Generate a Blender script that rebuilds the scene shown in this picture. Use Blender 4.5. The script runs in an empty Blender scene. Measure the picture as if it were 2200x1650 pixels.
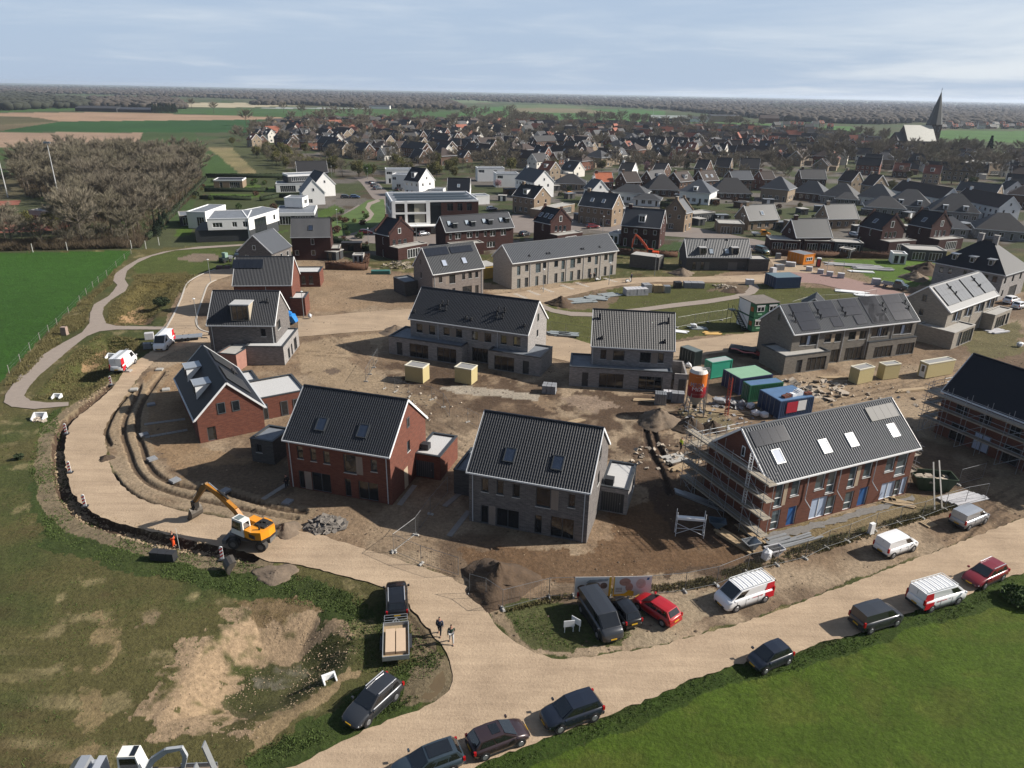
import bpy,math,random,zlib
import numpy as np
from mathutils import Vector,Matrix
from mathutils.geometry import tessellate_polygon
sc=bpy.context.scene
COL=sc.collection
R=math.radians
# --------- camera
CAM_H=40.0
FPX=1525.0
ROLL=math.atan(43/2200)
PITCH=math.atan((825-197)/FPX)
cr,sr,cp_,sp_=math.cos(ROLL),math.sin(ROLL),math.cos(PITCH),math.sin(PITCH)
cam=bpy.data.objects.new('camera',bpy.data.cameras.new('camera'))
COL.objects.link(cam)
R0,U0,F0=Vector((1,0,0)),Vector((0,sp_,cp_)),Vector((0,cp_,-sp_))
rx,ux_=R0*cr+U0*sr,-R0*sr+U0*cr
cam.matrix_world=Matrix(((rx.x,ux_.x,-F0 .x,0),(rx.y,ux_.y,-F0 .y,0),(rx.z,ux_.z,-F0 .z,CAM_H),(0,0,0,1)))
cam.data.sensor_width=36
cam.data.lens=36*FPX/2200
cam.data.clip_start=0.5
cam.data.clip_end=40000
sc.camera=cam
# --------- light
SUN_EL,SUN_AZ=34.0,6.0
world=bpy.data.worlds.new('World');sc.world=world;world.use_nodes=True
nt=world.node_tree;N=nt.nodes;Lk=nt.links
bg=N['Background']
sky=N.new('ShaderNodeTexSky');sky.sky_type='NISHITA';sky.sun_disc=False
sky.sun_elevation=R(SUN_EL);sky.sun_rotation=R(90-SUN_AZ)
sky.air_density=1.0;sky.dust_density=1.2;sky.ozone_density=1.5;sky.altitude=40
tc=N.new('ShaderNodeTexCoord')
sep=N.new('ShaderNodeSeparateXYZ');Lk.new(tc.outputs['Generated'],sep.inputs[0])
zz=N.new('ShaderNodeMath');zz.operation='ADD';zz.inputs[1].default_value=0.06;Lk.new(sep.outputs['Z'],zz.inputs[0])
dv=N.new('ShaderNodeVectorMath');dv.operation='SCALE';Lk.new(tc.outputs['Generated'],dv.inputs[0])
iv=N.new('ShaderNodeMath');iv.operation='DIVIDE';iv.inputs[0].default_value=0.22;Lk.new(zz.outputs[0],iv.inputs[1]);Lk.new(iv.outputs[0],dv.inputs['Scale'])
mp=N.new('ShaderNodeMapping');mp.inputs['Scale'].default_value=(.8,.8,3.6);mp.inputs['Location'].default_value=(3.1,0.4,0)
Lk.new(dv.outputs[0],mp.inputs[0])
ns=N.new('ShaderNodeTexNoise');ns.inputs['Scale'].default_value=1.5;ns.inputs['Detail'].default_value=9;ns.inputs['Roughness'].default_value=0.58
ns.inputs['Distortion'].default_value=0.35
Lk.new(mp.outputs[0],ns.inputs['Vector'])
cov=N.new('ShaderNodeMath');cov.operation='MULTIPLY_ADD';cov.inputs[1].default_value=0.22;cov.inputs[2].default_value=0.0
Lk.new(sep.outputs['X'],cov.inputs[0])
ad=N.new('ShaderNodeMath');ad.operation='ADD';Lk.new(ns.outputs['Fac'],ad.inputs[0]);Lk.new(cov.outputs[0],ad.inputs[1])
rmp=N.new('ShaderNodeMapRange');rmp.interpolation_type='SMOOTHSTEP'
rmp.inputs['From Min'].default_value=0.40;rmp.inputs['From Max'].default_value=0.78;rmp.inputs['To Min'].default_value=0.0;rmp.inputs['To Max'].default_value=1.0
Lk.new(ad.outputs[0],rmp.inputs['Value'])
mix=N.new('ShaderNodeMix');mix.data_type='RGBA';Lk.new(rmp.outputs[0],mix.inputs['Factor'])
mix.inputs['A'].default_value=(4.9,6.15,8.0,1);mix.inputs['B'].default_value=(8.2,8.9,9.7,1)
mix2=N.new('ShaderNodeMix');mix2 .data_type='RGBA';
zr=N.new('ShaderNodeMapRange');zr.inputs['From Min'].default_value=.12;zr.inputs['From Max'].default_value=.30;zr.inputs['To Min'].default_value=.9;zr.inputs['To Max'].default_value=.22;Lk.new(sep.outputs['Z'],zr.inputs['Value']);Lk.new(zr.outputs[0],mix2 .inputs['Factor'])
Lk.new(sky.outputs[0],mix2 .inputs['A']);Lk.new(mix.outputs['Result'],mix2 .inputs['B'])
bk=N.new('ShaderNodeMapRange');bk.interpolation_type='SMOOTHSTEP';bk.inputs['From Min'].default_value=-.55;bk.inputs['From Max'].default_value=.25;bk.inputs['To Min'].default_value=.68;Lk.new(sep.outputs['Y'],bk.inputs['Value'])  # unseen sky behind the camera dimmed, added to deepen shade on front walls
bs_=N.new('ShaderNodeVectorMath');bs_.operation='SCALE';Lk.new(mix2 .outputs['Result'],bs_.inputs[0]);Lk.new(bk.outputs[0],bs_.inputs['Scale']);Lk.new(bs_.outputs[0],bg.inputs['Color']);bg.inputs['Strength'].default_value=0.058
sun=bpy.data.objects.new('sun',bpy.data.lights.new('sun','SUN'));COL.objects.link(sun)
sun.data.energy=5.0;sun.data.angle=R(0.6);sun.data.color=(1.0,0.93,0.83)
sd=Vector((math.cos(R(SUN_AZ))*math.cos(R(SUN_EL)),math.sin(R(SUN_AZ))*math.cos(R(SUN_EL)),math.sin(R(SUN_EL))))
sun.rotation_euler=sd.to_track_quat('Z','Y').to_euler();sun.location=(200,0,200)
sc.view_settings.view_transform='Standard';sc.view_settings.look='None'
sc.view_settings.exposure=0.7;sc.view_settings.gamma=1
sc.render.engine='CYCLES'
sc.cycles.max_bounces=6;sc.cycles.volume_bounces=1;sc.cycles.transparent_max_bounces=12
sc.cycles.use_denoising=True;sc.cycles.caustics_reflective=False;sc.cycles.caustics_refractive=False
# --------- pixel -> place helpers
def ray(px,py):
 x=(px-1100)/FPX;y=-(py-825)/FPX
 u=x*cr-y*sr;v=x*sr+y*cr
 return(u,cp_+v*sp_,-sp_+v*cp_)
def G(px,py,z=0.0):
 d=ray(px,py);t=(z-CAM_H)/d[2]
 return(d[0]*t,d[1]*t,z)
def G2(px,py,z=0.0):return G(px,py,z)[:2]
def Z(ox,oy,s):
 """zoomed picture -> photo pixel"""
 return lambda x,y:(ox+x/s,oy+y/s)
 # --------- materials
MATS={}
def alb(c):return tuple(v*(.68+.27*min(1,(v/.72)**2))for v in c[:3])
def nodes_of(m):
 m.use_nodes=True;return m.node_tree.nodes,m.node_tree.links,m.node_tree.nodes['Principled BSDF']
def M(name,col,rough=0.8,var=0.12,scale=1.5,metal=0.0,bump=0.0,bscale=8.0,spec=0.4,stretch=(1,1,1),coat=0.0,rnd=0.0):
 if name in MATS:return MATS[name]
 m=bpy.data.materials.new(name);n,l,b=nodes_of(m)
 b.inputs['Roughness'].default_value=rough;b.inputs['Metallic'].default_value=metal
 b.inputs['Specular IOR Level'].default_value=spec;b.inputs['Coat Weight'].default_value=coat
 t=n.new('ShaderNodeTexCoord');mpn=n.new('ShaderNodeMapping');mpn.inputs['Scale'].default_value=stretch
 l.new(t.outputs['Object'],mpn.inputs[0])
 a=n.new('ShaderNodeTexNoise');a.inputs['Scale'].default_value=scale;a.inputs['Detail'].default_value=6;a.inputs['Roughness'].default_value=0.65
 l.new(mpn.outputs[0],a.inputs['Vector'])
 r=n.new('ShaderNodeMapRange');r.inputs['From Min'].default_value=0.25;r.inputs['From Max'].default_value=0.75
 r.inputs['To Min'].default_value=1-var;r.inputs['To Max'].default_value=1+var
 l.new(a.outputs['Fac'],r.inputs['Value'])
 sc_=r.outputs[0]
 if rnd:
  oi=n.new('ShaderNodeObjectInfo');q=n.new('ShaderNodeMapRange');q.inputs['To Min'].default_value=1-rnd;q.inputs['To Max'].default_value=1+rnd
  l.new(oi.outputs['Random'],q.inputs['Value']);mm=n.new('ShaderNodeMath');mm.operation='MULTIPLY'
  l.new(sc_,mm.inputs[0]);l.new(q.outputs[0],mm.inputs[1]);sc_=mm.outputs[0]
 v=n.new('ShaderNodeVectorMath');v.operation='SCALE';v.inputs[0].default_value=alb(col)
 l.new(sc_,v.inputs['Scale']);l.new(v.outputs[0],b.inputs['Base Color'])
 if bump:
  c=n.new('ShaderNodeTexNoise');c.inputs['Scale'].default_value=bscale;c.inputs['Detail'].default_value=5
  l.new(t.outputs['Object'],c.inputs['Vector'])
  bu=n.new('ShaderNodeBump');bu.inputs['Strength'].default_value=bump;bu.inputs['Distance'].default_value=0.1
  l.new(c.outputs['Fac'],bu.inputs['Height']);l.new(bu.outputs[0],b.inputs['Normal'])
 MATS[name]=m;return m
def brick(name,c1,c2,mortar,patch=0.25,rnd=0.0):
 if name in MATS:return MATS[name]
 m=bpy.data.materials.new(name);n,l,b=nodes_of(m);b.inputs['Roughness'].default_value=0.9;b.inputs['Specular IOR Level'].default_value=0.2
 t=n.new('ShaderNodeTexCoord');s=n.new('ShaderNodeSeparateXYZ');l.new(t.outputs['Object'],s.inputs[0])
 a=n.new('ShaderNodeMath');l.new(s.outputs['X'],a.inputs[0]);l.new(s.outputs['Y'],a.inputs[1])
 c=n.new('ShaderNodeCombineXYZ');l.new(a.outputs[0],c.inputs['X']);l.new(s.outputs['Z'],c.inputs['Y'])
 bt=n.new('ShaderNodeTexBrick');l.new(c.outputs[0],bt.inputs['Vector'])
 bt.inputs['Scale'].default_value=1.0;bt.inputs['Brick Width'].default_value=0.42;bt.inputs['Row Height'].default_value=0.11
 bt.inputs['Mortar Size'].default_value=0.012;bt.inputs['Bias'].default_value=0.0
 bt.inputs['Color1'].default_value=(*alb(c1),1);bt.inputs['Color2'].default_value=(*alb(c2),1);bt.inputs['Mortar'].default_value=(*alb(mortar),1)
 mp2=n.new('ShaderNodeMapping');mp2 .inputs['Scale'].default_value=(0.9,3.2,1);l.new(c.outputs[0],mp2 .inputs[0])
 no=n.new('ShaderNodeTexNoise');no.inputs['Scale'].default_value=1.6;no.inputs['Detail'].default_value=8;no.inputs['Roughness'].default_value=0.75
 l.new(mp2 .outputs[0],no.inputs['Vector'])
 r=n.new('ShaderNodeMapRange');r.inputs['From Min'].default_value=0.3;r.inputs['From Max'].default_value=0.7
 r.inputs['To Min'].default_value=1-patch;r.inputs['To Max'].default_value=1+patch;l.new(no.outputs['Fac'],r.inputs['Value'])
 o=r.outputs[0]
 if rnd:
  oi=n.new('ShaderNodeObjectInfo');q=n.new('ShaderNodeMapRange');q.inputs['To Min'].default_value=1-rnd;q.inputs['To Max'].default_value=1+rnd
  l.new(oi.outputs['Random'],q.inputs['Value']);mm=n.new('ShaderNodeMath');mm.operation='MULTIPLY';l.new(o,mm.inputs[0]);l.new(q.outputs[0],mm.inputs[1]);o=mm.outputs[0]
 v=n.new('ShaderNodeVectorMath');v.operation='SCALE';l.new(bt.outputs['Color'],v.inputs[0]);l.new(o,v.inputs['Scale'])
 l.new(v.outputs[0],b.inputs['Base Color']);MATS[name]=m;return m
RED=brick('red_brick',(0.22,0.078,0.052),(0.15,0.05,0.036),(0.18,0.11,0.085),0.18)
DKRED=brick('dark_red_brick',(0.085,0.032,0.027),(0.05,0.022,0.02),(0.08,0.055,0.05),0.2)
GREY=brick('grey_brick',(0.21,0.19,0.18),(0.13,0.12,0.12),(0.24,0.23,0.22),0.4)
LGREY=brick('light_grey_brick',(0.36,0.34,0.33),(0.25,0.24,0.24),(0.36,0.35,0.34),0.3)
DGREY=brick('dark_grey_brick',(0.12,0.115,0.11),(0.085,0.08,0.08),(0.13,0.125,0.12),0.25)
PALE=brick('pale_beige_brick',(0.44,0.41,0.37),(0.36,0.33,0.30),(0.40,0.37,0.34),0.22)
BEIGE=brick('beige_brick',(0.33,0.25,0.17),(0.25,0.185,0.13),(0.3,0.25,0.2),0.2)
BROWNBR=brick('brown_brick',(0.15,0.085,0.06),(0.10,0.06,0.045),(0.14,0.11,0.09),0.2)
V_BRICKS=[brick('village_brick_%s'%k,a,b_,c,0.2,0.15)for k,a,b_,c in(('brown',(0.17,0.10,0.07),(0.12,0.075,0.055),(0.17,0.13,0.11)),('red',(0.25,0.10,0.065),(0.19,0.08,0.055),(0.22,0.16,0.13)),('beige',(0.36,0.29,0.21),(0.29,0.23,0.17),(0.34,0.3,0.25)))]
PLASTER=M('white_plaster',(0.78,0.78,0.77),0.85,0.05,0.6)
VPLASTER=M('village_plaster',(0.66,0.64,0.60),0.85,0.08,0.6,rnd=0.08)
T_BLACK=M('black_roof_tiles',(0.024,0.028,0.037),0.48,0.2,2.2,spec=0.35)
T_NAVY=M('navy_roof_tiles',(0.012,0.015,0.023),0.55,0.15,2.0,spec=0.2)
T_GREY=M('grey_roof_tiles',(0.045,0.050,0.058),0.5,0.14,2.0,spec=0.4)
T_LGREY=M('light_grey_roof_tiles',(0.082,0.09,0.104),0.5,0.14,2.0,spec=0.4)
T_LIT=M('tiles_painted_sunlit',(0.105,0.113,0.127),0.5,0.12,2.0,spec=0.4)  # grey tile colour raised to stand in for sun on these roofs
T_SLATE=M('slate_roof',(0.048,0.052,0.062),0.5,0.2,3.0,spec=0.4)
V_ROOFS={'dark':M('village_dark_tiles',(0.028,0.028,0.032),0.7,0.25,1.2,rnd=0.3),'grey':M('village_grey_tiles',(0.050,0.052,0.058),0.7,0.2,1.2,rnd=0.2),'brown':M('village_brown_tiles',(0.055,0.038,0.033),0.8,0.2,1.2,rnd=0.2),'red':M('village_red_tiles',(0.25,0.085,0.05),0.8,0.2,1.2,rnd=0.2),'orange':M('village_orange_tiles',(0.40,0.13,0.06),0.8,0.2,1.2,rnd=0.1)}
WHITE=M('white_trim',(0.74,0.75,0.76),0.5,0.05,2)
GUTTER=M('gutter_grey',(0.55,0.57,0.59),0.4,0.08,3)
ZINC=M('zinc',(0.42,0.45,0.49),0.35,0.1,2,metal=0.4)
DARKTRIM=M('dark_trim',(0.055,0.062,0.07),0.5,0.1,3)
GRAVELROOF=M('gravel_roof',(0.52,0.52,0.52),0.95,0.28,9,bump=0.3,bscale=14)
BITUMEN=M('bitumen_roof',(0.20,0.22,0.25),0.75,0.25,1.2)
CONCRETE=M('concrete',(0.42,0.41,0.39),0.9,0.15,1.5)
PANEL=M('wood_panel',(0.34,0.29,0.25),0.8,0.1,14,stretch=(1,1,.05))
DPANEL=M('grey_wood_panel',(0.20,0.19,0.18),0.8,0.12,14,stretch=(1,1,.05))
FRAME=M('dark_frame',(0.10,0.11,0.12),0.5,0.05)
WFRAME=M('white_frame',(0.72,0.73,0.74),0.5,0.03)
SILL=M('stone_sill',(0.55,0.55,0.54),0.7,0.08)
GLASS=M('window_glass',(0.02,0.025,0.03),0.06,0.5,0.9,spec=0.9)
GLASSB=M('sky_light_glass',(0.03,0.045,0.08),0.05,0.2,0.9,spec=1.0)
GLASSW=M('bright_skylight_glass',(0.42,0.46,0.54),0.15,0.05,0.9,spec=0.6)
GLASSP=M('glass_painted_reflection',(0.10,0.135,0.15),0.1,.35,1.2,spec=.8)  # sky reflection painted into the glass as a lighter greenish base colour
CURTAIN=M('protective_film',(0.48,0.55,0.66),0.35,0.25,3,stretch=(6,6,.3))
BLUEDOOR=M('blue_door',(0.035,0.14,0.36),0.45,0.05)
SOLAR=M('solar_panel',(0.016,0.02,0.03),0.12,0.1,2,spec=0.7)
SOLARG=M('solar_panel_bright',(0.05,0.052,0.055),0.3,0.1,2,spec=0.8)
STEEL=M('galvanised_steel',(0.40,0.42,0.44),0.45,0.12,4,metal=0.5)
BLACK=M('black_rubber',(0.018,0.018,0.02),0.75,0.15,5)
DARKP=M('dark_plastic',(0.035,0.037,0.042),0.6,0.1,5)
WOODP=M('plank_wood',(0.40,0.31,0.20),0.85,0.2,3,stretch=(.3,4,4))
SHEDW=M('shed_wood',(0.50,0.44,0.25),0.8,0.10,2.2,stretch=(1,1,14))
# --------- mesh builder
class MB:
 def __init__(s):s.v=[];s.f=[];s.m=[]
 def face(s,pts,mi=0):
  k=len(s.v);s.v+=[tuple(p)for p in pts];s.f.append(tuple(range(k,k+len(pts))));s.m.append(mi)
 def grid(s,rows,mi=0,closed=False):
  k=len(s.v);nr,nc=len(rows),len(rows[0])
  for r_ in rows:s.v+=[tuple(p)for p in r_]
  for i in range(nr-1):
   for j in range(nc if closed else nc-1):
    j2=(j+1)%nc
    s.f.append((k+i*nc+j,k+i*nc+j2,k+(i+1)*nc+j2,k+(i+1)*nc+j));s.m.append(mi)
 def box(s,x0,y0,z0,x1,y1,z1,mi=0):
  k=len(s.v);s.v+=[(x0,y0,z0),(x1,y0,z0),(x1,y1,z0),(x0,y1,z0),(x0,y0,z1),(x1,y0,z1),(x1,y1,z1),(x0,y1,z1)]
  for f in((0,3,2,1),(4,5,6,7),(0,1,5,4),(1,2,6,5),(2,3,7,6),(3,0,4,7)):
   s.f.append(tuple(k+i for i in f));s.m.append(mi)
 def hexa(s,p,mi=0):
  k=len(s.v);s.v+=[tuple(q)for q in p]
  for f in((0,3,2,1),(4,5,6,7),(0,1,5,4),(1,2,6,5),(2,3,7,6),(3,0,4,7)):
   s.f.append(tuple(k+i for i in f));s.m.append(mi)
 def bar(s,a,b,w,h=None,mi=0,up=(0,0,1)):
  a,b=Vector(a),Vector(b);d=(b-a).normalized();h=h or w
  u=Vector(up)
  if abs(d.dot(u))>0.98:u=Vector((1,0,0))
  sx=d.cross(u).normalized()*(w/2);sz=sx.cross(d).normalized()*(h/2)
  s.hexa([a-sx-sz,b-sx-sz,b+sx-sz,a+sx-sz,a-sx+sz,b-sx+sz,b+sx+sz,a+sx+sz],mi)
 def tube(s,a,b,r,r2=None,n=6,mi=0,cap=True):
  a,b=Vector(a),Vector(b);r2=r if r2 is None else r2;d=(b-a).normalized()
  u=Vector((0,0,1))if abs(d.z)<0.95 else Vector((1,0,0))
  x=d.cross(u).normalized();y=x.cross(d)
  k=len(s.v)
  for c,rr in((a,r),(b,r2)):
   for i in range(n):
    t=2*math.pi*i/n;s.v.append(tuple(c+x*(math.cos(t)*rr)+y*(math.sin(t)*rr)))
  for i in range(n):
   j=(i+1)%n;s.f.append((k+i,k+j,k+n+j,k+n+i));s.m.append(mi)
  if cap:
   s.f.append(tuple(k+i for i in range(n))[::-1]);s.m.append(mi)
   s.f.append(tuple(k+n+i for i in range(n)));s.m.append(mi)
 def path(s,pts,radii,n=6,mi=0):
  for i in range(len(pts)-1):s.tube(pts[i],pts[i+1],radii[i],radii[i+1],n,mi)
 def prism(s,poly,z0,z1,mi=0,top=None):
  n=len(poly);k=len(s.v)
  s.v+=[(p[0],p[1],z0)for p in poly]+[(p[0],p[1],z1)for p in poly]
  for i in range(n):
   j=(i+1)%n;s.f.append((k+i,k+j,k+n+j,k+n+i));s.m.append(mi)
  s.f.append(tuple(k+n+i for i in range(n)));s.m.append(mi if top is None else top)
  s.f.append(tuple(k+i for i in range(n))[::-1]);s.m.append(mi)
 def mesh(s,name,mats,smooth=False):
  me=bpy.data.meshes.new(name);me.from_pydata(s.v,[],s.f)
  if not isinstance(mats,(list,tuple)):mats=[mats]
  for m in mats:me.materials.append(m)
  if len(mats)>1:me.polygons.foreach_set('material_index',s.m)
  if smooth:me.polygons.foreach_set('use_smooth',[True]*len(s.f))
  me.update();return me
 def build(s,name,mats,parent=None,smooth=False,loc=None,rz=None):
  o=bpy.data.objects.new(name,s.mesh(name,mats,smooth));COL.objects.link(o)
  if parent:o.parent=parent
  if loc:o.location=loc
  if rz:o.rotation_euler=(0,0,rz)
  return o
def tag(o,label=None,cat=None,group=None,kind=None):
 if label:o['label']=label
 if cat:o['category']=cat
 if group:o['group']=group
 if kind:o['kind']=kind
 return o
def thing(name,label,cat,loc=(0,0,0),rz=0.0,group=None,sc_=1.0):
 o=bpy.data.objects.new(name,None);COL.objects.link(o);o.location=loc;o.rotation_euler=(0,0,rz);o.empty_display_size=0.3
 if sc_!=1.0:o.scale=(sc_,)*3 if not isinstance(sc_,tuple)else sc_
 return tag(o,label,cat,group)
def copy_tree(o,parent=None):
 c=o.copy();COL.objects.link(c)
 if parent:c.parent=parent
 if o.name not in KIDS:KIDS[o.name]=list(o.children)
 for ch in KIDS[o.name]:copy_tree(ch,c)
 return c
KIDS={}
def dup(proto,loc,rz,label,group=None,cat=None,sc_=None):
 c=copy_tree(proto);c.location=loc;c.rotation_euler=(0,0,rz);c['label']=label
 if group:c['group']=group
 if cat:c['category']=cat
 if sc_:c.scale=(sc_,)*3 if not isinstance(sc_,tuple)else sc_
 return c
 # --------- houses
class Frame:
 """a house frame: x along the eave, y away from it, z up; made from three photographed roof corners"""
 def __init__(s,EL,ER,AP,he,end='R',d=None,hr=None):
  a,b=G(*EL,he),G(*ER,he);w=math.hypot(b[0]-a[0],b[1]-a[1])
  s.ux,s.uy=(b[0]-a[0])/w,(b[1]-a[1])/w;s.nx,s.ny=-s.uy,s.ux
  s.o=(a[0],a[1]);s.w=w;s.he=he;s.rz=math.atan2(s.uy,s.ux)
  if AP:
   q=b if end=='R' else a;e=ray(*AP);t=(q[0]*s.ux+q[1]*s.uy)/(e[0]*s.ux+e[1]*s.uy)
   x,y,z=e[0]*t,e[1]*t,CAM_H+e[2]*t
   dd=2*((x-q[0])*s.nx+(y-q[1])*s.ny)
   s.d=d or dd;s.hr=hr or z
  else:s.d,s.hr=d,hr
 @classmethod
 def at(cls,x,y,rz,w,d,he,hr):
  s=cls.__new__(cls);s.ux,s.uy=math.cos(rz),math.sin(rz);s.nx,s.ny=-s.uy,s.ux
  s.o=(x,y);s.w,s.d,s.he,s.hr,s.rz=w,d,he,hr,rz;return s
 def loc(s,X,Y):return((X-s.o[0])*s.ux+(Y-s.o[1])*s.uy,(X-s.o[0])*s.nx+(Y-s.o[1])*s.ny)
 def lz(s,px,py,z):return s.loc(*G2(px,py,z))
 def camray(s,px,py):
  d=ray(px,py);o=s.loc(0,0)
  return(o[0],o[1],CAM_H),(d[0]*s.ux+d[1]*s.uy,d[0]*s.nx+d[1]*s.ny,d[2])
 def onface(s,px,py,axis,c):
  """pixel -> (s along the face, z) on plane x=c or y=c"""
  o,d=s.camray(px,py);i=1 if axis=='y' else 0
  t=(c-o[i])/d[i];p=[o[k]+d[k]*t for k in range(3)]
  return(p[0]if axis=='y' else p[1],p[2])
 def onroof(s,px,py):
  """pixel -> (x, y) on the front slope"""
  o,d=s.camray(px,py);sl=(s.hr-s.he)/(s.d/2)
  t=(s.he+sl*o[1]-o[2])/(d[2]-sl*d[1]);return(o[0]+d[0]*t,o[1]+d[1]*t)
def rects(F,specs,axis,c,zo):
 """pixel rectangles (kind, x0, y0, x1, y1) -> holes (kind, s0, s1, z0, z1) on the face; zo maps zoomed picture to photo"""
 out=[]
 for q in specs:
  k,x0,y0,x1,y1=q[:5];cx,cy=(x0+x1)/2,(y0+y1)/2
  l=F.onface(*zo(x0,cy),axis,c);r_=F.onface(*zo(x1,cy),axis,c)
  t=F.onface(*zo(cx,y0),axis,c);b=F.onface(*zo(cx,y1),axis,c)
  s0,s1=sorted((l[0],r_[0]));z1,z0=t[1],b[1]
  out.append((k,s0,s1,max(z0,0.05),z1))
 return out
def fix(holes,lo,hi,ztop):
 o=[]
 for h in sorted(holes,key=lambda h:h[1]):
  k,a,b,z0,z1=h;a=max(a,lo+.12);b=min(b,hi-.12);z1=min(z1,ztop-.06)
  if z0<0.45:z0=0.05
  for q in o:
   if not(b<=q[1]or a>=q[2]or z1<=q[3]or z0>=q[4]):a=max(a,q[2])
  if b-a>.2 and z1-z0>.2:o.append((k,a,b,z0,z1))
 return o
def facade(mb,P,D,L,z0,z1,holes,dep=0.14,mi=0):
 """wall face from P along unit D for length L, outward normal = D rotated -90; holes cut with reveals"""
 nx,ny=D[1],-D[0]
 pt=lambda s,z,o=0:(P[0]+D[0]*s-nx*o,P[1]+D[1]*s-ny*o,z)
 xs=sorted({0,L,*[h[1]for h in holes],*[h[2]for h in holes]});zs=sorted({z0,z1,*[h[3]for h in holes],*[h[4]for h in holes]})
 for i in range(len(xs)-1):
  for j in range(len(zs)-1):
   a,b,c,d=xs[i],xs[i+1],zs[j],zs[j+1];mx,mz=(a+b)/2,(c+d)/2
   if any(h[1]<mx<h[2]and h[3]<mz<h[4]for h in holes):continue
   mb.face([pt(a,c),pt(b,c),pt(b,d),pt(a,d)],mi)
 for h in holes:
  a,b,c,d=h[1:5]
  mb.face([pt(a,c),pt(a,d),pt(a,d,dep),pt(a,c,dep)],mi);mb.face([pt(b,d),pt(b,c),pt(b,c,dep),pt(b,d,dep)],mi)
  mb.face([pt(a,d),pt(b,d),pt(b,d,dep),pt(a,d,dep)],mi);mb.face([pt(b,c),pt(a,c),pt(a,c,dep),pt(b,c,dep)],mi)
def opening(par,h,P,D,dep=0.14,fr=None,simple=False):
 k,a,b,z0,z1=h[:5];nx,ny=D[1],-D[0];W=b-a;H=z1-z0
 fr=fr or FRAME
 def at(o_):return(P[0]+D[0]*a-nx*o_,P[1]+D[1]*a-ny*o_,z0)
 rz=math.atan2(D[1],D[0])
 def put(mb,name,mats,par_,off):
  return mb.build(name,mats,par_,loc=at(off),rz=rz)
 g=MB();f=MB();t=0.07
 if k in 'wWsgB':
  mats={'w':GLASS,'W':GLASSP,'s':GLASSP,'g':GLASS,'B':CURTAIN}[k]
  if simple:
   g.box(0,0,0,W,.04,H,0);t=.09
   for q in((0,-.03,0,W,0,t),(0,-.03,H-t,W,0,H),(0,-.03,t,t,0,H-t),(W-t,-.03,t,W,0,H-t)):g.box(*q,1)
   if W>1.2:
    for i in range(1,max(2,round(W/.8))):x=W*i/max(2,round(W/.8));g.box(x-t/2,-.03,t,x+t/2,0,H-t,1)
   return put(g,'window',[mats,fr],par,-.03 if dep<0.05 else dep)
  g.box(0,0,0,W,.05,H);o=put(g,'window',mats,par,dep)
  for q in((0,-.05,0,W,0,t),(0,-.05,H-t,W,0,H),(0,-.05,t,t,0,H-t),(W-t,-.05,t,W,0,H-t)):f.box(*q)
  nm=0
  if W>1.7:nm=1 if W<2.6 else(2 if W<3.6 else 3)
  for i in range(nm):
   x=W*(i+1)/(nm+1);f.box(x-t/2,-.05,t,x+t/2,0,H-t)
  if k=='s':f.box(t,-.05,H*.36,W-t,0,H*.36+t)
  f.build('frame',fr,o)
  if z0>0.3 and k!='g':s_=MB();s_.box(-.05,-dep-.05,-.07,W+.05,-.05,0);s_.build('sill',SILL,o)
  return o
 if k in 'dbG':
  m={'d':DGDOOR,'b':BLUEDOOR,'G':DGDOOR}[k]
  g.box(0,0,0,W,.05,H);nm={'d':'door','b':'door','G':'garage_door'}[k];o=put(g,nm,m,par,dep)
  for q in((0,-.05,H-t,W,0,H),(0,-.05,0,t,0,H-t),(W-t,-.05,0,W,0,H-t)):f.box(*q)
  f.build('frame',fr if k!='b' else WFRAME,o)
  if k=='G':
   p=MB()
   for i in range(1,int(W/.25)):p.box(i*.25-.02,-.02,.02,i*.25+.02,0,H-t)
   p.build('panel',DPANEL,o)
  if k in 'dG':q=MB();q.box(W*.82,-.09,H*.45,W*.82+.05,-.05,H*.45+.14);q.build('handle',STEEL,o)
  return o
 if k in 'pqc':
  n_=max(2,int(W/.14))
  for i in range(n_):g.box(W*i/n_+.01,-.03,0,W*(i+1)/n_-.01,.05,H)
  return put(g,'cladding_panel',{'p':PANEL,'q':DPANEL,'c':M('cream_panel',(0.5,.42,.32),.7,.06)}[k],par,dep-.1)
DGDOOR=M('dark_door',(0.055,0.06,0.065),0.5,0.06)
FACES={'F':lambda w,d:((0,0),(1,0),w),'R':lambda w,d:((w,0),(0,1),d),'B':lambda w,d:((w,d),(-1,0),w),'L':lambda w,d:((0,d),(0,-1),d)}
def block(root,x0,y0,x1,y1,z0,z1,wall,holes={},name='wall',fr=None,simple=False,dep=0.14):
 """four outer walls with openings given per face in outline coordinates (face-local s)"""
 mb=MB();w,d=x1-x0,y1-y0;o=None;todo=[]
 for k,fn in FACES.items():
  P,D,L=fn(w,d);P=(P[0]+x0,P[1]+y0)
  hs=fix(holes.get(k,[]),0,L,z1);facade(mb,P,D,L,z0,z1,hs,dep)
  todo+=[(h,P,D)for h in hs]
 o=mb.build(name,wall,root)
 for h,P,D in todo:opening(root if name=='wall' else o,h,P,D,dep,fr,simple)
 return o
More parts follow.
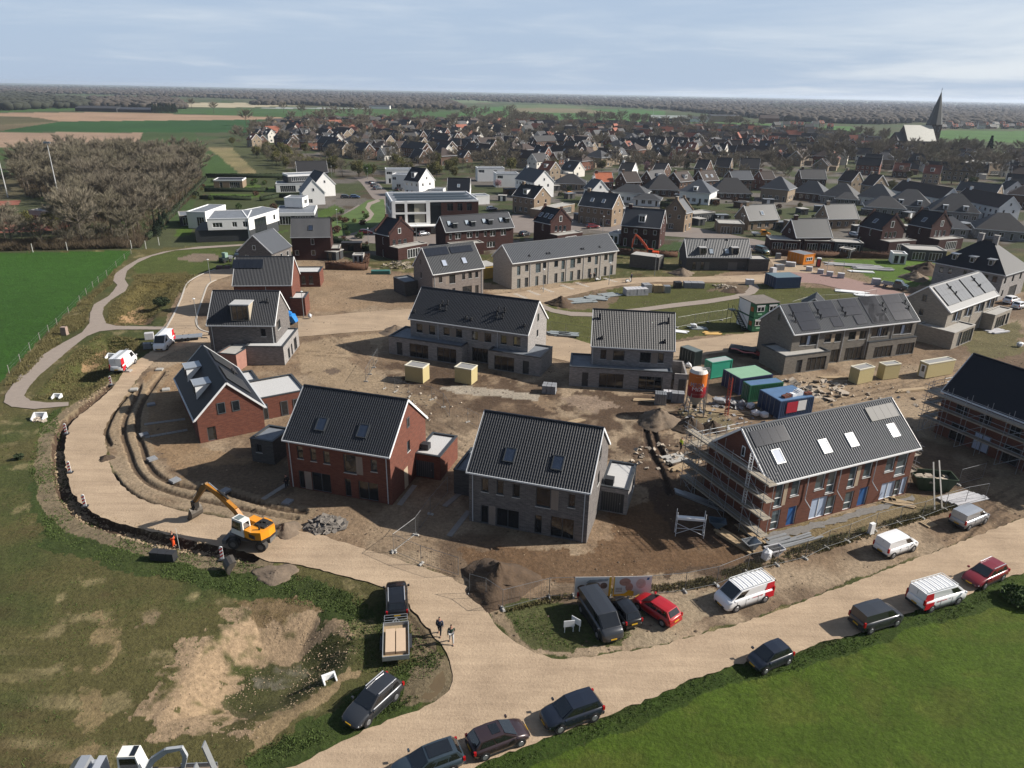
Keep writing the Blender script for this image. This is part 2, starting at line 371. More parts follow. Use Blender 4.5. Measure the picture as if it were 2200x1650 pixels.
def rib_slope(mb,w,d2,he,hr,y0,s,pitch=0.26,amp=0.07,mi=0):
 amp=amp*(1.3 if pitch in(.3,.31)else 1)
 """one roof slope of pantile rolls; y runs from the eave (y0) in direction s to the ridge"""
 n=max(2,round(w/pitch));seg=6;rows=max(6,int(math.hypot(d2,hr-he)/.34))
 L=math.hypot(d2,hr-he);nz=d2/L;ny=-s*(hr-he)/L
 R_=[]
 for j in range(rows*2):
  t=((j+1)//2)/rows-(.0 if j%2 else 0);st=.012 if j%2==0 else 0;row=[]
  for i in range(n*seg+1):
   x=w*i/(n*seg);h=st+amp*(0.5+0.5*math.cos(2*math.pi*i/seg))**0.8
   row.append((x,y0+s*d2*t+ny*h,he+(hr-he)*t+nz*h))
  R_.append(row if s>0 else row[::-1])
 mb.grid(R_,mi)
def roof_gable(root,w,d,he,hr,mat,rib=True,trim=WHITE,gut=GUTTER,th=0.14,pitch=0.26,holes=None,ridge=True):
 mb=MB();h2=d/2
 for s,y0 in((1,0),(-1,d)):
  if rib:rib_slope(mb,w,h2,he,hr,y0,s,pitch)
  a=[(0,y0,he),(w,y0,he),(w,h2,hr),(0,h2,hr)]
  lo=[(p[0],p[1],p[2]-th)for p in a];up=[(p[0],p[1],p[2]-(.01 if rib else 0))for p in a]
  if s<0:lo,up=lo[::-1],up[::-1]
  mb.hexa(lo+up)
 o=mb.build('roof',mat,root)
 if rib:
  o.data.polygons.foreach_set('use_smooth',[len(p.vertices)==4 and i%1==0 for i,p in enumerate(o.data.polygons)])
  try:o.data.set_sharp_from_angle(angle=R(50))
  except Exception:pass
 if ridge:
  r_=MB();r_.tube((-.02,h2,hr+.03),(w+.02,h2,hr+.03),.13,n=8);r_.build('ridge_cap',mat,o,smooth=False)
 if trim:
  for x in(-.05,w+.05):
   for y0 in(0,d):b=MB();b.bar((x,y0,he-.04),(x,h2,hr-.04),.07,.22);b.build('barge_board',trim,o)
 if gut:
  for y0,sg in((0,-1),(d,1)):g=MB();g.box(-.08,min(y0,y0+sg*.16),he-.15,w+.08,max(y0,y0+sg*.16),he+.0);g.build('gutter',gut,o)
 return o
def gable_walls(root,w,d,he,hr,ov,gov,wall,holes,fr=None,simple=False,z0=0.0,dep=0.14,drop=.16,step=False,gable_h=()):
 sl=(hr-he)/(d/2);zt=he+ov*sl-drop;x0,x1,y0,y1=gov,w-gov,ov,d-ov
 mb=MB();todo=[]
 for k,fn in FACES.items():
  P,D,L=fn(x1-x0,y1-y0);P=(P[0]+x0,P[1]+y0);hs=fix(holes.get(k,[]),0,L,zt)
  facade(mb,P,D,L,z0,zt,hs,dep);todo+=[(h,P,D)for h in hs]
 zr=hr-drop
 up=.45 if step else 0
 for x,sgn in((x0,-1),(x1,1)):
  xo=x-sgn*.3
  if step:
   ym=(y0+y1)/2
   prof=[(y0-.12,zt),(y0-.12,zt+.75),(y0+.35,zt+.95),(ym-.45,zr+.35),(ym-.4,zr+1.0),(ym+.4,zr+1.0),(ym+.45,zr+.35),(y1-.35,zt+.95),(y1+.12,zt+.75),(y1+.12,zt)]
  else:prof=[(y0,zt),((y0+y1)/2,zr),(y1,zt)]
  a=[(x,y,z)for y,z in prof];b=[(xo,y,z)for y,z in prof]
  if sgn<0:a=a[::-1]
  mb.face(a);mb.face([(xo,p[1],p[2])for p in a[::-1]])
  for i in range(len(prof)-1):
   p,q=prof[i],prof[i+1];mb.face([(x,p[0],p[1]),(x,q[0],q[1]),(xo,q[0],q[1]),(xo,p[0],p[1])])
 wobj=mb.build('wall',wall,root)
 for h,P,D in todo:opening(root,h,P,D,dep,fr,simple)
 for k in 'LR':
  for h in holes.get(k,[]):
   if(h[3]+h[4])/2>zt-.1:
    P,D,L=FACES[k](x1-x0,y1-y0);P=(P[0]+x0,P[1]+y0);hh=(h[0],h[1],h[2],max(h[3],zt+.05),h[4])
    opening(root,hh,P,D,-.02,fr,True)
 return wobj
def skylight(roof,F,x,y,w=.95,l=1.35,glass=None,fr=DARKTRIM):
 sl=math.atan2(F.hr-F.he,F.d/2);z=F.he+math.tan(sl)*y
 g=MB();g.box(-w/2,-l/2,.06,w/2,l/2,.13)
 f=MB();t=.1
 for q in((-w/2-t,-l/2-t,w/2+t,-l/2),(-w/2-t,l/2,w/2+t,l/2+t),(-w/2-t,-l/2,-w/2,l/2),(w/2,-l/2,w/2+t,l/2)):f.box(q[0],q[1],.04,q[2],q[3],.17)
 o=g.build('skylight',glass or GLASSB,roof,loc=(x,y,z));o.rotation_euler=(sl,0,0)
 f.build('frame',fr,o)
def solar(roof,F,x0,y0,x1,y1,mat=SOLAR,nx=None,ny=None):
 sl=math.atan2(F.hr-F.he,F.d/2);ca=math.cos(sl);nx=nx or max(1,round((x1-x0)/1.05));L=(y1-y0)/ca;ny=ny or max(1,round(L/1.7))
 for i in range(nx):
  for j in range(ny):
   w,l=(x1-x0)/nx,L/ny;g=MB();g.box(.012,.012,.13,w-.012,l-.012,.17)
   y=y0+j*l*ca;o=g.build('solar_panel',mat,roof,loc=(x0+i*w,y,F.he+math.tan(sl)*y));o.rotation_euler=(sl,0,0)
def vent(roof,F,x,y,big=False):
 sl=(F.hr-F.he)/(F.d/2);z=F.he+sl*y;g=MB();h=.75 if big else.38
 g.tube((0,0,-.05),(0,0,h),.09,n=8);g.tube((0,0,h*.6),(0,0,h),.17,.13,n=8);g.box(-.2,-.22,-.02-.22*sl,.2,.22,.08)
 g.build('vent_pipe',DARKP,roof,loc=(x,y,z))
def dormer(roof,F,x0,x1,yb,zt,wallm,roofm=DARKTRIM,fr=FRAME,over=.12):
 """box dormer on the front slope: front at yb, top at height zt"""
 sl=(F.hr-F.he)/(F.d/2);zb=F.he+sl*yb;ye=(zt-F.he)/sl
 g=MB()
 g.face([(x0,yb,zb-.1),(x1,yb,zb-.1),(x1,yb,zt),(x0,yb,zt)])
 g.face([(x1,yb,zb-.1),(x1,ye+.2,zt-.0),(x1,yb,zt)]);g.face([(x0,yb,zb-.1),(x0,yb,zt),(x0,ye+.2,zt)])
 o=g.build('dormer',wallm,roof)
 t=MB();t.box(x0-over,yb-over,zt,x1+over,ye+.1,zt+.12);t.build('dormer_roof',roofm,o)
 c=MB();c.box(x0-over-.02,yb-over-.03,zt-.02,x1+over+.02,yb-over,zt+.15);c.build('trim',GUTTER,o)
 opening(o,('w',.15,x1-x0-.15,zb+.15,zt-.12),(x0,yb),(1,0),-.03,fr,True)
def chimney(par,x,y,z0,z1,mat,s=.5):
 g=MB();g.box(x-s,y-s*.7,z0,x+s,y+s*.7,z1,0);g.box(x-s-.08,y-s*.7-.08,z1,x+s+.08,y+s*.7+.08,z1+.12,1)
 return g.build('chimney',[mat,CONCRETE],par)
def annex(root,F,pts,z,wall,roofm,faces={},trim=DARKTRIM,zo=None,name='annex',par=.16,ground=0.0,x=None,y=None,fr=None,simple=False):
 """flat-roofed wing: pts = photographed roof corners at height z -> rectangle in the house's frame"""
 if pts:
  q=[F.lz(*(zo(*p)if zo else p),z)for p in pts];x0,x1=min(p[0]for p in q),max(p[0]for p in q);y0,y1=min(p[1]for p in q),max(p[1]for p in q)
 if x:x0,x1=x
 if y:y0,y1=y
 hs={}
 for k,spec in faces.items():
  ax,c,off,sg={'F':('y',y0,x0,1),'R':('x',x1,y0,1),'L':('x',x0,y1,-1),'B':('y',y1,x1,-1)}[k]
  rr=rects(F,spec,ax,c,zo);hs[k]=[(h[0],*(sorted((sg*(h[1]-off),sg*(h[2]-off)))),h[3],h[4])for h in rr]
 o=block(root,x0,y0,x1,y1,ground,z,wall,hs,name,fr,simple)
 r_=MB();r_.box(x0+.2,y0+.2,z-.3,x1-.2,y1-.2,z-.12);r_.build('flat_roof',roofm,o)
 t=MB();b=.24
 for q in((x0-.04,y0-.04,x1+.04,y0+b),(x0-.04,y1-b,x1+.04,y1+.04),(x0-.04,y0+b,x0+b,y1-b),(x1-b,y0+b,x1+.04,y1-b)):
  t.box(q[0],q[1],z-.02,q[2],q[3],z+.09)
 t.build('roof_edge',trim,o)
 return o,(x0,y0,x1,y1)
def house(name,label,F,wall,tiles,zo=None,front=(),right=(),left=(),rib=True,ov=.32,gov=.1,trim=WHITE,gut=GUTTER,fr=None,cat='house',group=None,simple=False,sky=(),sol=(),vents=(),glass=None,skyfr=DARKTRIM,pitch=.26,step=False,solm=SOLAR,dep=.14,pipes=()):
 root=thing(name,label,cat,(F.o[0],F.o[1],0),F.rz,group)
 hs={'F':[(h[0],h[1]-gov,h[2]-gov,h[3],h[4])for h in rects(F,front,'y',ov,zo)],'R':[(h[0],h[1]-ov,h[2]-ov,h[3],h[4])for h in rects(F,right,'x',F.w-gov,zo)],'L':[(h[0],F.d-ov-h[2],F.d-ov-h[1],h[3],h[4])for h in rects(F,left,'x',gov,zo)]}
 gable_walls(root,F.w,F.d,F.he,F.hr,ov,gov,wall,hs,fr,simple,dep=dep,step=step)
 rf=roof_gable(root,F.w,F.d,F.he,F.hr,tiles,rib,trim if not step else None,gut,pitch=pitch)
 for s_ in sky:
  x,y=F.onroof(*(zo(*s_[:2])if zo else s_[:2]));skylight(rf,F,x,y,*(s_[2:]or()),glass=glass,fr=skyfr)
 for s_ in sol:
  q=[F.onroof(*(zo(*p)if zo else p))for p in s_];xs=[p[0]for p in q];ys=[p[1]for p in q]
  solar(rf,F,min(xs),min(ys),max(xs),max(ys),solm)
 for s_ in vents:
  x,y=F.onroof(*(zo(*s_[:2])if zo else s_[:2]));vent(rf,F,x,y,len(s_)>2)
 for x in pipes:
  p=MB();p.tube((x,ov-.07,.1),(x,ov-.07,F.he-.1),.05,n=6);p.build('drainpipe',GUTTER,root)
 return root,rf
def auto_front(w,he,storeys=2,n=None,kinds='w'):
 n=n or max(2,round(w/2.6));out=[]
 for i in range(n):
  c=w*(i+.5)/n
  if storeys>1:out.append((c-.5,c+.5,he-2.0,he-.75))
  out.append((c-(.75 if i%3 else.45),c+(.75 if i%3 else.45),.15 if i%3==0 else.8,2.3))
 return out
def plain_house(name,label,F,wall,tiles,fr=None,group=None,storeys=2,gwin=True,trim=WHITE,step=False,chim=False,rib=False,ov=.3,gov=.1,cat='house',sky=0,dormers=0,gut=GUTTER,faces='FRL'):
 fr=fr or WFRAME;root=thing(name,label,cat,(F.o[0],F.o[1],0),F.rz,group)
 hs={}
 if 'F' in faces:hs['F']=[('w',*h)for h in auto_front(F.w-2*gov,F.he,storeys)]
 gd=F.d-2*ov;sl=(F.hr-F.he)/(F.d/2);zt=F.he+ov*sl-.16
 g=[]
 if gwin:
  if F.he>4.5:g=[('w',gd*.2,gd*.2+.9,F.he-1.9,F.he-.7),('w',gd*.65,gd*.65+.9,F.he-1.9,F.he-.7),('w',gd*.25,gd*.25+1.6,.6,2.2)]
  else:g=[('w',gd*.25,gd*.25+1.4,.6,2.1)]
  g.append(('w',gd/2-.4,gd/2+.4,zt+.5,zt+1.6))
 for k in 'RL':
  if k in faces:hs[k]=g
 gable_walls(root,F.w,F.d,F.he,F.hr,ov,gov,wall,hs,fr,True,step=step,dep=.1)
 rf=roof_gable(root,F.w,F.d,F.he,F.hr,tiles,rib,trim if not step else None,gut)
 if chim:chimney(rf,F.w*.12 if chim!='R' else F.w*.88,F.d/2,F.hr-1.2,F.hr+.9,wall)
 for i in range(sky):skylight(rf,F,F.w*(i+1)/(sky+1),F.d*.22,.9,1.3,M('village_skylight_glass',(.25,.3,.36),.1,.1),GUTTER)
 for i in range(dormers):
  c=F.w*(i+.5)/dormers;dormer(rf,F,c-.9,c+.9,F.d*.12,F.he+(F.hr-F.he)*.68,WHITE,fr=WFRAME)
 return root,rf
def hip_roof(root,w,d,he,hr,mat,ov=.5,k=.9):
 r_=min(w,d)/2*k;g=MB();a=[(-ov,-ov),(w+ov,-ov),(w+ov,d+ov),(-ov,d+ov)]
 if w>=d:p,q=(r_,d/2),(w-r_,d/2)
 else:p,q=(w/2,r_),(w/2,d-r_)
 A=[(x,y,he)for x,y in a];p,q=(*p,hr),(*q,hr)
 if w>=d:fs=[[A[0],A[1],q,p],[A[1],A[2],q],[A[2],A[3],p,q],[A[3],A[0],p]]
 else:fs=[[A[0],A[1],p],[A[1],A[2],q,p],[A[2],A[3],q],[A[3],A[0],p,q]]
 for f in fs:g.face(f)
 g.face([(x,y,he-.01)for x,y in a][::-1])
 o=g.build('roof',mat,root);t=MB()
 for i in range(4):
  b,c=a[i],a[(i+1)%4];t.bar((*b,he-.09),(*c,he-.09),.12,.2)
 t.build('gutter',GUTTER,o);return o
def hip_house(name,label,x,y,rz,w,d,he,hr,wall,tiles,group=None,dormers=0,storeys=1,k=.9,cat='house',fr=None):
 root=thing(name,label,cat,(x,y,0),rz,group)
 hs={'F':[('w',*h)for h in auto_front(w,he,storeys)],'R':[('w',*h)for h in auto_front(d,he,storeys)],'L':[('w',*h)for h in auto_front(d,he,storeys)]}
 block(root,0,0,w,d,0,he-.01,wall,hs,'wall',fr or WFRAME,True,.1)
 rf=hip_roof(root,w,d,he,hr,tiles,k=k)
 F=Frame.at(x,y,rz,w,d+1.0,he,hr)
 for i in range(dormers):
  c=w*(i+.7)/(dormers+.4)
  g=MB();zt=he+1.9;g.box(c-.75,.2,he+.3,c+.75,2.4,zt);o=g.build('dormer',WHITE,rf)
  t=MB();t.box(c-.9,.05,zt,c+.9,2.4,zt+.12);t.build('dormer_roof',GUTTER,o)
  opening(o,('w',.2,1.3,he+.55,zt-.15),(c-.75,.2),(1,0),-.03,WFRAME,True)
 return root,rf
 # --------- ground
rng=np.random.RandomState(7)
_tab=rng.rand(256,256)
def vnoise(x,y,s,seed=0):
 x=x/s+seed*17.31;y=y/s+seed*9.77
 xi=np.floor(x).astype(int);yi=np.floor(y).astype(int);fx=x-xi;fy=y-yi
 fx=fx*fx*(3-2*fx);fy=fy*fy*(3-2*fy);g=lambda a,b:_tab[a&255,b&255]
 return(g(xi,yi)*(1-fx)+g(xi+1,yi)*fx)*(1-fy)+(g(xi,yi+1)*(1-fx)+g(xi+1,yi+1)*fx)*fy
def fbm(x,y,s,seed=0,o=4):
 t=0;a=1;n=0
 for i in range(o):t=t+a*vnoise(x,y,s/2**i,seed+i*3);n+=a;a*=.55
 return t/n
def world_poly(px):return[G2(*p)for p in px]
def pip(x,y,poly):
 ins=np.zeros(x.shape,bool);n=len(poly)
 for i in range(n):
  x1,y1=poly[i];x2,y2=poly[(i+1)%n]
  if y1==y2:continue
  c=(y1>y)!=(y2>y);ins^=c&(x<(x2-x1)*(y-y1)/(y2-y1)+x1)
 return ins
def pdist(x,y,line,r):
 d=np.full(x.shape,1e9)
 for(x1,y1),(x2,y2)in zip(line[:-1],line[1:]):
  m=(x>min(x1,x2)-r)&(x<max(x1,x2)+r)&(y>min(y1,y2)-r)&(y<max(y1,y2)+r)
  if not m.any():continue
  px,py=x[m]-x1,y[m]-y1;dx,dy=x2-x1,y2-y1;t=np.clip((px*dx+py*dy)/(dx*dx+dy*dy),0,1)
  d[m]=np.minimum(d[m],np.hypot(px-t*dx,py-t*dy))
 return d
def smooth_line(pts,n=4):
 """Catmull-Rom through world points"""
 P=[pts[0]]+list(pts)+[pts[-1]];out=[]
 for i in range(1,len(P)-2):
  for k in range(n):
   t=k/n;a,b,c,d=P[i-1],P[i],P[i+1],P[i+2]
   out.append(tuple(.5*(2*b[j]+(c[j]-a[j])*t+(2*a[j]-5*b[j]+4*c[j]-d[j])*t*t+(3*b[j]-a[j]-3*c[j]+d[j])*t**3)for j in(0,1)))
 out.append(tuple(pts[-1]));return out
us=np.concatenate([np.linspace(-2.6,-.84,24)[:-1],np.arange(-.84,.84,.0021),np.linspace(.84,2.6,24)[1:]])
pys=np.concatenate([np.arange(1720,300,-3.0),np.arange(300,201,-1.4)])
Ys=[CAM_H/math.tan(PITCH+math.atan((p-825)/FPX))for p in pys]
Ys=np.array([-40,-15,2,10,16,22]+[y for y in Ys if y>24]+[16000,20000,26000])
Xg=np.outer(np.maximum(Ys,30),us);Yg=np.repeat(Ys[:,None],len(us),1)
X,Y=Xg.ravel(),Yg.ravel();NV=X.size
near=Y<260
wx=(fbm(X,Y,3.0,1)-.5)*1.6+(fbm(X,Y,.7,5,2)-.5)*.5;wy=(fbm(X,Y,3.0,2)-.5)*1.6+(fbm(X,Y,.7,8,2)-.5)*.5
nb=fbm(X,Y,9,3);nm=fbm(X,Y,2.2,4);nf=fbm(X,Y,.8,6,3);nl=fbm(X,Y,60,9)
C=np.zeros((NV,3));A=np.zeros(NV)
Zh=np.zeros(NV)
def col(m,c,k=1.0,g=None):
 k=np.clip(k,0,1)*np.ones(NV);k=k[m][:,None];C[m]=C[m]*(1-k)+np.array(c)*k
 if g is not None:A[m]=A[m]*(1-k[:,0])+g*k[:,0]
def sm(a,b,v):t=np.clip((v-a)/(b-a),0,1);return t*t*(3-2*t)
def paint(px,c,w=1.0,k=1.0,g=None):
 m=pip(X+wx*w,Y+wy*w,world_poly(px));col(m,c,k,g);return m
SAND=(0.35,0.268,0.185);TAN=(0.255,0.18,0.118);SOIL=(0.135,0.092,0.062);DSOIL=(0.08,0.053,0.037)
OLIVE=(0.112,0.102,0.040);ROUGH=(0.062,0.082,0.025);LUSH=(0.074,0.120,0.014);ORANGE=(0.38,0.245,0.135);STRAW=(0.36,0.29,0.16)
all_=np.ones(NV,bool)
C[:]=(0.075,0.085,0.04);A[:]=.6
col(all_,(0.055,0.09,0.03),sm(.4,.6,nl),.7);col(all_,(0.12,0.105,0.06),sm(.55,.75,fbm(X,Y,150,12)),.5)
E9=2600
paint([(-300,229),(-300,243),(0,242),(190,236),(350,242),(560,252),(700,255),(960,262),(1000,240),(790,234),(385,234),(180,232)],(0.055,0.115,0.03),0,1,.8)
paint([(385,221),(520,221),(640,228),(520,231),(385,230)],(0.46,0.40,0.28),0)
paint([(560,231),(790,232),(790,234),(560,233)],(0.4,0.42,0.42),0)
paint([(-400,243),(0,242.5),(225,241),(550,250),(640,254),(640,258),(550,257),(132,261),(75,252),(0,249),(-400,250)],(0.36,0.245,0.165),0,1,.1)
paint([(-300,249.5),(0,249),(75,252),(132,261),(0,281),(-300,281)],(0.11,0.10,0.05),0,1,.5)
paint([(-300,268),(0,268),(132,261),(0,281),(-300,281)],(0.16,0.13,0.075),0,1,.5)
paint([(0,281),(132,261),(560,257),(660,262),(600,285),(-50,284)],(0.028,0.085,0.022),0,1,.8)
paint([(-400,284),(308,285),(290,318),(-400,318)],(0.35,0.245,0.175),0,1,.1)
paint([(-400,318),(290,318),(308,285),(420,285),(430,330),(300,345),(-400,345)],(0.06,0.10,0.03),0,1,.7)
paint([(290,318),(308,285),(415,285),(450,318),(520,378),(445,382),(400,430),(300,400)],(0.058,0.092,0.03),0,1,.7)
paint([(430,330),(470,335),(520,378),(445,382)],(0.06,0.11,0.03),0,1,.7)
paint([(445,318),(560,314),(650,345),(650,378),(520,378),(470,335)],(0.34,0.27,0.14),1,.6+.8*(nb-.5),.5)
paint([(950,262),(1000,233),(1080,229),(1430,238),(1430,262),(1240,268),(1080,264)],(0.06,0.15,0.035),0,1,.8)
paint([(1100,232),(1230,231),(1325,243),(1320,245),(1100,240)],(0.20,0.17,0.10),0,1,.4)
paint([(1080,226),(1200,225),(1290,233),(1100,232)],(0.12,0.16,0.07),0,1,.6)
paint([(960,216),(1045,214),(1060,221),(970,222)],(0.14,0.18,0.09),0,1,.6)
paint([(1430,262),(1500,262),(1650,266),(1830,272),(1850,287),(1780,287),(1650,282),(1500,278)],(0.07,0.155,0.035),0,1,.8)
paint([(2003,280),(2300,283),(2300,330),(2200,320),(2100,315),(2005,302)],(0.07,0.155,0.035),0,1,.8)
MEADOW=[(-400,543),(0,543),(283,538),(272,556),(222,600),(172,644),(108,706),(46,770),(0,822),(-400,1180)]
nearland=[(-600,560),(283,536),(430,528),(560,520),(640,520),(640,560),(900,560),(1050,500),(1400,560),(1700,520),(2600,560),(2600,1900),(-600,1900)]
m=paint(nearland,OLIVE,1,1,.75)
col(m,ROUGH,sm(.46,.68,nb)*.75);col(m,STRAW,sm(.60,.78,nm)*.55);col(m,(0.10,0.06,0.035),sm(.62,.8,fbm(X,Y,4,31))*.5)
paint(MEADOW,(0.042,0.112,0.016),.6,1,1)
paint([(560,524),(420,531),(340,545),(285,562),(290,585),(420,590),(500,575),(640,560)],(0.075,0.105,0.025),1,.8,.9)
paint([(378,555),(420,543),(470,546),(470,560),(410,563)],(0.22,0.17,0.13),1.2,.95,.1)
paint([(280,590),(400,583),(420,600),(380,640),(330,660),(270,700),(225,695),(240,650),(290,610)],(0.125,0.10,0.035),1,.9,.7)
paint([(250,697),(262,672),(300,640),(330,690)],ORANGE,1.5,.9,.2)
paint([(95,820),(150,755),(215,715),(300,725),(300,760),(190,860),(70,858)],(0.085,0.09,0.028),1,.8,.8)
paint([(165,785),(185,760),(230,738),(215,762),(200,787)],ORANGE,1.2,.85,.2)
paint([(110,880),(140,870),(150,1060),(230,1130),(420,1175),(620,1225),(760,1275),(800,1330),(700,1330),(480,1270),(250,1220),(110,1180),(60,1050)],(0.050,0.075,0.020),1.6,.9,1)
m=paint([(360,1420),(470,1330),(560,1290),(690,1310),(735,1370),(640,1380),(560,1400),(500,1450),(520,1530),(430,1560),(320,1545)],(0.36,0.262,0.168),4.5,sm(.28,.5,.55*nm+.45*nf),.15)
paint([(500,1290),(640,1285),(700,1310),(640,1330),(560,1330)],(0.17,0.12,0.06),1.8,.8,.6)
paint([(470,1480),(560,1395),(680,1370),(760,1400),(740,1450),(600,1520),(510,1540)],(0.072,0.078,0.03),1.5,.85,.8)
paint([(540,1440),(560,1400),(640,1385),(660,1420),(610,1460)],(0.21,0.19,0.15),1.6,.2+1.8*(nf-.4),.3)
paint([(520,1560),(640,1520),(760,1430),(780,1440),(660,1540),(540,1600)],(0.33,0.24,0.14),1.8,.85,.3)
paint([(530,1620),(640,1570),(760,1500),(960,1400),(960,1480),(880,1530),(620,1660),(500,1700)],(0.055,0.085,0.02),1.5,.9,1)
paint([(170,1500),(190,1400),(230,1310),(260,1330),(230,1450),(200,1600),(120,1650)],(0.25,0.19,0.10),2.5,sm(.42,.6,nm),.4)
paint([(300,1300),(360,1290),(350,1360),(290,1370)],(0.26,0.20,0.12),2.5,sm(.42,.6,nm),.4)
paint([(860,1260),(940,1370),(975,1450),(900,1420),(880,1340),(840,1290)],(0.23,0.175,0.115),1.2,.8,.2)
m=paint([(860,1510),(880,1440),(940,1415),(972,1450),(968,1490),(920,1515)],(0.20,0.155,0.10),.8,.9,0.1)
SITE=[(640,520),(800,575),(870,585),(1060,610),(1500,600),(1655,560),(1700,540),(1760,560),(2010,620),(2600,640),(2600,1100),(2200,1112),(2000,1188),(1800,1262),(1500,1364),(1420,1384),(1270,1412),(1150,1404),(1060,1340),(1010,1260),(900,1215),(640,1150),(460,1106),(322,1082),(258,1043),(228,950),(228,905),(251,878),(300,805),(350,735),(345,715),(370,660),(398,605),(440,585),(500,575),(620,575)]
m=pip(X,Y,world_poly([(640,515),(760,545),(900,560),(1060,545),(1330,520),(1460,545),(1660,540),(1700,520),(2100,545),(2100,480),(1500,470),(1100,450),(1100,500),(640,500)]))
col(m,(.085,.06,.042),sm(.5,.6,fbm(X,Y,6,51))*.9,.3);col(m,(.20,.18,.16),sm(.55,.6,fbm(X,Y,8,53))*.9,.1)
m=paint(SITE,TAN,.8,1,0.0)
col(m,SAND,sm(.42,.6,nb));col(m,SOIL,sm(.5,.68,fbm(X,Y,7,21))*.75);col(m,DSOIL,sm(.6,.75,nm)*.35)
paint([(650,560),(790,578),(870,600),(860,640),(760,668),(650,672)],(0.33,0.235,0.15),1,.8)
paint([(640,735),(830,715),(800,790),(860,850),(930,850),(920,880),(700,830),(640,790)],(0.37,0.28,0.185),2,.75)
paint([(690,795),(715,790),(735,797),(712,806)],(0.15,0.11,0.085),1,.9)
paint([(745,740),(800,735),(790,800),(740,780)],(0.22,0.15,0.10),3,.7)
for q in([(815,790),(870,775),(1180,830),(1150,870),(1020,845),(900,835)],[(900,850),(1130,860),(1240,905),(1300,925),(1320,1000),(1100,900)],[(1150,850),(1230,840),(1480,860),(1440,1040),(1460,1150),(1640,1200),(1560,1260),(1280,1220),(1380,1100),(1340,950)]):
 paint(q,(0.105,0.070,0.047),3.5,sm(.25,.5,nm))
paint([(1000,1170),(1290,1180),(1320,1100),(1440,1060),(1600,1160),(1590,1210),(1300,1262),(1020,1210)],(0.145,0.088,0.05),2,.9)
paint([(1380,1060),(1500,1010),(1640,1150),(1480,1180)],(0.09,0.058,0.04),1.5,.8)
paint([(940,832),(1000,828),(1160,848),(1155,862),(980,845)],(0.42,0.37,0.30),.6,.9)
paint([(1190,850),(1260,850),(1340,880),(1250,890)],(0.30,0.225,0.17),2.5,.8)
paint([(640,1040),(830,1090),(960,1075),(1000,1120),(900,1180),(640,1140),(590,1090)],(0.285,0.205,0.135),2,.6)
paint([(310,800),(420,770),(440,960),(600,1000),(620,1050),(560,1080),(420,1050),(330,990),(290,900)],(0.30,0.20,0.115),2,.7)
paint([(385,1010),(620,990),(640,1060),(560,1085),(420,1050)],(0.165,0.118,0.08),2,.85)
paint([(1760,800),(2080,800),(2000,850),(1800,870),(1740,860)],(0.32,0.235,0.155),2,.7)
paint([(1660,820),(1760,830),(1790,860),(1700,850)],(0.44,0.38,0.31),2.5,sm(.35,.6,nm))
paint([(1640,1140),(1990,1060),(2100,1050),(2050,1090),(1700,1180),(1640,1190)],(0.215,0.165,0.085),1.5,.85,.4)
paint([(1640,1210),(1800,1165),(2060,1085),(2060,1075),(1780,1150)],(0.09,0.09,0.04),1.5,sm(.4,.6,nm),.7)
paint([(2040,700),(2190,690),(2200,760),(2090,770)],(0.15,0.14,0.06),2,.8,.6)
paint([(1450,880),(1560,880),(1580,930),(1500,920)],(0.12,0.115,0.05),2,.5,.6)
paint([(2100,1030),(2300,1000),(2300,1110),(2180,1110)],(0.27,0.2,0.13),2,.8)
paint([(1075,1300),(1100,1288),(1420,1290),(1380,1330),(1340,1385),(1230,1400),(1150,1392),(1090,1350)],(0.075,0.09,0.028),1.4,.9,.9)
paint([(1030,1262),(1080,1310),(1120,1370),(1160,1400),(1130,1402),(1070,1350),(1030,1290)],(0.25,0.19,0.125),.8,.8,.1)
paint([(1340,1300),(1550,1262),(1530,1330),(1440,1380),(1350,1392)],(0.36,0.29,0.2),1.5,.75,.1)
OVAL=[(1172,655),(1240,632),(1340,617),(1500,608),(1655,610),(1830,624),(1960,650),(1900,662),(1700,690),(1640,713),(1500,722),(1450,730),(1275,742),(1180,713),(1155,680)]
m=paint(OVAL,(0.095,0.10,0.03),.7,1,.7)
paint([(1180,640),(1300,622),(1330,640),(1300,665),(1200,665)],(0.19,0.135,0.095),2,.85,.1)
paint([(1560,608),(1600,608),(1620,620),(1590,628),(1520,625)],(0.19,0.135,0.095),1.5,.85,.1)
paint([(1790,558),(1850,556),(2010,562),(2000,600),(1960,618),(1870,606),(1800,590)],(0.085,0.155,0.02),.8,.95,.9)
paint([(1735,560),(1790,560),(1880,600),(1960,620),(1940,630),(1800,600)],(0.28,0.2,0.14),1,.85)
m=paint([(985,1672),(1060,1632),(1180,1585),(1290,1545),(1400,1502),(1480,1462),(1580,1428),(1700,1408),(1760,1382),(1840,1364),(1940,1322),(2060,1292),(2120,1252),(2200,1232),(2500,1140),(2800,1900),(800,1900)],LUSH,.8,1,1)
col(m,(0.10,0.118,0.022),sm(.45,.72,nm)*.6)
col(pdist(X,Y,world_poly([(985,1672),(1060,1632),(1180,1585),(1290,1545),(1400,1502),(1480,1462),(1580,1428),(1700,1408),(1760,1382),(1840,1364),(1940,1322),(2060,1292),(2120,1252),(2200,1232)]),3)<.9+1.1*nm,(0.035,0.062,0.012),.8,1)
paint([(620,560),(1100,500),(1500,520),(1700,520),(2600,560),(2600,330),(2050,300),(1700,285),(600,262),(480,300),(560,380),(430,400),(390,520)],(0.062,0.075,0.03),0,.9,.6)
m=pip(X,Y,world_poly([(700,560),(1100,500),(1500,520),(1700,520),(2600,560),(2600,340),(2050,330),(1300,300),(640,300),(600,400),(640,500)]))
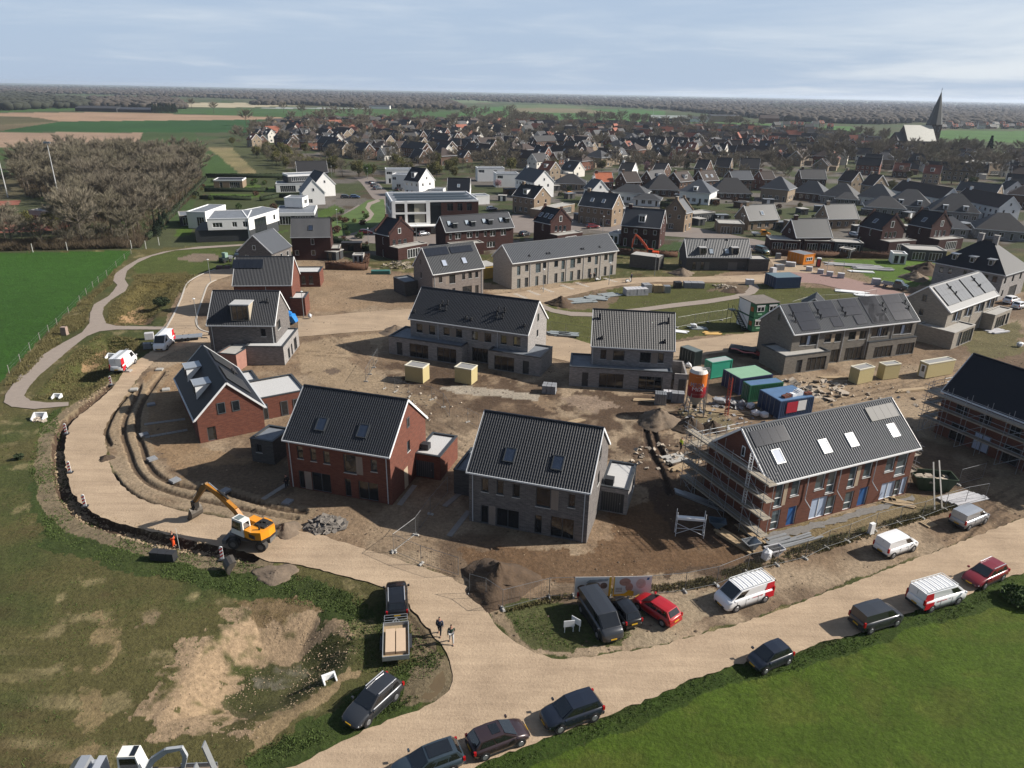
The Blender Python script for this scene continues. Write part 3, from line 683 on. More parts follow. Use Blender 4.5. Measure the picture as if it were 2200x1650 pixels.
col(m,(0.15,0.135,0.12),sm(.5,.56,fbm(X,Y,22,41,2)),.1);col(m,(0.09,0.07,0.045),sm(.62,.7,fbm(X,Y,9,44,2)),.3)
for q_ in([(445,397),(560,397),(560,403),(440,403)],[(452,417),(560,417),(560,425),(448,425)],[(380,492),(415,480),(410,505),(375,508)],[(560,405),(600,400),(600,412),(560,414)],[(640,470),(720,440),(740,450),(700,470),(660,480)],[(480,500),(620,495),(560,512),(470,515)]):paint(q_,(.075,.13,.02),.3,.9,.9)
Zh-=np.where(near,.10*nm*(.3+A),0)
HOL=world_poly([(330,1560),(420,1390),(540,1310),(700,1300),(770,1370),(760,1430),(640,1530),(480,1590)])
cx_,cy_=np.mean([p[0]for p in HOL]),np.mean([p[1]for p in HOL])
def hollow(poly,depth,soft):
 d=pdist(X,Y,poly+[poly[0]],soft+1);ins=pip(X,Y,poly);return-depth*np.where(ins,sm(0,soft,np.minimum(d,soft)),0)
Zh+=hollow(HOL,1.7,4.0)
Zh+=hollow(world_poly([(240,695),(262,640),(300,605),(390,600),(350,660),(330,700)]),1.2,3)
Zh+=hollow(world_poly([(80,850),(160,760),(220,722),(300,728),(290,765),(190,850)]),1.2,3)
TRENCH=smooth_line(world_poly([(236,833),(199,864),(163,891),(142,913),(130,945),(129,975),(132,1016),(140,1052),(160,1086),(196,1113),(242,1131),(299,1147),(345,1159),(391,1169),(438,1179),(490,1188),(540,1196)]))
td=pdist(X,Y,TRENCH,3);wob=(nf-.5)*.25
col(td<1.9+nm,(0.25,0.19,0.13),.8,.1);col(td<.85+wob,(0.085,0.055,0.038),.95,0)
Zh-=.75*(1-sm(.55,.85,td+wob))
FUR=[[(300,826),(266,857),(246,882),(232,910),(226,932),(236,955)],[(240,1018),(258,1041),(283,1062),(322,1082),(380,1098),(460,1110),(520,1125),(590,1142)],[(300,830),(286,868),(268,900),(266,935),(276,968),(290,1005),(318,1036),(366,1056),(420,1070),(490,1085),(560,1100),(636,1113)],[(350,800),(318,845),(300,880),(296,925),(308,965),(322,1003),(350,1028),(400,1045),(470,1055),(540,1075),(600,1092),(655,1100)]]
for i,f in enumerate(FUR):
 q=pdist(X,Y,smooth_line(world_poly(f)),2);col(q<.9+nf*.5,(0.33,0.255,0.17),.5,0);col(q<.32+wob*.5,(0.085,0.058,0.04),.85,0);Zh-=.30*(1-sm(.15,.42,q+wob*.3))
for f,w_ in(([(1385,905),(1395,960),(1420,1010),(1440,1060)],.35),([(1402,905),(1412,950),(1440,1000)],.3)):
 q=pdist(X,Y,smooth_line(world_poly(f)),2);col(q<w_*1.3+wob,(0.045,0.03,0.022),.9,0);Zh-=.35*(1-sm(w_*.6,w_*1.2,q+wob))
for f in([(690,870),(880,920),(990,980),(1020,1010)],[(900,900),(1000,950)],[(1740,880),(1900,850),(2080,800)],[(1780,862),(1950,830)],[(2050,1180),(2130,1100),(2200,1060)],[(2080,1190),(2160,1110)],[(700,720),(760,760),(830,800)],[(2100,1130),(2180,1080)],[(1450,960),(1700,900)],[(640,760),(760,770)],[(880,1340),(930,1400)],[(865,1345),(905,1400)]):
 L_=smooth_line(world_poly(f))
 for off in(0,1.7):
  q=pdist(X,Y,[(p[0],p[1]+off)for p in L_],2);col(q<.22+wob,(0.12,0.085,0.058),.5,0);Zh-=.06*(1-sm(.1,.35,q))
def gz(x,y):
 """ground height at a place (coarse)"""
 j=int(np.argmin(abs(Ys-y)));i=int(np.argmin(abs(us-x/max(y,30))));return float(Zh[j*len(us)+i])
gm=bpy.data.meshes.new('ground');nr,nc=len(Ys),len(us)
ii=(np.arange(nr-1)[:,None]*nc+np.arange(nc-1)[None,:]).ravel()
quads=np.stack([ii,ii+1,ii+nc+1,ii+nc],1)
gm.vertices.add(NV);gm.vertices.foreach_set('co',np.stack([X,Y,Zh],1).astype(np.float32).ravel())
gm.loops.add(quads.size);gm.loops.foreach_set('vertex_index',quads.ravel().astype(np.int32))
gm.polygons.add(len(quads));gm.polygons.foreach_set('loop_start',(np.arange(len(quads))*4).astype(np.int32));gm.polygons.foreach_set('loop_total',np.full(len(quads),4,np.int32))
gm.polygons.foreach_set('use_smooth',np.ones(len(quads),bool))
gm.update(calc_edges=True)
ca=gm.color_attributes.new('earth','FLOAT_COLOR','POINT');ca.data.foreach_set('color',np.concatenate([C*.70,A[:,None]],1).astype(np.float32).ravel())
gmat=bpy.data.materials.new('earth_and_grass');n,l,b=nodes_of(gmat);b.inputs['Roughness'].default_value=.95;b.inputs['Specular IOR Level'].default_value=.15
at=n.new('ShaderNodeAttribute');at.attribute_name='earth';t=n.new('ShaderNodeTexCoord')
def noise_(scale,det=4,rough=.6,stretch=None):
 x=n.new('ShaderNodeTexNoise');x.inputs['Scale'].default_value=scale;x.inputs['Detail'].default_value=det;x.inputs['Roughness'].default_value=rough
 if stretch:mp_=n.new('ShaderNodeMapping');mp_.inputs['Scale'].default_value=stretch;l.new(t.outputs['Object'],mp_.inputs[0]);l.new(mp_.outputs[0],x.inputs['Vector'])
 else:l.new(t.outputs['Object'],x.inputs['Vector'])
 return x.outputs['Fac']
def math_(op,a,b_=None,c_=None):
 x=n.new('ShaderNodeMath');x.operation=op
 for i,v in enumerate((a,b_,c_)):
  if v is None:continue
  if isinstance(v,(int,float)):x.inputs[i].default_value=v
  else:l.new(v,x.inputs[i])
 return x.outputs[0]
def range_(v,a,b_,c_,d):
 x=n.new('ShaderNodeMapRange');l.new(v,x.inputs['Value'])
 for k,q in zip(('From Min','From Max','To Min','To Max'),(a,b_,c_,d)):x.inputs[k].default_value=q
 return x.outputs[0]
fine=range_(noise_(2.6,9,.82),.3,.7,.5,1.5);mid=range_(noise_(.33,5,.6),.3,.7,.85,1.15);big_=range_(noise_(.012,4,.6),.3,.7,.82,1.18)
k_=math_('MULTIPLY',math_('MULTIPLY',fine,mid),big_)
sv=n.new('ShaderNodeVectorMath');sv.operation='SCALE';l.new(at.outputs['Color'],sv.inputs[0]);l.new(k_,sv.inputs['Scale'])
speck=range_(noise_(5.5,3,.7),.60,.72,0,1);mx=n.new('ShaderNodeMix');mx.data_type='RGBA'
l.new(math_('MULTIPLY',speck,.35),mx.inputs['Factor']);l.new(sv.outputs[0],mx.inputs['A']);mx.inputs['B'].default_value=(.14,.12,.06,1)
l.new(mx.outputs['Result'],b.inputs['Base Color'])
bu=n.new('ShaderNodeBump');bu.inputs['Strength'].default_value=.75;bu.inputs['Distance'].default_value=.22
l.new(math_('ADD',math_('MULTIPLY',noise_(3.5,6,.75),math_('MULTIPLY_ADD',at.outputs['Alpha'],.9,.45)),noise_(.9,3,.6)),bu.inputs['Height']);l.new(bu.outputs[0],b.inputs['Normal'])
gm.materials.append(gmat)
go=bpy.data.objects.new('ground',gm);COL.objects.link(go);tag(go,'sandy building land, rough grass and farm fields reaching to the horizon',None,kind='structure')
# --------- roads and paths
def sheet(name,label,px,z,mat,jit=.12,step=.5,edge=None):
 rr=random.Random(zlib.crc32(label.encode()));w=world_poly(px);pts=[]
 for i in range(len(w)):
  a,b_=w[i],w[(i+1)%len(w)];L=math.hypot(b_[0]-a[0],b_[1]-a[1]);k=max(1,min(60,int(L/step)))
  for j in range(k):
   t=j/k;f=1 if j else.3;pts.append((a[0]+(b_[0]-a[0])*t+rr.uniform(-jit,jit)*f,a[1]+(b_[1]-a[1])*t+rr.uniform(-jit,jit)*f))
 me=bpy.data.meshes.new(name);tri=tessellate_polygon([[Vector((p[0],p[1],0))for p in pts]])
 fs=[]
 for q in tri:
  a,b_,c=[pts[i]for i in q]
  fs.append(q if(b_[0]-a[0])*(c[1]-a[1])-(b_[1]-a[1])*(c[0]-a[0])>0 else q[::-1])
 me.from_pydata([(p[0],p[1],z)for p in pts],[],[tuple(f)for f in fs]);me.materials.append(mat);me.update()
 o=bpy.data.objects.new(name,me);COL.objects.link(o);return tag(o,label,None,kind='structure')
def curve_px(px,n_=4):
 w=px+[px[0]];return[p for p in smooth_line(w,n_)[:-1]]
def road_mat(name,c1,c2,ang):
 m=bpy.data.materials.new(name);n,l,b=nodes_of(m);b.inputs['Roughness'].default_value=.95;b.inputs['Specular IOR Level'].default_value=.15;t=n.new('ShaderNodeTexCoord')
 def no(scale,st,det,rot=0):
  q=n.new('ShaderNodeMapping');q.inputs['Scale'].default_value=st;q.inputs['Rotation'].default_value=(0,0,rot);l.new(t.outputs['Object'],q.inputs[0]);x=n.new('ShaderNodeTexNoise');x.inputs['Scale'].default_value=scale;x.inputs['Detail'].default_value=det;x.inputs['Roughness'].default_value=.7;l.new(q.outputs[0],x.inputs['Vector']);return x.outputs['Fac']
 a,s,f=no(.22,(1,1,1),5),no(1.3,(.09,1,1),6,-ang),no(5,(1,1,1),6)
 def mm(op,p,q):
  x=n.new('ShaderNodeMath');x.operation=op
  for i,v in enumerate((p,q)):
   if isinstance(v,(int,float)):x.inputs[i].default_value=v
   else:l.new(v,x.inputs[i])
  return x.outputs[0]
 k=mm('ADD',mm('ADD',mm('MULTIPLY',a,.9),mm('MULTIPLY',s,.75)),mm('MULTIPLY',f,.55));r=n.new('ShaderNodeMapRange');l.new(k,r.inputs['Value']);r.inputs['From Min'].default_value=.86;r.inputs['From Max'].default_value=1.34;x=n.new('ShaderNodeMix');x.data_type='RGBA';l.new(r.outputs[0],x.inputs['Factor']);x.inputs['A'].default_value=(*alb(c1),1);x.inputs['B'].default_value=(*alb(c2),1);l.new(x.outputs['Result'],b.inputs['Base Color'])
 u=n.new('ShaderNodeBump');u.inputs['Strength'].default_value=.5;u.inputs['Distance'].default_value=.12;l.new(mm('ADD',s,f),u.inputs['Height']);l.new(u.outputs[0],b.inputs['Normal']);return m
SANDROAD=road_mat('compacted_sand_road',(.35,.272,.195),(.50,.405,.30),R(22))
SANDROAD2=road_mat('rolled_sand_street',(.33,.26,.19),(.47,.38,.28),R(12))
PATHM=M('pale_asphalt_path',(0.33,0.285,0.25),.95,.10,1.2,bump=.15,bscale=6,spec=.15)
PAVER=M('grey_pavers',(0.30,0.285,0.27),.9,.12,1.5)
PINKP=M('red_clinker_street',(0.30,0.20,0.175),.9,.12,1.5)
KERB=M('kerb_concrete',(0.48,0.45,0.41),.9,.1,2)
CURVE_OUT=[(355,707),(350,725),(330,752),(287,780),(262,805),(243,832),(210,862),(170,893),(149,916),(141,945),(140,980),(144,1020),(153,1054),(174,1082),(205,1104),(250,1123),(310,1138),(390,1156),(470,1174),(545,1190),(570,1204),(640,1213),(720,1233),(800,1254),(848,1270),(880,1300),(903,1330),(928,1362),(952,1392),(966,1420),(974,1450),(966,1482),(932,1510),(880,1532),(800,1562),(700,1612),(560,1680),(400,1790),(780,1790)]
FIELD_EDGE=[(985,1668),(1060,1630),(1180,1584),(1290,1544),(1400,1500),(1480,1461),(1580,1427),(1700,1407),(1760,1381),(1840,1363),(1940,1321),(2060,1291),(2120,1251),(2200,1231),(2500,1138)]
UPPER=[(2500,1010),(2200,1113),(2100,1150),(2000,1190),(1900,1226),(1800,1265),(1700,1302),(1600,1337),(1500,1366),(1420,1386),(1340,1400),(1270,1412),(1200,1417),(1150,1404),(1100,1375),(1060,1338),(1035,1296),(1010,1264),(960,1238),(900,1217),(850,1200),(760,1172),(690,1150),(620,1136),(540,1124),(460,1108),(380,1095),(322,1081),(283,1062),(258,1041),(240,1016),(232,985),(226,950),(223,930),(230,908),(251,878),(275,842),(300,808),(332,775),(380,752),(455,735),(452,716),(430,707)]
sheet('road','wide compacted sand road curving round the building site',CURVE_OUT+FIELD_EDGE+UPPER,.03,SANDROAD)
NSTR_L=[(355,707),(375,675),(391,640),(402,612),(425,595),(462,580),(497,576),(540,560),(560,548),(590,536),(640,525)]
NSTR_R=[(655,533),(600,548),(570,566),(497,592),(465,602),(448,612),(437,640),(424,680),(424,697),(430,707)]
sheet('street','beige street with pale kerbs along the west side of the new houses',NSTR_L+NSTR_R,.035,SANDROAD2,.03)
def kerb(name,label,px,w=.28,h=.12,mat=None):
 L=smooth_line(world_poly(px),3);mb=MB()
 for a,b_ in zip(L[:-1],L[1:]):mb.bar((a[0],a[1],h/2),(b_[0],b_[1],h/2),w,h)
 return tag(mb.build(name,mat or KERB),label,None,kind='structure')
kerb('kerb','pale kerb on the outer edge of the western street',[(353,712),(374,675),(390,640),(401,611),(424,594),(462,579)])
kerb('kerb','pale kerb on the house side of the western street',[(455,716),(432,709),(423,697),(423,680),(436,640),(447,612),(464,602)])
sheet('path','pale foot path winding along the meadow',[(550,523),(425,530),(350,541),(300,555),(270,572),(248,588),(240,600),(252,612),(243,626),(232,637),(202,654),(194,672),(192,695),(175,715),(140,734),(100,757),(62,784),(32,820),(12,848),(8,864),(25,874),(75,879),(147,872),(147,864),(100,865),(65,861),(52,850),(62,832),(84,807),(122,775),(152,749),(187,722),(213,712),(250,708),(352,708),(354,702),(250,700),(228,695),(220,675),(223,660),(238,645),(270,625),(276,613),(268,600),(273,582),(295,565),(325,551),(375,538),(550,526)],.025,PATHM,.05)
sheet('street','sandy street running behind the row of four grey houses',[(640,684),(760,672),(885,664),(905,700),(880,706),(760,714),(640,724)],.03,SANDROAD2,.05)
sheet('street','sandy street section between the two pale grey rows',[(1175,716),(1230,727),(1275,741),(1275,800),(1225,778),(1180,768),(1165,735)],.032,SANDROAD2,.1)
sheet('street','sandy street section behind the turquoise container',[(1445,736),(1540,724),(1640,712),(1646,742),(1560,756),(1500,764),(1445,766)],.032,SANDROAD2,.1)
sheet('street','light street in front of the long pale terrace',[(1030,636),(1100,629),(1173,622),(1264,608),(1327,598),(1409,595),(1500,595),(1640,590),(1664,575),(1650,552),(1700,560),(1762,585),(1850,610),(1920,628),(1990,645),(2060,668),(2060,684),(1960,654),(1900,641),(1850,629),(1795,611),(1723,608),(1657,607),(1500,606),(1409,606),(1336,613),(1300,618),(1227,635),(1167,650),(1100,655)],.03,SANDROAD2,.05)
sheet('path','curving foot path across the green oval',[(1164,653),(1191,664),(1227,670),(1273,672),(1373,662),(1445,652),(1523,643),(1577,634),(1603,625),(1610,617),(1608,611),(1626,611),(1632,620),(1622,631),(1590,641),(1523,652),(1445,661),(1373,670),(1273,680),(1227,679),(1185,671),(1158,660)],.028,PATHM,.04)
sheet('street','reddish clinker street beside the stacked stone blocks',[(1690,585),(1780,588),(1900,618),(2000,648),(2070,676),(2040,690),(1960,664),(1860,634),(1760,610),(1700,605)],.045,PINKP,.06)
sheet('street','grey village street between the brick terraces',[(700,490),(745,455),(770,440),(840,450),(800,425),(775,392),(760,380),(800,380),(830,410),(880,440),(1100,470),(1100,460),(1240,465),(1500,490),(1700,530),(1660,545),(1500,512),(1330,500),(1250,492),(1240,500),(1100,500),(1070,520),(1000,520),(900,530),(760,520)],.03,M('village_paving',(0.235,0.20,0.18),.95,.12,.4),.1)
sheet('path','thin sandy path across the village lawn',[(770,478),(788,470),(794,458),(785,447),(790,436),(812,428),(818,432),(798,440),(794,448),(804,460),(796,472),(776,481)],.04,PATHM,.05)
sheet('lawn','bright village lawn with curving path',[(700,500),(720,470),(760,450),(790,430),(825,428),(830,470),(800,490),(760,500),(720,510)],.034,M('bright_lawn',(0.085,0.14,0.03),1,.3,.3),.2)
sheet('puddle','muddy puddle with wheel marks at the inside of the road junction',[(905,1500),(918,1478),(935,1455),(952,1440),(958,1462),(948,1485),(925,1503)],-.01,M('muddy_water',(0.16,0.115,0.06),.12,.15,.8,spec=.6),.15)
# --------- the new houses
Zr=Z(600,780,5.5);Zg=Z(970,870,5.0);Zm=Z(800,640,5.5);Zw=Z(1170,640,5.5);Zd=Z(350,600,5.5);Zl=Z(350,780,5.5)
Zs=Z(1500,640,5.5);Zq=Z(1850,620,6.286);Zt=Z(1100,450,5.5);Zu=Z(750,450,5.5);Zb=Z(1450,450,5.5);Zk=Z(1400,830,5.5);Zk2=Z(1750,830,4.882);Zk3=Z(1420,1050,5.5)
def ph(f,*q):return[(k,*f(a,b_),*f(c,d))for k,a,b_,c,d in q]
I=lambda x,y:(x,y)
F=Frame((607,944.5),(836,982),(876,859),5.8)
FRED=F
r,rf=house('brick_house','red brick pair of houses with black roof and two skylights, nearest left of centre',F,RED,T_BLACK,I,front=ph(Zr,('w',210,985,280,1130),('w',365,1015,435,1160),('w',520,1045,595,1190),('w',760,1085,905,1300),('p',905,1110,985,1320),('w',1080,1145,1155,1285),('w',235,1275,300,1475),('p',305,1285,385,1520),('w',392,1305,610,1545),('w',780,1370,850,1590),('w',940,1410,1170,1640)),right=ph(Zr,('w',1505,640,1535,760),('w',1510,915,1545,1045),('c',1478,1230,1525,1470)),sky=[Zr(503,725),Zr(992,805)],glass=GLASSB,pipes=(.5,F.w-.5),pitch=.255)
o,bb=annex(r,F,[Zr(1590,1065),Zr(1880,1105),Zr(2105,865)],2.9,RED,GRAVELROOF,{'F':ph(Zr,('G',1615,1160,1830,1395))},zo=I,name='garage')
q=MB();q.box(bb[0]+.3,bb[1]+1.2,2.8,bb[0]+1.2,bb[1]+2.0,3.5,0);q.build('air_unit',DARKP,o)
o,bb=annex(r,F,[(541,943),(588,948),(577,914),(620,920)],2.9,DGREY,BITUMEN,{'F':[('w',550,955,562,972)]},zo=I,name='garage')
tag(r,'red brick pair of houses with black roof and two skylights, nearest left of centre')
F=Frame((1003,1013),(1268,1059),(1297,920),5.8);FGR=F
r,rf=house('brick_house','dark mottled grey brick pair of houses in the very front, two skylights',F,GREY,T_BLACK,I,front=ph(Zg,('w',320,790,400,935),('w',485,815,560,965),('w',655,850,735,995),('w',905,895,1065,1100),('p',1068,920,1150,1130),('w',1255,960,1330,1105),('w',315,1080,395,1275),('p',400,1085,470,1310),('w',480,1125,725,1345),('w',890,1185,970,1395),('w',1060,1215,1315,1455)),right=ph(Zg,('w',1592,460,1606,570),('w',1572,730,1588,840)),sky=[Zg(630,540),Zg(1145,625)],pipes=(.5,F.w-.5),pitch=.255)
o,bb=annex(r,F,[Zg(1600,870),Zg(1900,905),Zg(1990,640)],2.9,LGREY,M('pale_roof_slabs',(.5,.5,.5),.9,.1,2,stretch=(.2,4,1)),{'F':ph(Zg,('G',1590,940,1850,1180)),'R':ph(Zg,('w',1945,790,1960,880))},zo=I,name='garage')
q=MB();q.box(bb[0]+.3,bb[1]+.6,2.8,bb[0]+1.2,bb[1]+1.4,3.5,0);q.build('air_unit',DARKP,o)
annex(r,F,None,2.9,DGREY,BITUMEN,{},x=(-3.3,.05),y=(F.d*.45,F.d-.5),name='garage')
F=Frame((374.5,812.7),(417,904.5),(485.5,824.5),3.1,hr=7.2,d=8.3)
r,rf=house('brick_house','red brick house in the bend, navy roof, gable to the excavator, two box dormers',F,RED,T_NAVY,I,rib=False,right=ph(Zl,('w',640,465,740,605),('w',815,440,910,580),('w',530,750,635,950)),front=[('w',378,850,384,872),('w',388,870,394,895),('w',398,893,404,920)])
for a in(.20,.62):dormer(rf,F,F.w*a,F.w*a+2.1,1.1,6.0,WHITE,ZINC)
def backslope(roof,F,x0,y0,x1,y1,mat):
 sl=math.atan2(F.hr-F.he,F.d/2);g=MB();L=(y1-y0)/math.cos(sl)
 n_=max(1,round((x1-x0)/1.0))
 for i in range(n_):
  w=(x1-x0)/n_;g=MB();g.box(.02,-L,.12,w-.02,0,.16)
  y=F.d-y1;o=g.build('solar_panel',mat,roof,loc=(x0+i*w,F.d-y0,F.he+math.tan(sl)*y0));o.rotation_euler=(-sl,0,0)
  o.location.y=F.d-y1;o.location.z=F.he+math.tan(sl)*y1
  o.rotation_euler=(-sl,0,0);o.scale=(1,-1,1)
backslope(rf,F,1.2,1.1,5.8,3.7,SOLARG);backslope(rf,F,8.2,1.1,13.2,3.7,SOLARG)
for x_ in(6.6,7.6):
 g=MB();g.tube((0,0,0),(0,0,.7),.12,n=8);g.build('vent_pipe',DARKP,rf,loc=(x_,F.d*.78,F.he+(F.hr-F.he)*.44))
annex(r,F,[(552,858),(653.6,839),(626,803.6)],3.0,RED,GRAVELROOF,{},x=None,zo=I,name='extension')
for ex in[ch for ch in r.children if ch.name.startswith('extension')]:
 for h,c_ in((('d',1.0,2.0,.05,2.3),0),(('w',4.0,5.3,.3,2.5),0),(('w',6.4,7.7,.3,2.5),0)):pass
annex(r,F,[(541,796),(514.5,800),(551,816)],2.98,RED,GRAVELROOF,{},zo=I,name='extension')
E_=[F.lz(552,858,3.0),F.lz(653.6,839,3.0),F.lz(626,803.6,3.0)]
X1=max(p[0]for p in E_);Y0=min(p[1]for p in E_)
for h in rects(F,ph(Zl,('w',1185,480,1245,670),('w',1395,445,1480,625),('w',1540,420,1610,590)),'x',X1,I):
 opening(r,(h[0],h[1]-Y0,h[2]-Y0,h[3],h[4]),(X1,Y0),(0,1),-.03,FRAME,True)
F=Frame((443.6,699),(590,700),None,5.8,d=9.0,hr=10.1)
r,rf=house('brick_house','grey brick house with one beige box dormer beside the blue tarpaulin',F,GREY,T_BLACK,I,front=ph(Zd,('w',1155,585,1215,675),('p',705,795,775,890),('w',780,790,840,895)),right=ph(Zd,('w',1350,480,1390,590)),pipes=(.6,F.w-.5))
y1_=F.onroof(*Zd(925,495));xl,xr=F.onroof(*Zd(815,490))[0],F.onroof(*Zd(1030,495))[0]
dormer(rf,F,xl,xr,y1_[1],F.he+(F.hr-F.he)*.72,M('beige_dormer',(.45,.40,.32),.8,.05),M('dormer_zinc',(.5,.5,.5),.5,.08))
vent(rf,F,*F.onroof(*Zd(1235,270)),True)
annex(r,F,[Zd(970,795),Zd(1420,800),Zd(1590,580)],3.0,LGREY,GRAVELROOF,{'R':ph(Zd,('w',1480,800,1505,980),('w',1518,750,1535,930),('w',1550,680,1585,870))},zo=I,name='extension')
t=thing('garage','small pink brick garage with light roof between the bend house and the grey dormer house','garage',(*G2(470,795),0),R(-10))
block(t,0,0,3.2,5.5,0,2.7,M('pink_brick',(.36,.2,.16),.9,.15),{},'wall');g=MB();g.box(.2,.2,2.5,3.0,5.3,2.6);g.build('flat_roof',CONCRETE,t);g=MB();g.box(-.04,-.04,2.7,3.24,.2,2.8);g.box(-.04,5.3,2.7,3.24,5.54,2.8);g.box(-.04,.2,2.7,.2,5.3,2.8);g.box(3.0,.2,2.7,3.24,5.3,2.8);g.build('roof_edge',DARKTRIM,t)
F=Frame((499,613.6),(626,612.7),None,5.8,d=9.0,hr=10.2)
r,rf=house('brick_house','red brick house with black panelled roof behind the grey dormer house',F,RED,T_BLACK,I,front=[('w',540,640,548,655),('w',600,650,612,670)],sol=[[(501,558),(565,558),(501,577),(565,577)]],pipes=(F.w*.55,))
annex(r,F,[(622,616),(648,638),(623,640)],3.4,RED,GRAVELROOF,{},zo=I,name='extension',x=(F.w-.4,F.w+2.3),y=(-.6,4))
annex(r,F,[(626,583),(686,585),(692,573)],3.2,RED,GRAVELROOF,{'F':ph(Z(550,200,4),('w',390,1570,425,1640),('w',455,1570,490,1640))},zo=I,name='extension')
F=Frame((556,556),(600,560),None,5.0,d=9,hr=9.2)
r,rf=plain_house('house','house with bluish solar roof peeping up behind the red house with black panels',Frame.at(*G2(590,590),R(78),9,9,4.8,8.8),GREY,T_LGREY,gut=None)
backslope(rf,Frame.at(0,0,0,9,9,4.8,8.8),.6,.5,8.4,4.2,SOLARG)
F=Frame((623.7,510),(710,509),None,5.8,d=8.2,hr=9.8);ZB=Z(550,200,4);ZC=Z(1100,200,4);ZD=Z(1650,200,4)
r,rf=house('brick_house','dark red brick house with square grey roof and single blue skylight',F,DKRED,T_SLATE,I,fr=WFRAME,simple=True,front=ph(ZB,('w',470,1250,500,1305),('w',335,1350,370,1395),('w',475,1350,510,1395)),sky=[ZB(470,1160)],gut=GUTTER,trim=None)
annex(r,F,[ZB(515,1335),ZB(715,1335),ZB(730,1300)],2.8,DKRED,CONCRETE,{},zo=I,name='extension',trim=CONCRETE)
F=Frame((802.5,500),(835,507),(857.5,474),5.8,d=8.6,hr=9.3);FST=F
def step_house(label,F,wall,zo,right,front=(),sky=(),ann=None,group='houses with raised stepped gables'):
 r,rf=house('stepped_gable_house',label,F,wall,T_NAVY,I,rib=False,fr=WFRAME,simple=True,right=right,front=front,step=True,sky=sky,group=group,skyfr=GUTTER)
 if ann:annex(r,F,None,3.1,wall,CONCRETE,{'R':[(k,F.d*a,F.d*b_,0,0)for k,a,b_ in()]},x=(F.w-.2,F.w+ann),y=(.2,F.d+1.4),name='extension',trim=CONCRETE)
 if ann:
  for a,b_ in((F.d*.35,F.d*.85),):opening(r,('w',a,b_,.1,2.4),(F.w+ann,.2),(0,1),-.03,WFRAME,True)
 return r
step_house('dark red stepped-gable house with tall chimney beside the red car',F,DKRED,ZB,ph(ZB,('w',1220,1160,1245,1215),('w',1175,1260,1200,1310),('w',1222,1258,1250,1310),('w',1268,1252,1296,1305)),front=ph(ZB,('w',1085,1240,1098,1300),('w',1088,1345,1098,1420)),ann=3.2)
F=Frame((957.5,499),(1105,488),(945,465),5.8,'L',hr=9.3)
r,rf=house('terrace','dark brick terrace with four skylights and four dark dormers below the apartment block',F,DKRED,T_SLATE,I,rib=False,fr=WFRAME,simple=True,front=ph(ZB,('w',1660,1210,1685,1260),('w',1712,1205,1762,1255),('w',1812,1195,1862,1245),('w',1888,1190,1915,1240),('w',1960,1185,1985,1232),('w',2012,1182,2060,1230),('w',2105,1172,2150,1222),('w',1870,1300,1940,1355),('w',1985,1275,2055,1325)),sky=[ZB(1660,1120),ZB(1812,1112),ZB(1960,1100),ZB(2105,1090)],glass=M('pale_skylight',(.4,.45,.5),.15,.05))
for px in((1708,1145),(1862,1130),(2012,1115),(2155,1100)):
 x,y=F.onroof(*ZB(*px));dormer(rf,F,x-.6,x+.6,y-.5,F.he+(F.hr-F.he)/(F.d/2)*(y-.5)+1.3,DARKTRIM,DARKTRIM,DARKTRIM)
annex(r,F,None,3.0,DKRED,CONCRETE,{},x=(.5,9.5),y=(-3.2,.4),name='extension',trim=CONCRETE)
F=Frame((930,590),(1041,575),(906,532),5.8,'L')
r,rf=house('brick_house','grey brown brick pair of houses with long solar strip, left of the long pale terrace',F,brick('taupe_brick',(.30,.26,.235),(.22,.19,.175),(.3,.27,.25),.25),T_GREY,I,pitch=.35,front=ph(Zu,('w',1060,790,1100,865),('p',1145,785,1180,885),('w',1185,770,1255,875),('w',1335,755,1370,830),('w',1410,740,1450,815),('w',1490,735,1525,805),('w',1095,945,1180,1040),('w',1220,930,1255,1030),('w',1340,905,1450,1000),('p',1455,900,1485,1000),('w',1490,895,1530,1000)),left=ph(Zu,('w',838,590,850,650),('w',842,740,856,810)),sky=[Zu(1125,635),Zu(1360,605)],glass=GLASSW,sol=[[Zu(870,470),Zu(1150,455),Zu(1180,530),Zu(910,555)],[Zu(1175,450),Zu(1420,425),Zu(1465,495),Zu(1215,520)]],gut=WHITE,pipes=(.5,F.w-.5))
annex(r,F,[Zu(522,800),Zu(690,860),Zu(825,835)],3.0,DGREY,BITUMEN,{},zo=I,name='garage')
F=Frame((1101,566),(1329,538),(1079,526),5.8,'L')
w_=[('s',60,665,100,775),('w',155,655,195,730),('s',280,635,340,745),('w',365,625,405,695),('w',500,605,545,680),('s',585,600,625,705),('s',690,580,745,690),('w',770,570,815,640),('w',895,555,935,625),('s',980,545,1015,650),('w',1090,530,1130,600),('s',1145,520,1200,620),('s',60,820,100,930),('d',150,805,190,920),('s',275,790,310,905),('d',365,775,400,895),('d',500,755,535,870),('s',580,740,615,855),('s',685,730,720,835),('d',770,715,805,825),('d',895,700,930,800),('s',970,690,1005,790),('d',1085,675,1115,775),('s',1155,660,1190,765)]
r,rf=house('terrace','long pale brick terrace of six new homes under one plain grey roof',F,PALE,T_LGREY,I,pitch=.42,front=ph(Zt,*w_),vents=[Zt(205,552),Zt(413,525),Zt(443,522),Zt(820,472),Zt(845,470),Zt(1035,448)],trim=WHITE,gut=WHITE,pipes=[F.w*k/6-.1 for k in range(0,7)][1:6])
F=Frame((1476,553),(1614.5,553.6),(1471,512.7),3.2,'L')
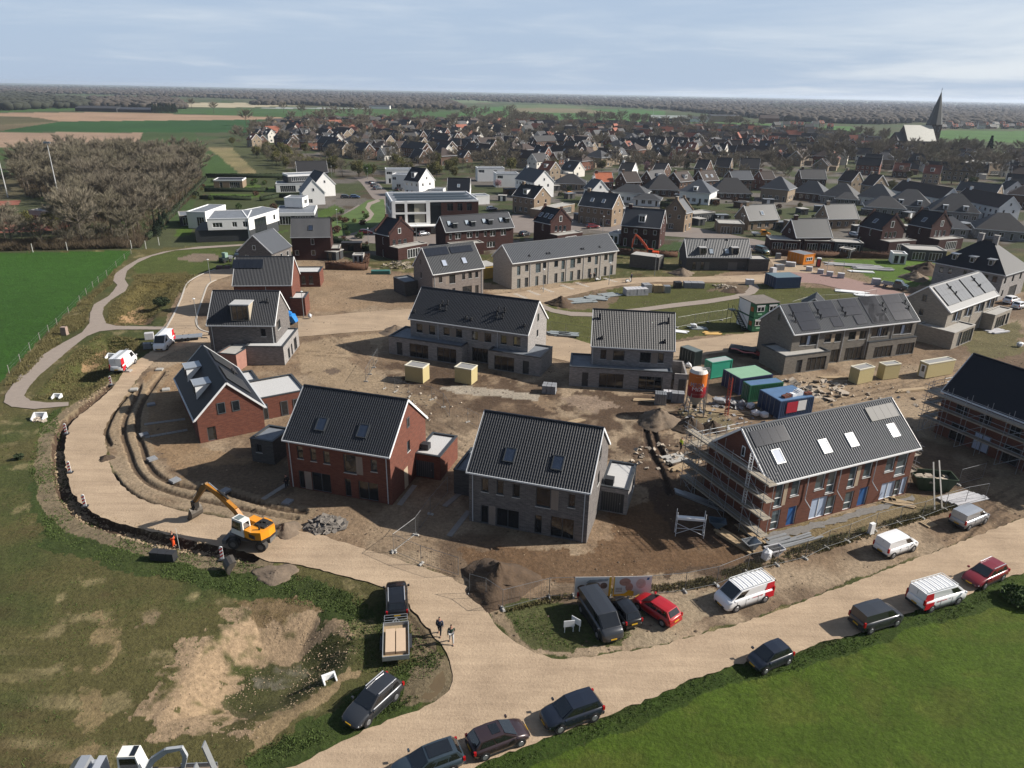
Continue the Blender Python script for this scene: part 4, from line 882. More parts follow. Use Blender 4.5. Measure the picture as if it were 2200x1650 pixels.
r,rf=house('brick_house','low grey brick house with two box dormers beside the orange site hut',F,DGREY,T_LGREY,I,pitch=.4,front=ph(Zb,('w',205,620,250,720),('q',252,620,300,735),('w',302,620,345,735),('q',348,620,405,735),('q',625,625,733,735),('G',738,625,825,735)),left=ph(Zb,('w',40,595,75,700)),sky=[Zb(430,495),Zb(612,495)],glass=M('pale_skylight',(.4,.45,.5),.15,.05),vents=[Zb(370,358),Zb(618,360)])
for a,b_ in((275,375),(655,755)):
 x0=F.onroof(*Zb(a+18,538))[0];x1,y0=F.onroof(*Zb(b_-5,538));dormer(rf,F,x0,x1,y0,y0*(F.hr-F.he)/(F.d/2)+F.he+1.7,M('beige_dormer',(.45,.40,.32),.8,.05),M('dormer_zinc',(.5,.5,.5),.5,.08))
annex(r,F,[Zb(885,590),Zb(1075,568),Zb(915,540)],3.0,DGREY,CONCRETE,{},zo=I,name='garage')
F=Frame((878,684.5),(1134.5,720),(1160,652.7),5.8,d=9.6,hr=9.9)
up=[]
for a,b_,c,d in((520,305,740,435),(840,350,1060,470),(1175,395,1405,525),(1515,440,1750,575)):
 dy=(d-b_)*.18
 up+=[('w',a,b_,a+72,d-25),('p',a+74,b_+8,a+148,d-12),('w',a+150,b_+20,c,d)]
r,rf=house('terrace','row of four light grey brick homes with two wood sheds in its yard',F,LGREY,T_BLACK,I,front=ph(Zm,*up,('w',1178,595,1365,765)),right=ph(Zm,('w',1950,185,1968,270),('w',1941,378,1960,455)),pitch=.25,vents=[Zm(500,165),(*Zm(828,75),1),(*Zm(890,75),1),(*Zm(800,125),1),(*Zm(868,140),1),Zm(1110,240),Zm(1170,255),(*Zm(1490,155),1),(*Zm(1565,165),1),(*Zm(1540,235),1),(*Zm(1470,225),1),Zm(1800,330)],pipes=(F.w*.25,F.w*.75))
annex(r,F,[Zm(190,452),Zm(1060,578),Zm(395,335)],3.0,LGREY,BITUMEN,{'F':ph(Zm,('d',290,525,355,700),('w',440,550,660,735),('w',765,595,990,775))},zo=I,name='extension')
annex(r,F,[Zm(1375,618),Zm(1985,712),Zm(2130,578)],3.0,LGREY,BITUMEN,{'F':ph(Zm,('w',1440,695,1675,890),('d',1775,745,1850,925))},zo=I,name='extension')
F=Frame((1270,743.6),(1450,753.6),None,5.8,d=9.2,hr=10.1)
r,rf=house('brick_house','light grey brick pair of homes left of the turquoise container',F,LGREY,T_BLACK,I,front=ph(Zw,('w',660,612,730,725),('p',733,615,805,735),('w',808,622,945,742),('w',1125,645,1255,765),('p',1258,650,1338,775),('w',1340,655,1410,770)),vents=[(*Zw(655,240),1),(*Zw(1465,290),1),Zw(680,475),Zw(1420,520)],pitch=.25,pipes=(.3,))
annex(r,F,[Zw(300,785),Zw(1510,885),Zw(335,655)],3.0,LGREY,BITUMEN,{'F':ph(Zw,('d',440,880,515,1065),('w',640,895,930,1085),('w',1105,930,1390,1115))},zo=I,name='extension')
mb=MB();q=[F.lz(*Zw(*p),3.0)for p in((1515,890),(1690,905),(1530,740))];X0,X1_,Y0_,Y1_=min(p[0]for p in q)+.3,max(p[0]for p in q),min(p[1]for p in q),max(p[1]for p in q)
for b4 in((X0,Y0_,X1_,Y0_+.25),(X0,Y1_-.25,X1_,Y1_),(X1_-.25,Y0_+.25,X1_,Y1_-.25)):mb.box(b4[0],b4[1],0,b4[2],b4[3],3.0)
o=mb.build('garage_wall',LGREY,r);opening(o,('d',.6,1.6,.05,2.2),(X0,Y0_),(1,0),-.02,FRAME)
F=Frame((1707,719),(1975.7,689),(1675.5,656),5.8,'L')
sp=[[Zs(1075,80),Zs(1280,60),Zs(1430,375),Zs(1225,395)],[Zs(1370,50),Zs(1560,32),Zs(1630,210),Zs(1450,240)],[Zs(1550,250),Zs(1650,230),Zs(1715,335),Zs(1600,350)],[Zs(1645,30),Zs(1840,8),Zs(1925,190),Zs(1740,215)],[Zs(1840,215),Zs(1930,200),Zs(1995,300),Zs(1880,320)],[Zq(-90,130),Zq(60,120),Zq(190,400),Zq(60,430)]and[Zs(1895,0),Zs(2080,-20),Zs(2190,275),Zs(2060,300)],[Zq(10,115),Zq(180,100),Zq(295,455),Zq(150,475)],[Zq(265,100),Zq(490,80),Zq(655,410),Zq(455,440)]]
def tri_front(f,a,b_,c,d,mid='B'):
 W=c-a;return[('w',*f(a,b_),*f(a+W*.40,d)),(mid,*f(a+W*.41,b_-(d-b_)*.04),*f(a+W*.62,d-(d-b_)*.02)),('w',*f(a+W*.63,b_-(d-b_)*.1),*f(c,d-(d-b_)*.08))]
up=tri_front(Zs,1205,450,1410,560)+tri_front(Zs,1495,430,1690,525,'c')+tri_front(Zs,1780,400,1985,495,'c')+tri_front(Zs,2055,370,2200,460)+tri_front(Zq,145,530,365,650)+tri_front(Zq,450,495,685,615)
low=ph(Zs,('w',1560,610,1660,765),('w',1730,585,1930,745))
r,rf=house('terrace','grey brick terrace whose grey roof carries tall columns of solar panels',F,brick('warm_grey_brick',(.26,.235,.205),(.19,.175,.155),(.27,.25,.22),.28),T_LIT,I,front=up+low,left=ph(Zs,('w',945,185,970,270)),pitch=.31,sol=sp[:5]+[sp[5]]+sp[6:],vents=[(*Zs(1115,215),1),(*Zs(1145,285),1),(*Zs(1410,185),1),(*Zs(1445,245),1),(*Zs(1700,155),1),(*Zs(1735,215),1),(*Zq(285,240),1),(*Zq(320,315),1),(*Zq(590,210),1),(*Zq(635,285),1)],gut=WHITE,pipes=[F.w*k/5 for k in(1,2,3,4)])
annex(r,F,[Zs(1065,690),Zs(1565,632),Zs(745,555)],3.0,brick('warm_grey_brick',(.26,.235,.205),(.19,.175,.155),(.27,.25,.22),.28),CONCRETE,{'F':ph(Zs,('d',1155,735,1220,905),('w',1280,700,1500,885))},zo=I,name='extension')
annex(r,F,None,3.0,brick('warm_grey_brick',(.26,.235,.205),(.19,.175,.155),(.27,.25,.22),.28),CONCRETE,{'F':ph(Zq,('w',170,780,405,965),('w',475,740,700,930))},x=(F.lz(*Zq(110,730),3.0)[0],F.w+.1),y=(F.lz(*Zq(110,730),3.0)[1],.4),name='extension',zo=I)
F=Frame((2042,671),(2146,633.6),(1995.5,614.5),5.8,'L',d=9.0,hr=9.5)
up=[]
for a,b_,c,d in((1240,320,1350,435),(1395,260,1505,370),(1550,200,1655,310),(1695,150,1795,260)):up+=tri_front(Zq,a,b_,c,d)
WG=brick('grey_brick_painted_sunlit',(.36,.33,.285),(.28,.255,.22),(.35,.32,.29),.25)  # brighter copy of the warm grey brick, sunlight put into its colour
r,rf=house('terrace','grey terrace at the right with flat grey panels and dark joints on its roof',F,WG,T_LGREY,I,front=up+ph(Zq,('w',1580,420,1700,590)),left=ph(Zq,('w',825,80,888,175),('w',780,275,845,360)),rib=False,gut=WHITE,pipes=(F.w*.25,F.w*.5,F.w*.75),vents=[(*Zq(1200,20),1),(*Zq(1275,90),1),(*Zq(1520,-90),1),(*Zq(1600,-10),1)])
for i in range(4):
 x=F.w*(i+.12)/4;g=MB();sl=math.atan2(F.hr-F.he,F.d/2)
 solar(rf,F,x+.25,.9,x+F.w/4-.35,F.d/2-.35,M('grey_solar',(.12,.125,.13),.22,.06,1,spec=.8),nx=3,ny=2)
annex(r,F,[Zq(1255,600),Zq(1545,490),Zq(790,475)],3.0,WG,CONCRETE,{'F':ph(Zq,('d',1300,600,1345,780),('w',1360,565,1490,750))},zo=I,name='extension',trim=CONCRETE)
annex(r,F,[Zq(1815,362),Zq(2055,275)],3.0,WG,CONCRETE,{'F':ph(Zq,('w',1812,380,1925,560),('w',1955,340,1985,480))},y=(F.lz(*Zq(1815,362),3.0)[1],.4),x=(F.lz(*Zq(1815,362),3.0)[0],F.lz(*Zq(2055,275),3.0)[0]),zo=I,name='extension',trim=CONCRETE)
a,b_=G2(2003.6,563,5.8),G2(2161,592,5.8);rz=math.atan2(b_[1]-a[1],b_[0]-a[0]);w=math.hypot(b_[0]-a[0],b_[1]-a[1])
F=Frame((2003.6,563),(2161,592),None,5.8,d=13.5,hr=11.3)
root=thing('villa','big hipped villa with black roof, three small dormers and two chimneys','house',(F.o[0],F.o[1],0),F.rz)
ZV=Z(1800,450,5.5)
hsF=[(h[0],h[1]-.5,h[2]-.5,h[3],h[4])for h in rects(F,ph(ZV,('w',1200,680,1245,750),('w',1300,695,1350,765),('w',1480,720,1520,790),('w',1725,770,1775,850),('w',1820,785,1885,865)),'y',.5,I)]
hsR=[('w',1,2,3.6,5),('w',5,6,3.6,5),('w',9,10,3.6,5),('w',1.4,2.2,.8,2.2),('G',5,9,.1,2.5)]
block(root,.5,.5,F.w-.5,13,0,5.75,LGREY,{'F':hsF,'R':hsR},'wall')
rf=hip_roof(root,F.w,13.5,5.8,11.3,T_NAVY,ov=0,k=.95)
for px in((1380,570),(1590,605),(1810,640)):
 sl=(11.3-5.8)/6.4;o_,d_=F.camray(*ZV(*px));t_=(5.8+sl*o_[1]-o_[2])/(d_[2]-sl*d_[1]);x,y=o_[0]+d_[0]*t_,o_[1]+d_[1]*t_
 g=MB();z0=5.8+sl*y;g.box(x-.55,y-.3,z0-.5,x+.55,y+1.2,z0+.9);o=g.build('dormer',DGREY,rf);g=MB();g.box(x-.8,y-.6,z0+.9,x+.8,y+1.2,z0+1.0);g.build('dormer_roof',ZINC,o);opening(o,('w',.15,.95,z0-.35,z0+.8),(x-.55,y-.3),(1,0),-.03,GUTTER,True)
for x in(6.0,F.w-6.0):chimney(rf,x,6.75,10.3,12.6,LGREY,.5)
F=Frame((1652,1042),(1977.5,962),(1593.6,920),5.8,'L',hr=9.7);F18=F
WR=brick('wine_brick',(0.20,0.075,0.05),(0.15,0.055,0.04),(0.19,0.12,0.09),.15)
fr18=ph(Zk,('s',1460,1160,1548,1420),('c',1558,1150,1600,1400),('W',1655,1110,1750,1290),('W',1940,1045,2045,1215),('s',2075,1020,2170,1255))+ph(Zk2,('s',360,850,432,1055),('c',438,840,475,1040),('W',520,805,600,950),('W',752,750,838,890),('s',862,715,965,925),('s',310,1110,395,1300),('b',460,1065,548,1255),('B',690,1010,830,1200),('s',832,985,895,1165),('B',898,955,975,1160))+ph(Zk3,('s',1300,260,1395,500),('b',1490,215,1590,445),('B',1765,110,1945,370),('s',1948,90,2045,320))
r,rf=house('terrace','red brown brick terrace with grey ribbed roof, four white skylights and scaffolded gable',F,WR,T_LIT,I,front=fr18,left=ph(Zk,('w',1065,700,1110,830)),pitch=.31,sky=[Zk(1490,832),Zk(2040,712),Zk2(383,565),Zk2(818,465)],glass=GLASSW,skyfr=WHITE,fr=WFRAME,sol=[[Zk(1140,545),Zk(1540,460),Zk(1630,640),Zk(1225,715)]],gut=WHITE,pipes=())
q=[F.onroof(*Zk2(*p))for p in((485,240),(800,180),(880,315),(565,380))];solar(rf,F,min(p[0]for p in q)+.4,min(p[1]for p in q),max(p[0]for p in q),max(p[1]for p in q),M('solar_painted_reflection',(.10,.10,.10),.6,.06,1,spec=.4),nx=4,ny=1)  # paler matte grey stands in for the reflection on these panels
for fx in(.26,.47,.71):
 p=MB();x=F.w*fx;p.path([(x,.2,5.7),(x,.2,2.9),(x+.15,.1,2.6),(x+.5,-.3,1.9)],[.05]*4);p.build('drainpipe',GUTTER,r)
for k,(a,b_)in enumerate(((.02,.3),(.3,.55),(.55,.8))):pass
F19=Frame((2024,840),(2200,907),(2084,764),5.8,'L');F19 .w=19.0;F19 .d=9.0;F19 .hr=10.2
r,rf=house('terrace','scaffolded house under a big plain navy roof at the right edge',F19,WR,T_NAVY,I,rib=False,front=[],simple=True,gut=WHITE)
for s0 in(2,5,8.5,12,15.5):opening(r,('w',s0,s0+1.4,3.4,5.1),(.1,.32),(1,0),-.03,FRAME,True);opening(r,('B' if s0 in(5,12)else 'w',s0,s0+2.0,.1,2.4),(.1,.32),(1,0),-.03,FRAME,True)
plain_house('shed','small dark gabled shed roof peeping over the terrace with solar columns',Frame.at(*G2(1772,690),R(65),5,5,2.2,4.2),DGREY,T_NAVY,gut=None,cat='shed',gwin=False,faces='')
# --------- village behind the estate
def flat(name,label,EL,ER,BR,z,wall,roofm=BITUMEN,z0=0.0,band=None,wins=(),group=None,d=None,cat='house',fr=WFRAME,root=None,right=(),dark=None):
 """flat-roofed block from three photographed roof corners"""
 F=Frame(EL,ER,None,z,d=1,hr=z)
 y=d or max(1.5,F.lz(*BR,z)[1]);w=F.w
 top=root is None
 if top:root=thing(name,label,cat,(F.o[0],F.o[1],0),F.rz,group)
 Fr=F
 hs={'F':[('w',w*a,w*b_,c,e)for a,b_,c,e in wins],'R':[('w',y*a,y*b_,c,e)for a,b_,c,e in right]}
 if top:o=block(root,0,0,w,y,z0,z,wall,hs,'wall',fr,True,.1);off=Vector((0,0,0));rr=0
 else:
  rw=root.matrix_basis.inverted();p=rw@Vector((F.o[0],F.o[1],0));rr=F.rz-root.rotation_euler.z
  o=block(root,0,0,w,y,z0,z,wall,hs,'wing',fr,True,.1);o.location=(p.x,p.y,0);o.rotation_euler=(0,0,rr)
 g=MB();g.box(.25,.25,z-.3,w-.25,y-.25,z-.1);g.build('flat_roof',roofm,o)
 t=MB()
 for q in((-.06,-.06,w+.06,.25),(-.06,y-.25,w+.06,y+.06),(-.06,.25,.25,y-.25),(w-.25,.25,w+.06,y-.25)):t.box(q[0],q[1],z-(band or.05),q[2],q[3],z+.12)
 t.build('roof_edge',WHITE if band or wall is PLASTER else CONCRETE,o)
 return root,w,y
DKPL=M('anthracite_render',(0.05,0.055,0.06),.8,.08)
def polyflat(root,px,z0,z1,mat,name,band=None,roof=BITUMEN):
 q=[G2(*p,z1)for p in px];inv=root.matrix_basis.inverted();q=[(inv@Vector((*p,0)))[:2]for p in q];g=MB();g.prism(q,z0,z1-.02,0,1);o=g.build(name,[mat,roof],root);g=MB()
 for i in range(len(q)):j=(i+1)%len(q);b_=band or.25;g.bar((*q[i],z1+.08-b_/2),(*q[j],z1+.08-b_/2),.3,b_)
 g.build('roof_edge',WHITE,o);return o,q
vr,_,_=flat('villa','long white modern villa hovering over a dark base, nearest the meadow path',(444,471),(532,469),(598,450),6.3,PLASTER,z0=3.3,wins=[(.12,.36,4.0,5.3),(.6,.72,4.0,5.4),(.86,.99,3.9,5.5)])
g=MB();F=Frame((444,471),(532,469),None,6.3,d=1,hr=6.3);D_=max(1.5,F.lz(598,450,6.3)[1]);g.box(-3.5,.4,0,F.w-.4,D_-.4,3.29);o=g.build('ground_floor',DKPL,vr)
o,q=polyflat(vr,[(533,469.5),(598,450),(562,444),(520,452)],3.0,6.25,PLASTER,'wing');d_=Vector((q[1][0]-q[0][0],q[1][1]-q[0][1]));L_=d_.length;d_/=L_;opening(vr,('w',3.0,L_*.55,.15,5.6),q[0],(d_.x,d_.y),-.04,DARKTRIM,True);opening(vr,('w',L_*.8,L_*.86,3.8,5.2),q[0],(d_.x,d_.y),-.04,DARKTRIM,True);g=MB();g.prism([q[0],(q[0][0]+d_.x*L_*.95,q[0][1]+d_.y*L_*.95),q[2],q[3]],0,3.0);g.build('ground_floor',DKPL,vr);g=MB();g.box(F.w-.3,-.02,0,F.w+.05,1.2,3.3);g.build('pillar',PLASTER,vr)
flat('villa','low white villa with canopy left of the hovering white villa',(400,455),(440,456),(472,440),4.9,PLASTER,band=.5,wins=[(.5,.9,.4,3.4)],right=[(.3,.9,.6,3.6)])
flat('carport','dark flat canopy on posts at the low white villa',(385,464),(426,462),(440,452),3.0,DKPL,wins=[(.15,.85,.1,2.5)],cat='carport')
flat('villa','white stacked villa with round-cornered top box and wide overhanging slab',(590,458),(675,457),(697,441),3.6,DKPL,band=.9,wins=[(.1,.4,.2,2.6),(.5,.9,.2,2.6)])
flat('villa_storey','white windowless top box standing on the stacked villa',(610,425),(649,426),(679,421),6.8,PLASTER,z0=3.8,d=6,right=[(.3,.8,4.6,6.0)])
flat('villa','white low villa with dark upper band beside the white gabled twins',(592,395),(676,394),(690,385),3.4,PLASTER,d=9,wins=[(.1,.5,.3,2.6),(.6,.9,.3,2.6)])
flat('villa_storey','dark upper storey under a white slab roof on the low white villa',(618,376),(690,373),(700,368),6.6,DKPL,z0=3.5,d=8,band=.7,wins=[(.1,.9,4.0,5.6)])
flat('bungalow','timber bungalow with black flat roof at the straw field',(458,387),(520,387),(530,381),3.3,BEIGE,roofm=T_NAVY,d=9,band=.4,wins=[(.2,.3,.2,2.5),(.55,.9,.2,2.5)])
def gab(name,label,fe,he,hr,gw,L,rz,wall,tiles,px,**k):
 """gable house whose gable (width gw) centre base is seen at px; ridge runs back along rz"""
 x,y=G2(*px);ux,uy=math.cos(rz),math.sin(rz);F=Frame.at(x+uy*gw/2,y-ux*gw/2,rz,L,gw,he,hr)
 return plain_house(name,label,F,wall,tiles,**k)
gab('house','white gabled house with pointed dark glass gable among the flat villas',0,4.2,9.0,8.5,11,R(112),PLASTER,T_SLATE,(676,440),faces='L')
gab('house','white gabled house with two small windows, right of the pointed glass gable',0,4.5,9.2,9,11,R(125),PLASTER,T_NAVY,(700,422),faces='LR')
F=Frame((638,371),(705,370),None,3.5,d=10,hr=8.2);plain_house('house','wide charcoal-roofed house behind the flat white villas',F,DKPL,V_ROOFS['dark'])
flat('house','white cube house with solar panels on the roof edge',(828,364),(884,364),(888,360),6.3,PLASTER,d=8,wins=[(.03,.25,4.0,5.4),(.1,.2,.2,2.4)])
flat('house','white cube house attached to the tall white gabled house',(841,375),(873,376),(880,370),6.2,PLASTER,d=7,wins=[(.05,.3,4.0,5.3),(.3,.6,.2,2.3)])
F=Frame((867,387),(899,391),(918,371),6.0,d=9.5,hr=10.8);plain_house('house','tall white gabled house with black roof and roof window beside the white cubes',F,PLASTER,T_NAVY,dormers=1,gwin=True)
flat('garage','white flat annexe right of the tall white gabled house',(921,406),(952,407),(959,402),3.0,PLASTER,d=5,cat='garage')
F=Frame((960,412),(1009,413),(1018,398),3.2,d=9,hr=8.0);plain_house('house','black-roofed house with white gable right behind the apartment block',F,PLASTER,T_NAVY,sky=1)
flat('garage','white block garage right behind the apartment block',(1023,421),(1052,420),(1055,416),3.2,PLASTER,d=6,cat='garage')
flat('house','white cube house, farther of the two right of the lawn village',(1026,361),(1084,361),(1087,357),6.2,PLASTER,d=7,wins=[(.03,.25,4.0,5.4),(.6,.72,4.2,5.2)])
flat('house','white cube house, nearer of the two right of the lawn village',(1066,373),(1115,373),(1120,369),6.0,PLASTER,d=8,wins=[(.05,.3,3.8,5.2)])
ar,aw,ad=flat('apartment_block','white and brown apartment block with solar panels on its flat roof',(842,433),(1028,430),(1012,411),9.8,DKRED,band=.35,fr=DARKTRIM,cat='apartment block',wins=[(.63,.70,6.8,9.0),(.75,.81,6.8,9.0),(.86,.92,6.8,9.0),(.63,.70,3.6,5.6),(.75,.81,3.6,5.6),(.86,.92,3.6,5.6)])
g=MB()
for x0,x1 in((-.1,.9),(aw*.14,aw*.17),(aw*.385,aw*.43)):g.box(x0,-.35,3.0,x1,-.02,9.75)
for z in(3.0,6.1,9.2):g.box(-.1,-.36,z,aw*.43,-.02,z+.55)
for i in range(4):g.box(-.35,ad*i/3-.3*(i>0),3.0,-.02,ad*i/3+.3,9.75)
for z in(3.0,6.1,9.2):g.box(-.36,0,z,-.02,ad,z+.5)
g.build('white_frame',PLASTER,ar)
for z in(3.6,6.7):
 for a,b_,m_ in((.04,.13,GLASS),(.18,.25,GLASS),(.25,.37,M('beige_shutter',(.42,.40,.33),.8,.1,8))):g=MB();g.box(aw*a,-.05,z,aw*b_,-.01,z+2.4);g.build('window',m_,ar)
g=MB();g.box(aw*.435,-.06,.2,aw*.56,-.01,9.4);g.build('glass_stairwell',GLASS,ar);g=MB();g.box(aw*.0,-2.4,2.7,aw*.5,-.02,3.0);g.build('canopy',PLASTER,ar)
for i in range(14):
 for j in range(3):
  p=MB();x=1.5+i*(aw-3)/14;y=1.5+j*(ad-3)/3;p.hexa([(x,y,9.85),(x+1.7,y,9.85),(x+1.7,y+1,10.2),(x,y+1,10.2),(x,y,9.9),(x+1.7,y,9.9),(x+1.7,y+1,10.25),(x,y+1,10.25)]);p.build('solar_panel',M('roof_solar',(.05,.07,.085),.3,.1,2,spec=.8),ar)
for lb,EL,ER,AP,en,he,wl,rf_,ex in[('white gabled house with long slate roof behind the beige brick house',(1106,384),(1147,393),(1167,371),'R',6.0,PLASTER,T_SLATE,dict(d=10,hr=10.6)),('beige brick house with black roof and one dormer above the red stepped house',(1100,420),(1147,427),(1167,401),'R',5.8,BEIGE,T_NAVY,dict(dormers=1)),('small white house with slate slope beside the orange roof',(1253,404),(1272,409),(1292,387),'R',5.0,PLASTER,T_SLATE,{}),('house with bright orange tiled roof',(1281,391),(1319,391),(1277,371),'L',5.0,V_BRICKS[1],V_ROOFS['orange'],{}),('brown brick house with brown roof right of the orange roof',(1346,392),(1379,391),(1334,369),'L',5.3,BROWNBR,V_ROOFS['brown'],{}),('brown brick house with patched solar roof and white dormer gable',(1402,389),(1436,386),(1392,367),'L',5.3,BROWNBR,V_ROOFS['grey'],dict(dormers=1)),('brick house with brown roof and white pointed dormer behind the dark hipped roof',(1462,391),(1492,388),(1447,370),'L',5.0,BROWNBR,V_ROOFS['brown'],dict(dormers=1)),('brown house with red brown roof and two tiny skylights',(1512,389),(1545,387),(1505,367),'L',5.0,BROWNBR,V_ROOFS['brown'],dict(sky=2)),('brown brick house with bluish solar roof beside the pink trees',(1575,386),(1620,386),(1565,366),'L',5.0,BROWNBR,T_LGREY,{}),('brick house with red gable just right of the pink blossom tree',(1640,386),(1668,386),(1630,367),'L',5.0,V_BRICKS[1],V_ROOFS['brown'],{}),('black-roofed house with white gable above the orange roof',(1328,367),(1357,369),(1369,349),'R',5.0,PLASTER,V_ROOFS['dark'],{}),('black-roofed brick house right of the large pink blossom tree',(1400,367),(1426,369),(1436,351),'R',5.0,BROWNBR,V_ROOFS['dark'],{}),('black-roofed house with brown gable over the white hipped villa',(1491,362),(1517,364),(1527,344),'R',5.0,BROWNBR,V_ROOFS['dark'],{}),('wide black-roofed house beside the tiny blossom garden',(1535,358),(1567,360),(1578,342),'R',5.0,BEIGE,V_ROOFS['dark'],dict(d=9,hr=9.5)),('wide black roof with pale verge, rightmost of the black-roofed four',(1588,361),(1631,363),(1647,344),'R',5.0,BEIGE,V_ROOFS['dark'],dict(d=9.5,hr=9.8)),('beige brick pair with grey roof and two roof windows behind the parked dark red car',(1242,441),(1315,449),(1325,420),'R',5.8,BEIGE,T_GREY,dict(sky=2,d=9,hr=10)),('dark brick pair with white dormer behind the orange excavator',(1334,484),(1419,491),(1431,456),'R',5.8,DKRED,T_SLATE,dict(dormers=1,d=9.5,hr=10.2)),('beige stepped gable house with light zinc roof',(1474,459),(1491,454),(1456,430),'L',5.8,BEIGE,T_LGREY,dict(step=True)),('low beige bungalow with grey gabled roof behind the yellow pickup',(1610,474),(1675,471),(1597,447),'L',3.2,BEIGE,T_GREY,dict(storeys=1,sky=1,d=8,hr=7.5)),('low beige bungalow with grey gabled roof and two white awnings, farther right',(1781,471),(1846,470),(1775,443),'L',3.2,BEIGE,T_GREY,dict(storeys=1,d=8,hr=7.5)),('dark brown house with grey roof behind the orange site hut',(1711,511),(1789,510),(1706,478),'L',3.6,DKRED,T_GREY,dict(storeys=1,d=8.5,hr=8.2)),('grey brown roofed house left of the two brown gables',(1722,384),(1777,385),(1722,361),'L',5.0,BROWNBR,V_ROOFS['grey'],dict(d=8.5,hr=9)),('brown gable house with white verge, left of the two',(1800,387),(1829,391),(1846,369),'R',5.3,V_BRICKS[2],V_ROOFS['brown'],dict(d=8,hr=9.6)),('brown gable house with white verge, right of the two',(1849,396),(1875,400),(1897,376),'R',5.3,V_BRICKS[2],V_ROOFS['brown'],dict(d=9,hr=9.8)),('long brown-roofed terrace with white end gable',(1915,408),(2022,428),(2047,407),'R',5.0,PLASTER,V_ROOFS['brown'],dict(d=9,hr=9)),('long brown-roofed terrace with white end gable, nearer the hedge',(2047,427),(2146,447),(2175,424),'R',5.0,PLASTER,V_ROOFS['brown'],dict(d=9,hr=9)),('long grey-roofed terrace with cream gable behind the brown ones',(2052,409),(2140,418),(2165,403),'R',5.0,V_BRICKS[2],V_ROOFS['grey'],dict(d=8.5,hr=8.6)),('white gabled house behind the grey-roofed terrace',(2140,404),(2160,408),(2172,391),'R',5.0,PLASTER,V_ROOFS['dark'],dict(d=8.5,hr=8.6)),]:
 d_,h_=ex.pop('d',None),ex.pop('hr',None);F=Frame(EL,ER,AP,he,en);F.d=d_ or min(max(F.d,7.5),10);F.hr=h_ or min(max(F.hr,he+3.2),he+5)
 plain_house('stepped_gable_house' if ex.get('step')else 'house',lb,F,wl,rf_,chim=True,group='village houses next to the new estate',**ex)
step_house('dark red stepped-gable house with three roof windows beside the village street',Frame((1145,474),(1182,482),(1204,449),5.8,d=8.6,hr=9.5),DKRED,ZC,ph(ZC,('w',408,1055,430,1105),('w',368,1140,392,1190),('w',404,1138,428,1190),('w',440,1138,466,1190)),front=ph(ZC,('w',255,1130,272,1180)),sky=[ZC(250,1045),ZC(297,1052),ZC(335,1065)],ann=3)
step_house('very dark stepped-gable house with one skylight, left of the twin',Frame((1845,484),(1895,495),(1920,460),5.8,d=8.8,hr=9.6),DKRED,ZD,ph(ZD,('w',1058,1100,1085,1155),('w',1003,1195,1027,1245),('w',1040,1195,1064,1245),('w',1077,1190,1103,1240)),front=ph(ZD,('w',870,1170,888,1225),('w',778,1235,795,1280)),sky=[ZD(925,1100)],ann=3.2)
step_house('very dark stepped-gable house with one skylight, right of the twin',Frame((1949,481),(2001,491),(2029,455),5.8,d=8.8,hr=9.8),DKRED,ZD,ph(ZD,('w',1485,1095,1510,1145),('w',1430,1180,1455,1230),('w',1465,1180,1490,1230),('w',1503,1180,1527,1230)),front=ph(ZD,('w',1292,1160,1310,1210),('w',1190,1225,1208,1275)),sky=[ZD(1345,1090)],ann=3.2)
for lb,px,rz,w,d,he,hr,wl,rf_,dm in[('low hipped bungalow with white eaves behind the village street',(1225,408),-5,13,12,2.8,6.5,V_BRICKS[2],V_ROOFS['dark'],0),('white hipped villa with big slate pyramid roof',(1490,436),-28,12,12,4.6,9.0,PLASTER,T_LGREY,1),('white bungalow with grey hipped roof at the long hedge',(1350,434),-22,13,9,4.0,6.8,PLASTER,V_ROOFS['grey'],0),('low white garage with hipped roof beside the long hedge',(1388,442),-15,10,8,2.6,4.4,PLASTER,V_ROOFS['grey'],0),('very dark wide hipped house behind the long hedge',(1425,422),0,13,12,2.8,8.5,BROWNBR,V_ROOFS['dark'],0),('dark thatched hipped house with two tiny skylights',(1570,428),-5,16,12,2.6,8.2,BROWNBR,V_ROOFS['dark'],0),('beige walled house with sharply lit black pyramid roof',(1660,430),-35,11,11,5.0,9.5,V_BRICKS[2],T_SLATE,0),('house with half-dark solar pyramid roof under the grey-brown roof',(1732,428),-35,13,11,3.0,7.6,BROWNBR,T_GREY,0),('house with dark pyramid roof left of the big solar roof',(1795,436),-35,13,12,3.0,8.0,LGREY,V_ROOFS['grey'],0),('house with big blue solar hip roof under the brown gables',(1872,440),-35,13,12,3.2,8.2,WHITE,T_GREY,0),('small grey hipped garage by the solar hip roof',(1815,441),-20,8,7,2.6,5.0,GREY,V_ROOFS['grey'],0),('low dark hipped house behind the left dark twin',(1895,462),-20,13,11,3.0,6.6,LGREY,V_ROOFS['grey'],0),('grey hipped house with two white dormers between the dark twins',(1945,458),-25,15,13,3.2,8.6,LGREY,V_ROOFS['grey'],2),('grey hipped house with white dormers right of the dark twins',(2040,472),-25,15,13,3.4,9.0,LGREY,V_ROOFS['grey'],2),('low slate hipped roof beside the big hipped villa',(2040,508),-15,9,9,2.8,5.8,LGREY,T_SLATE,0),('dark hipped house at the right edge above the hipped villa',(2140,512),-25,14,12,3.0,7.6,LGREY,V_ROOFS['dark'],0)]:
 x,y=G2(*px);hip_house('hipped_house',lb,x-w/2,y,R(rz),w,d,he,hr,wl,rf_,'hipped village houses',dm)
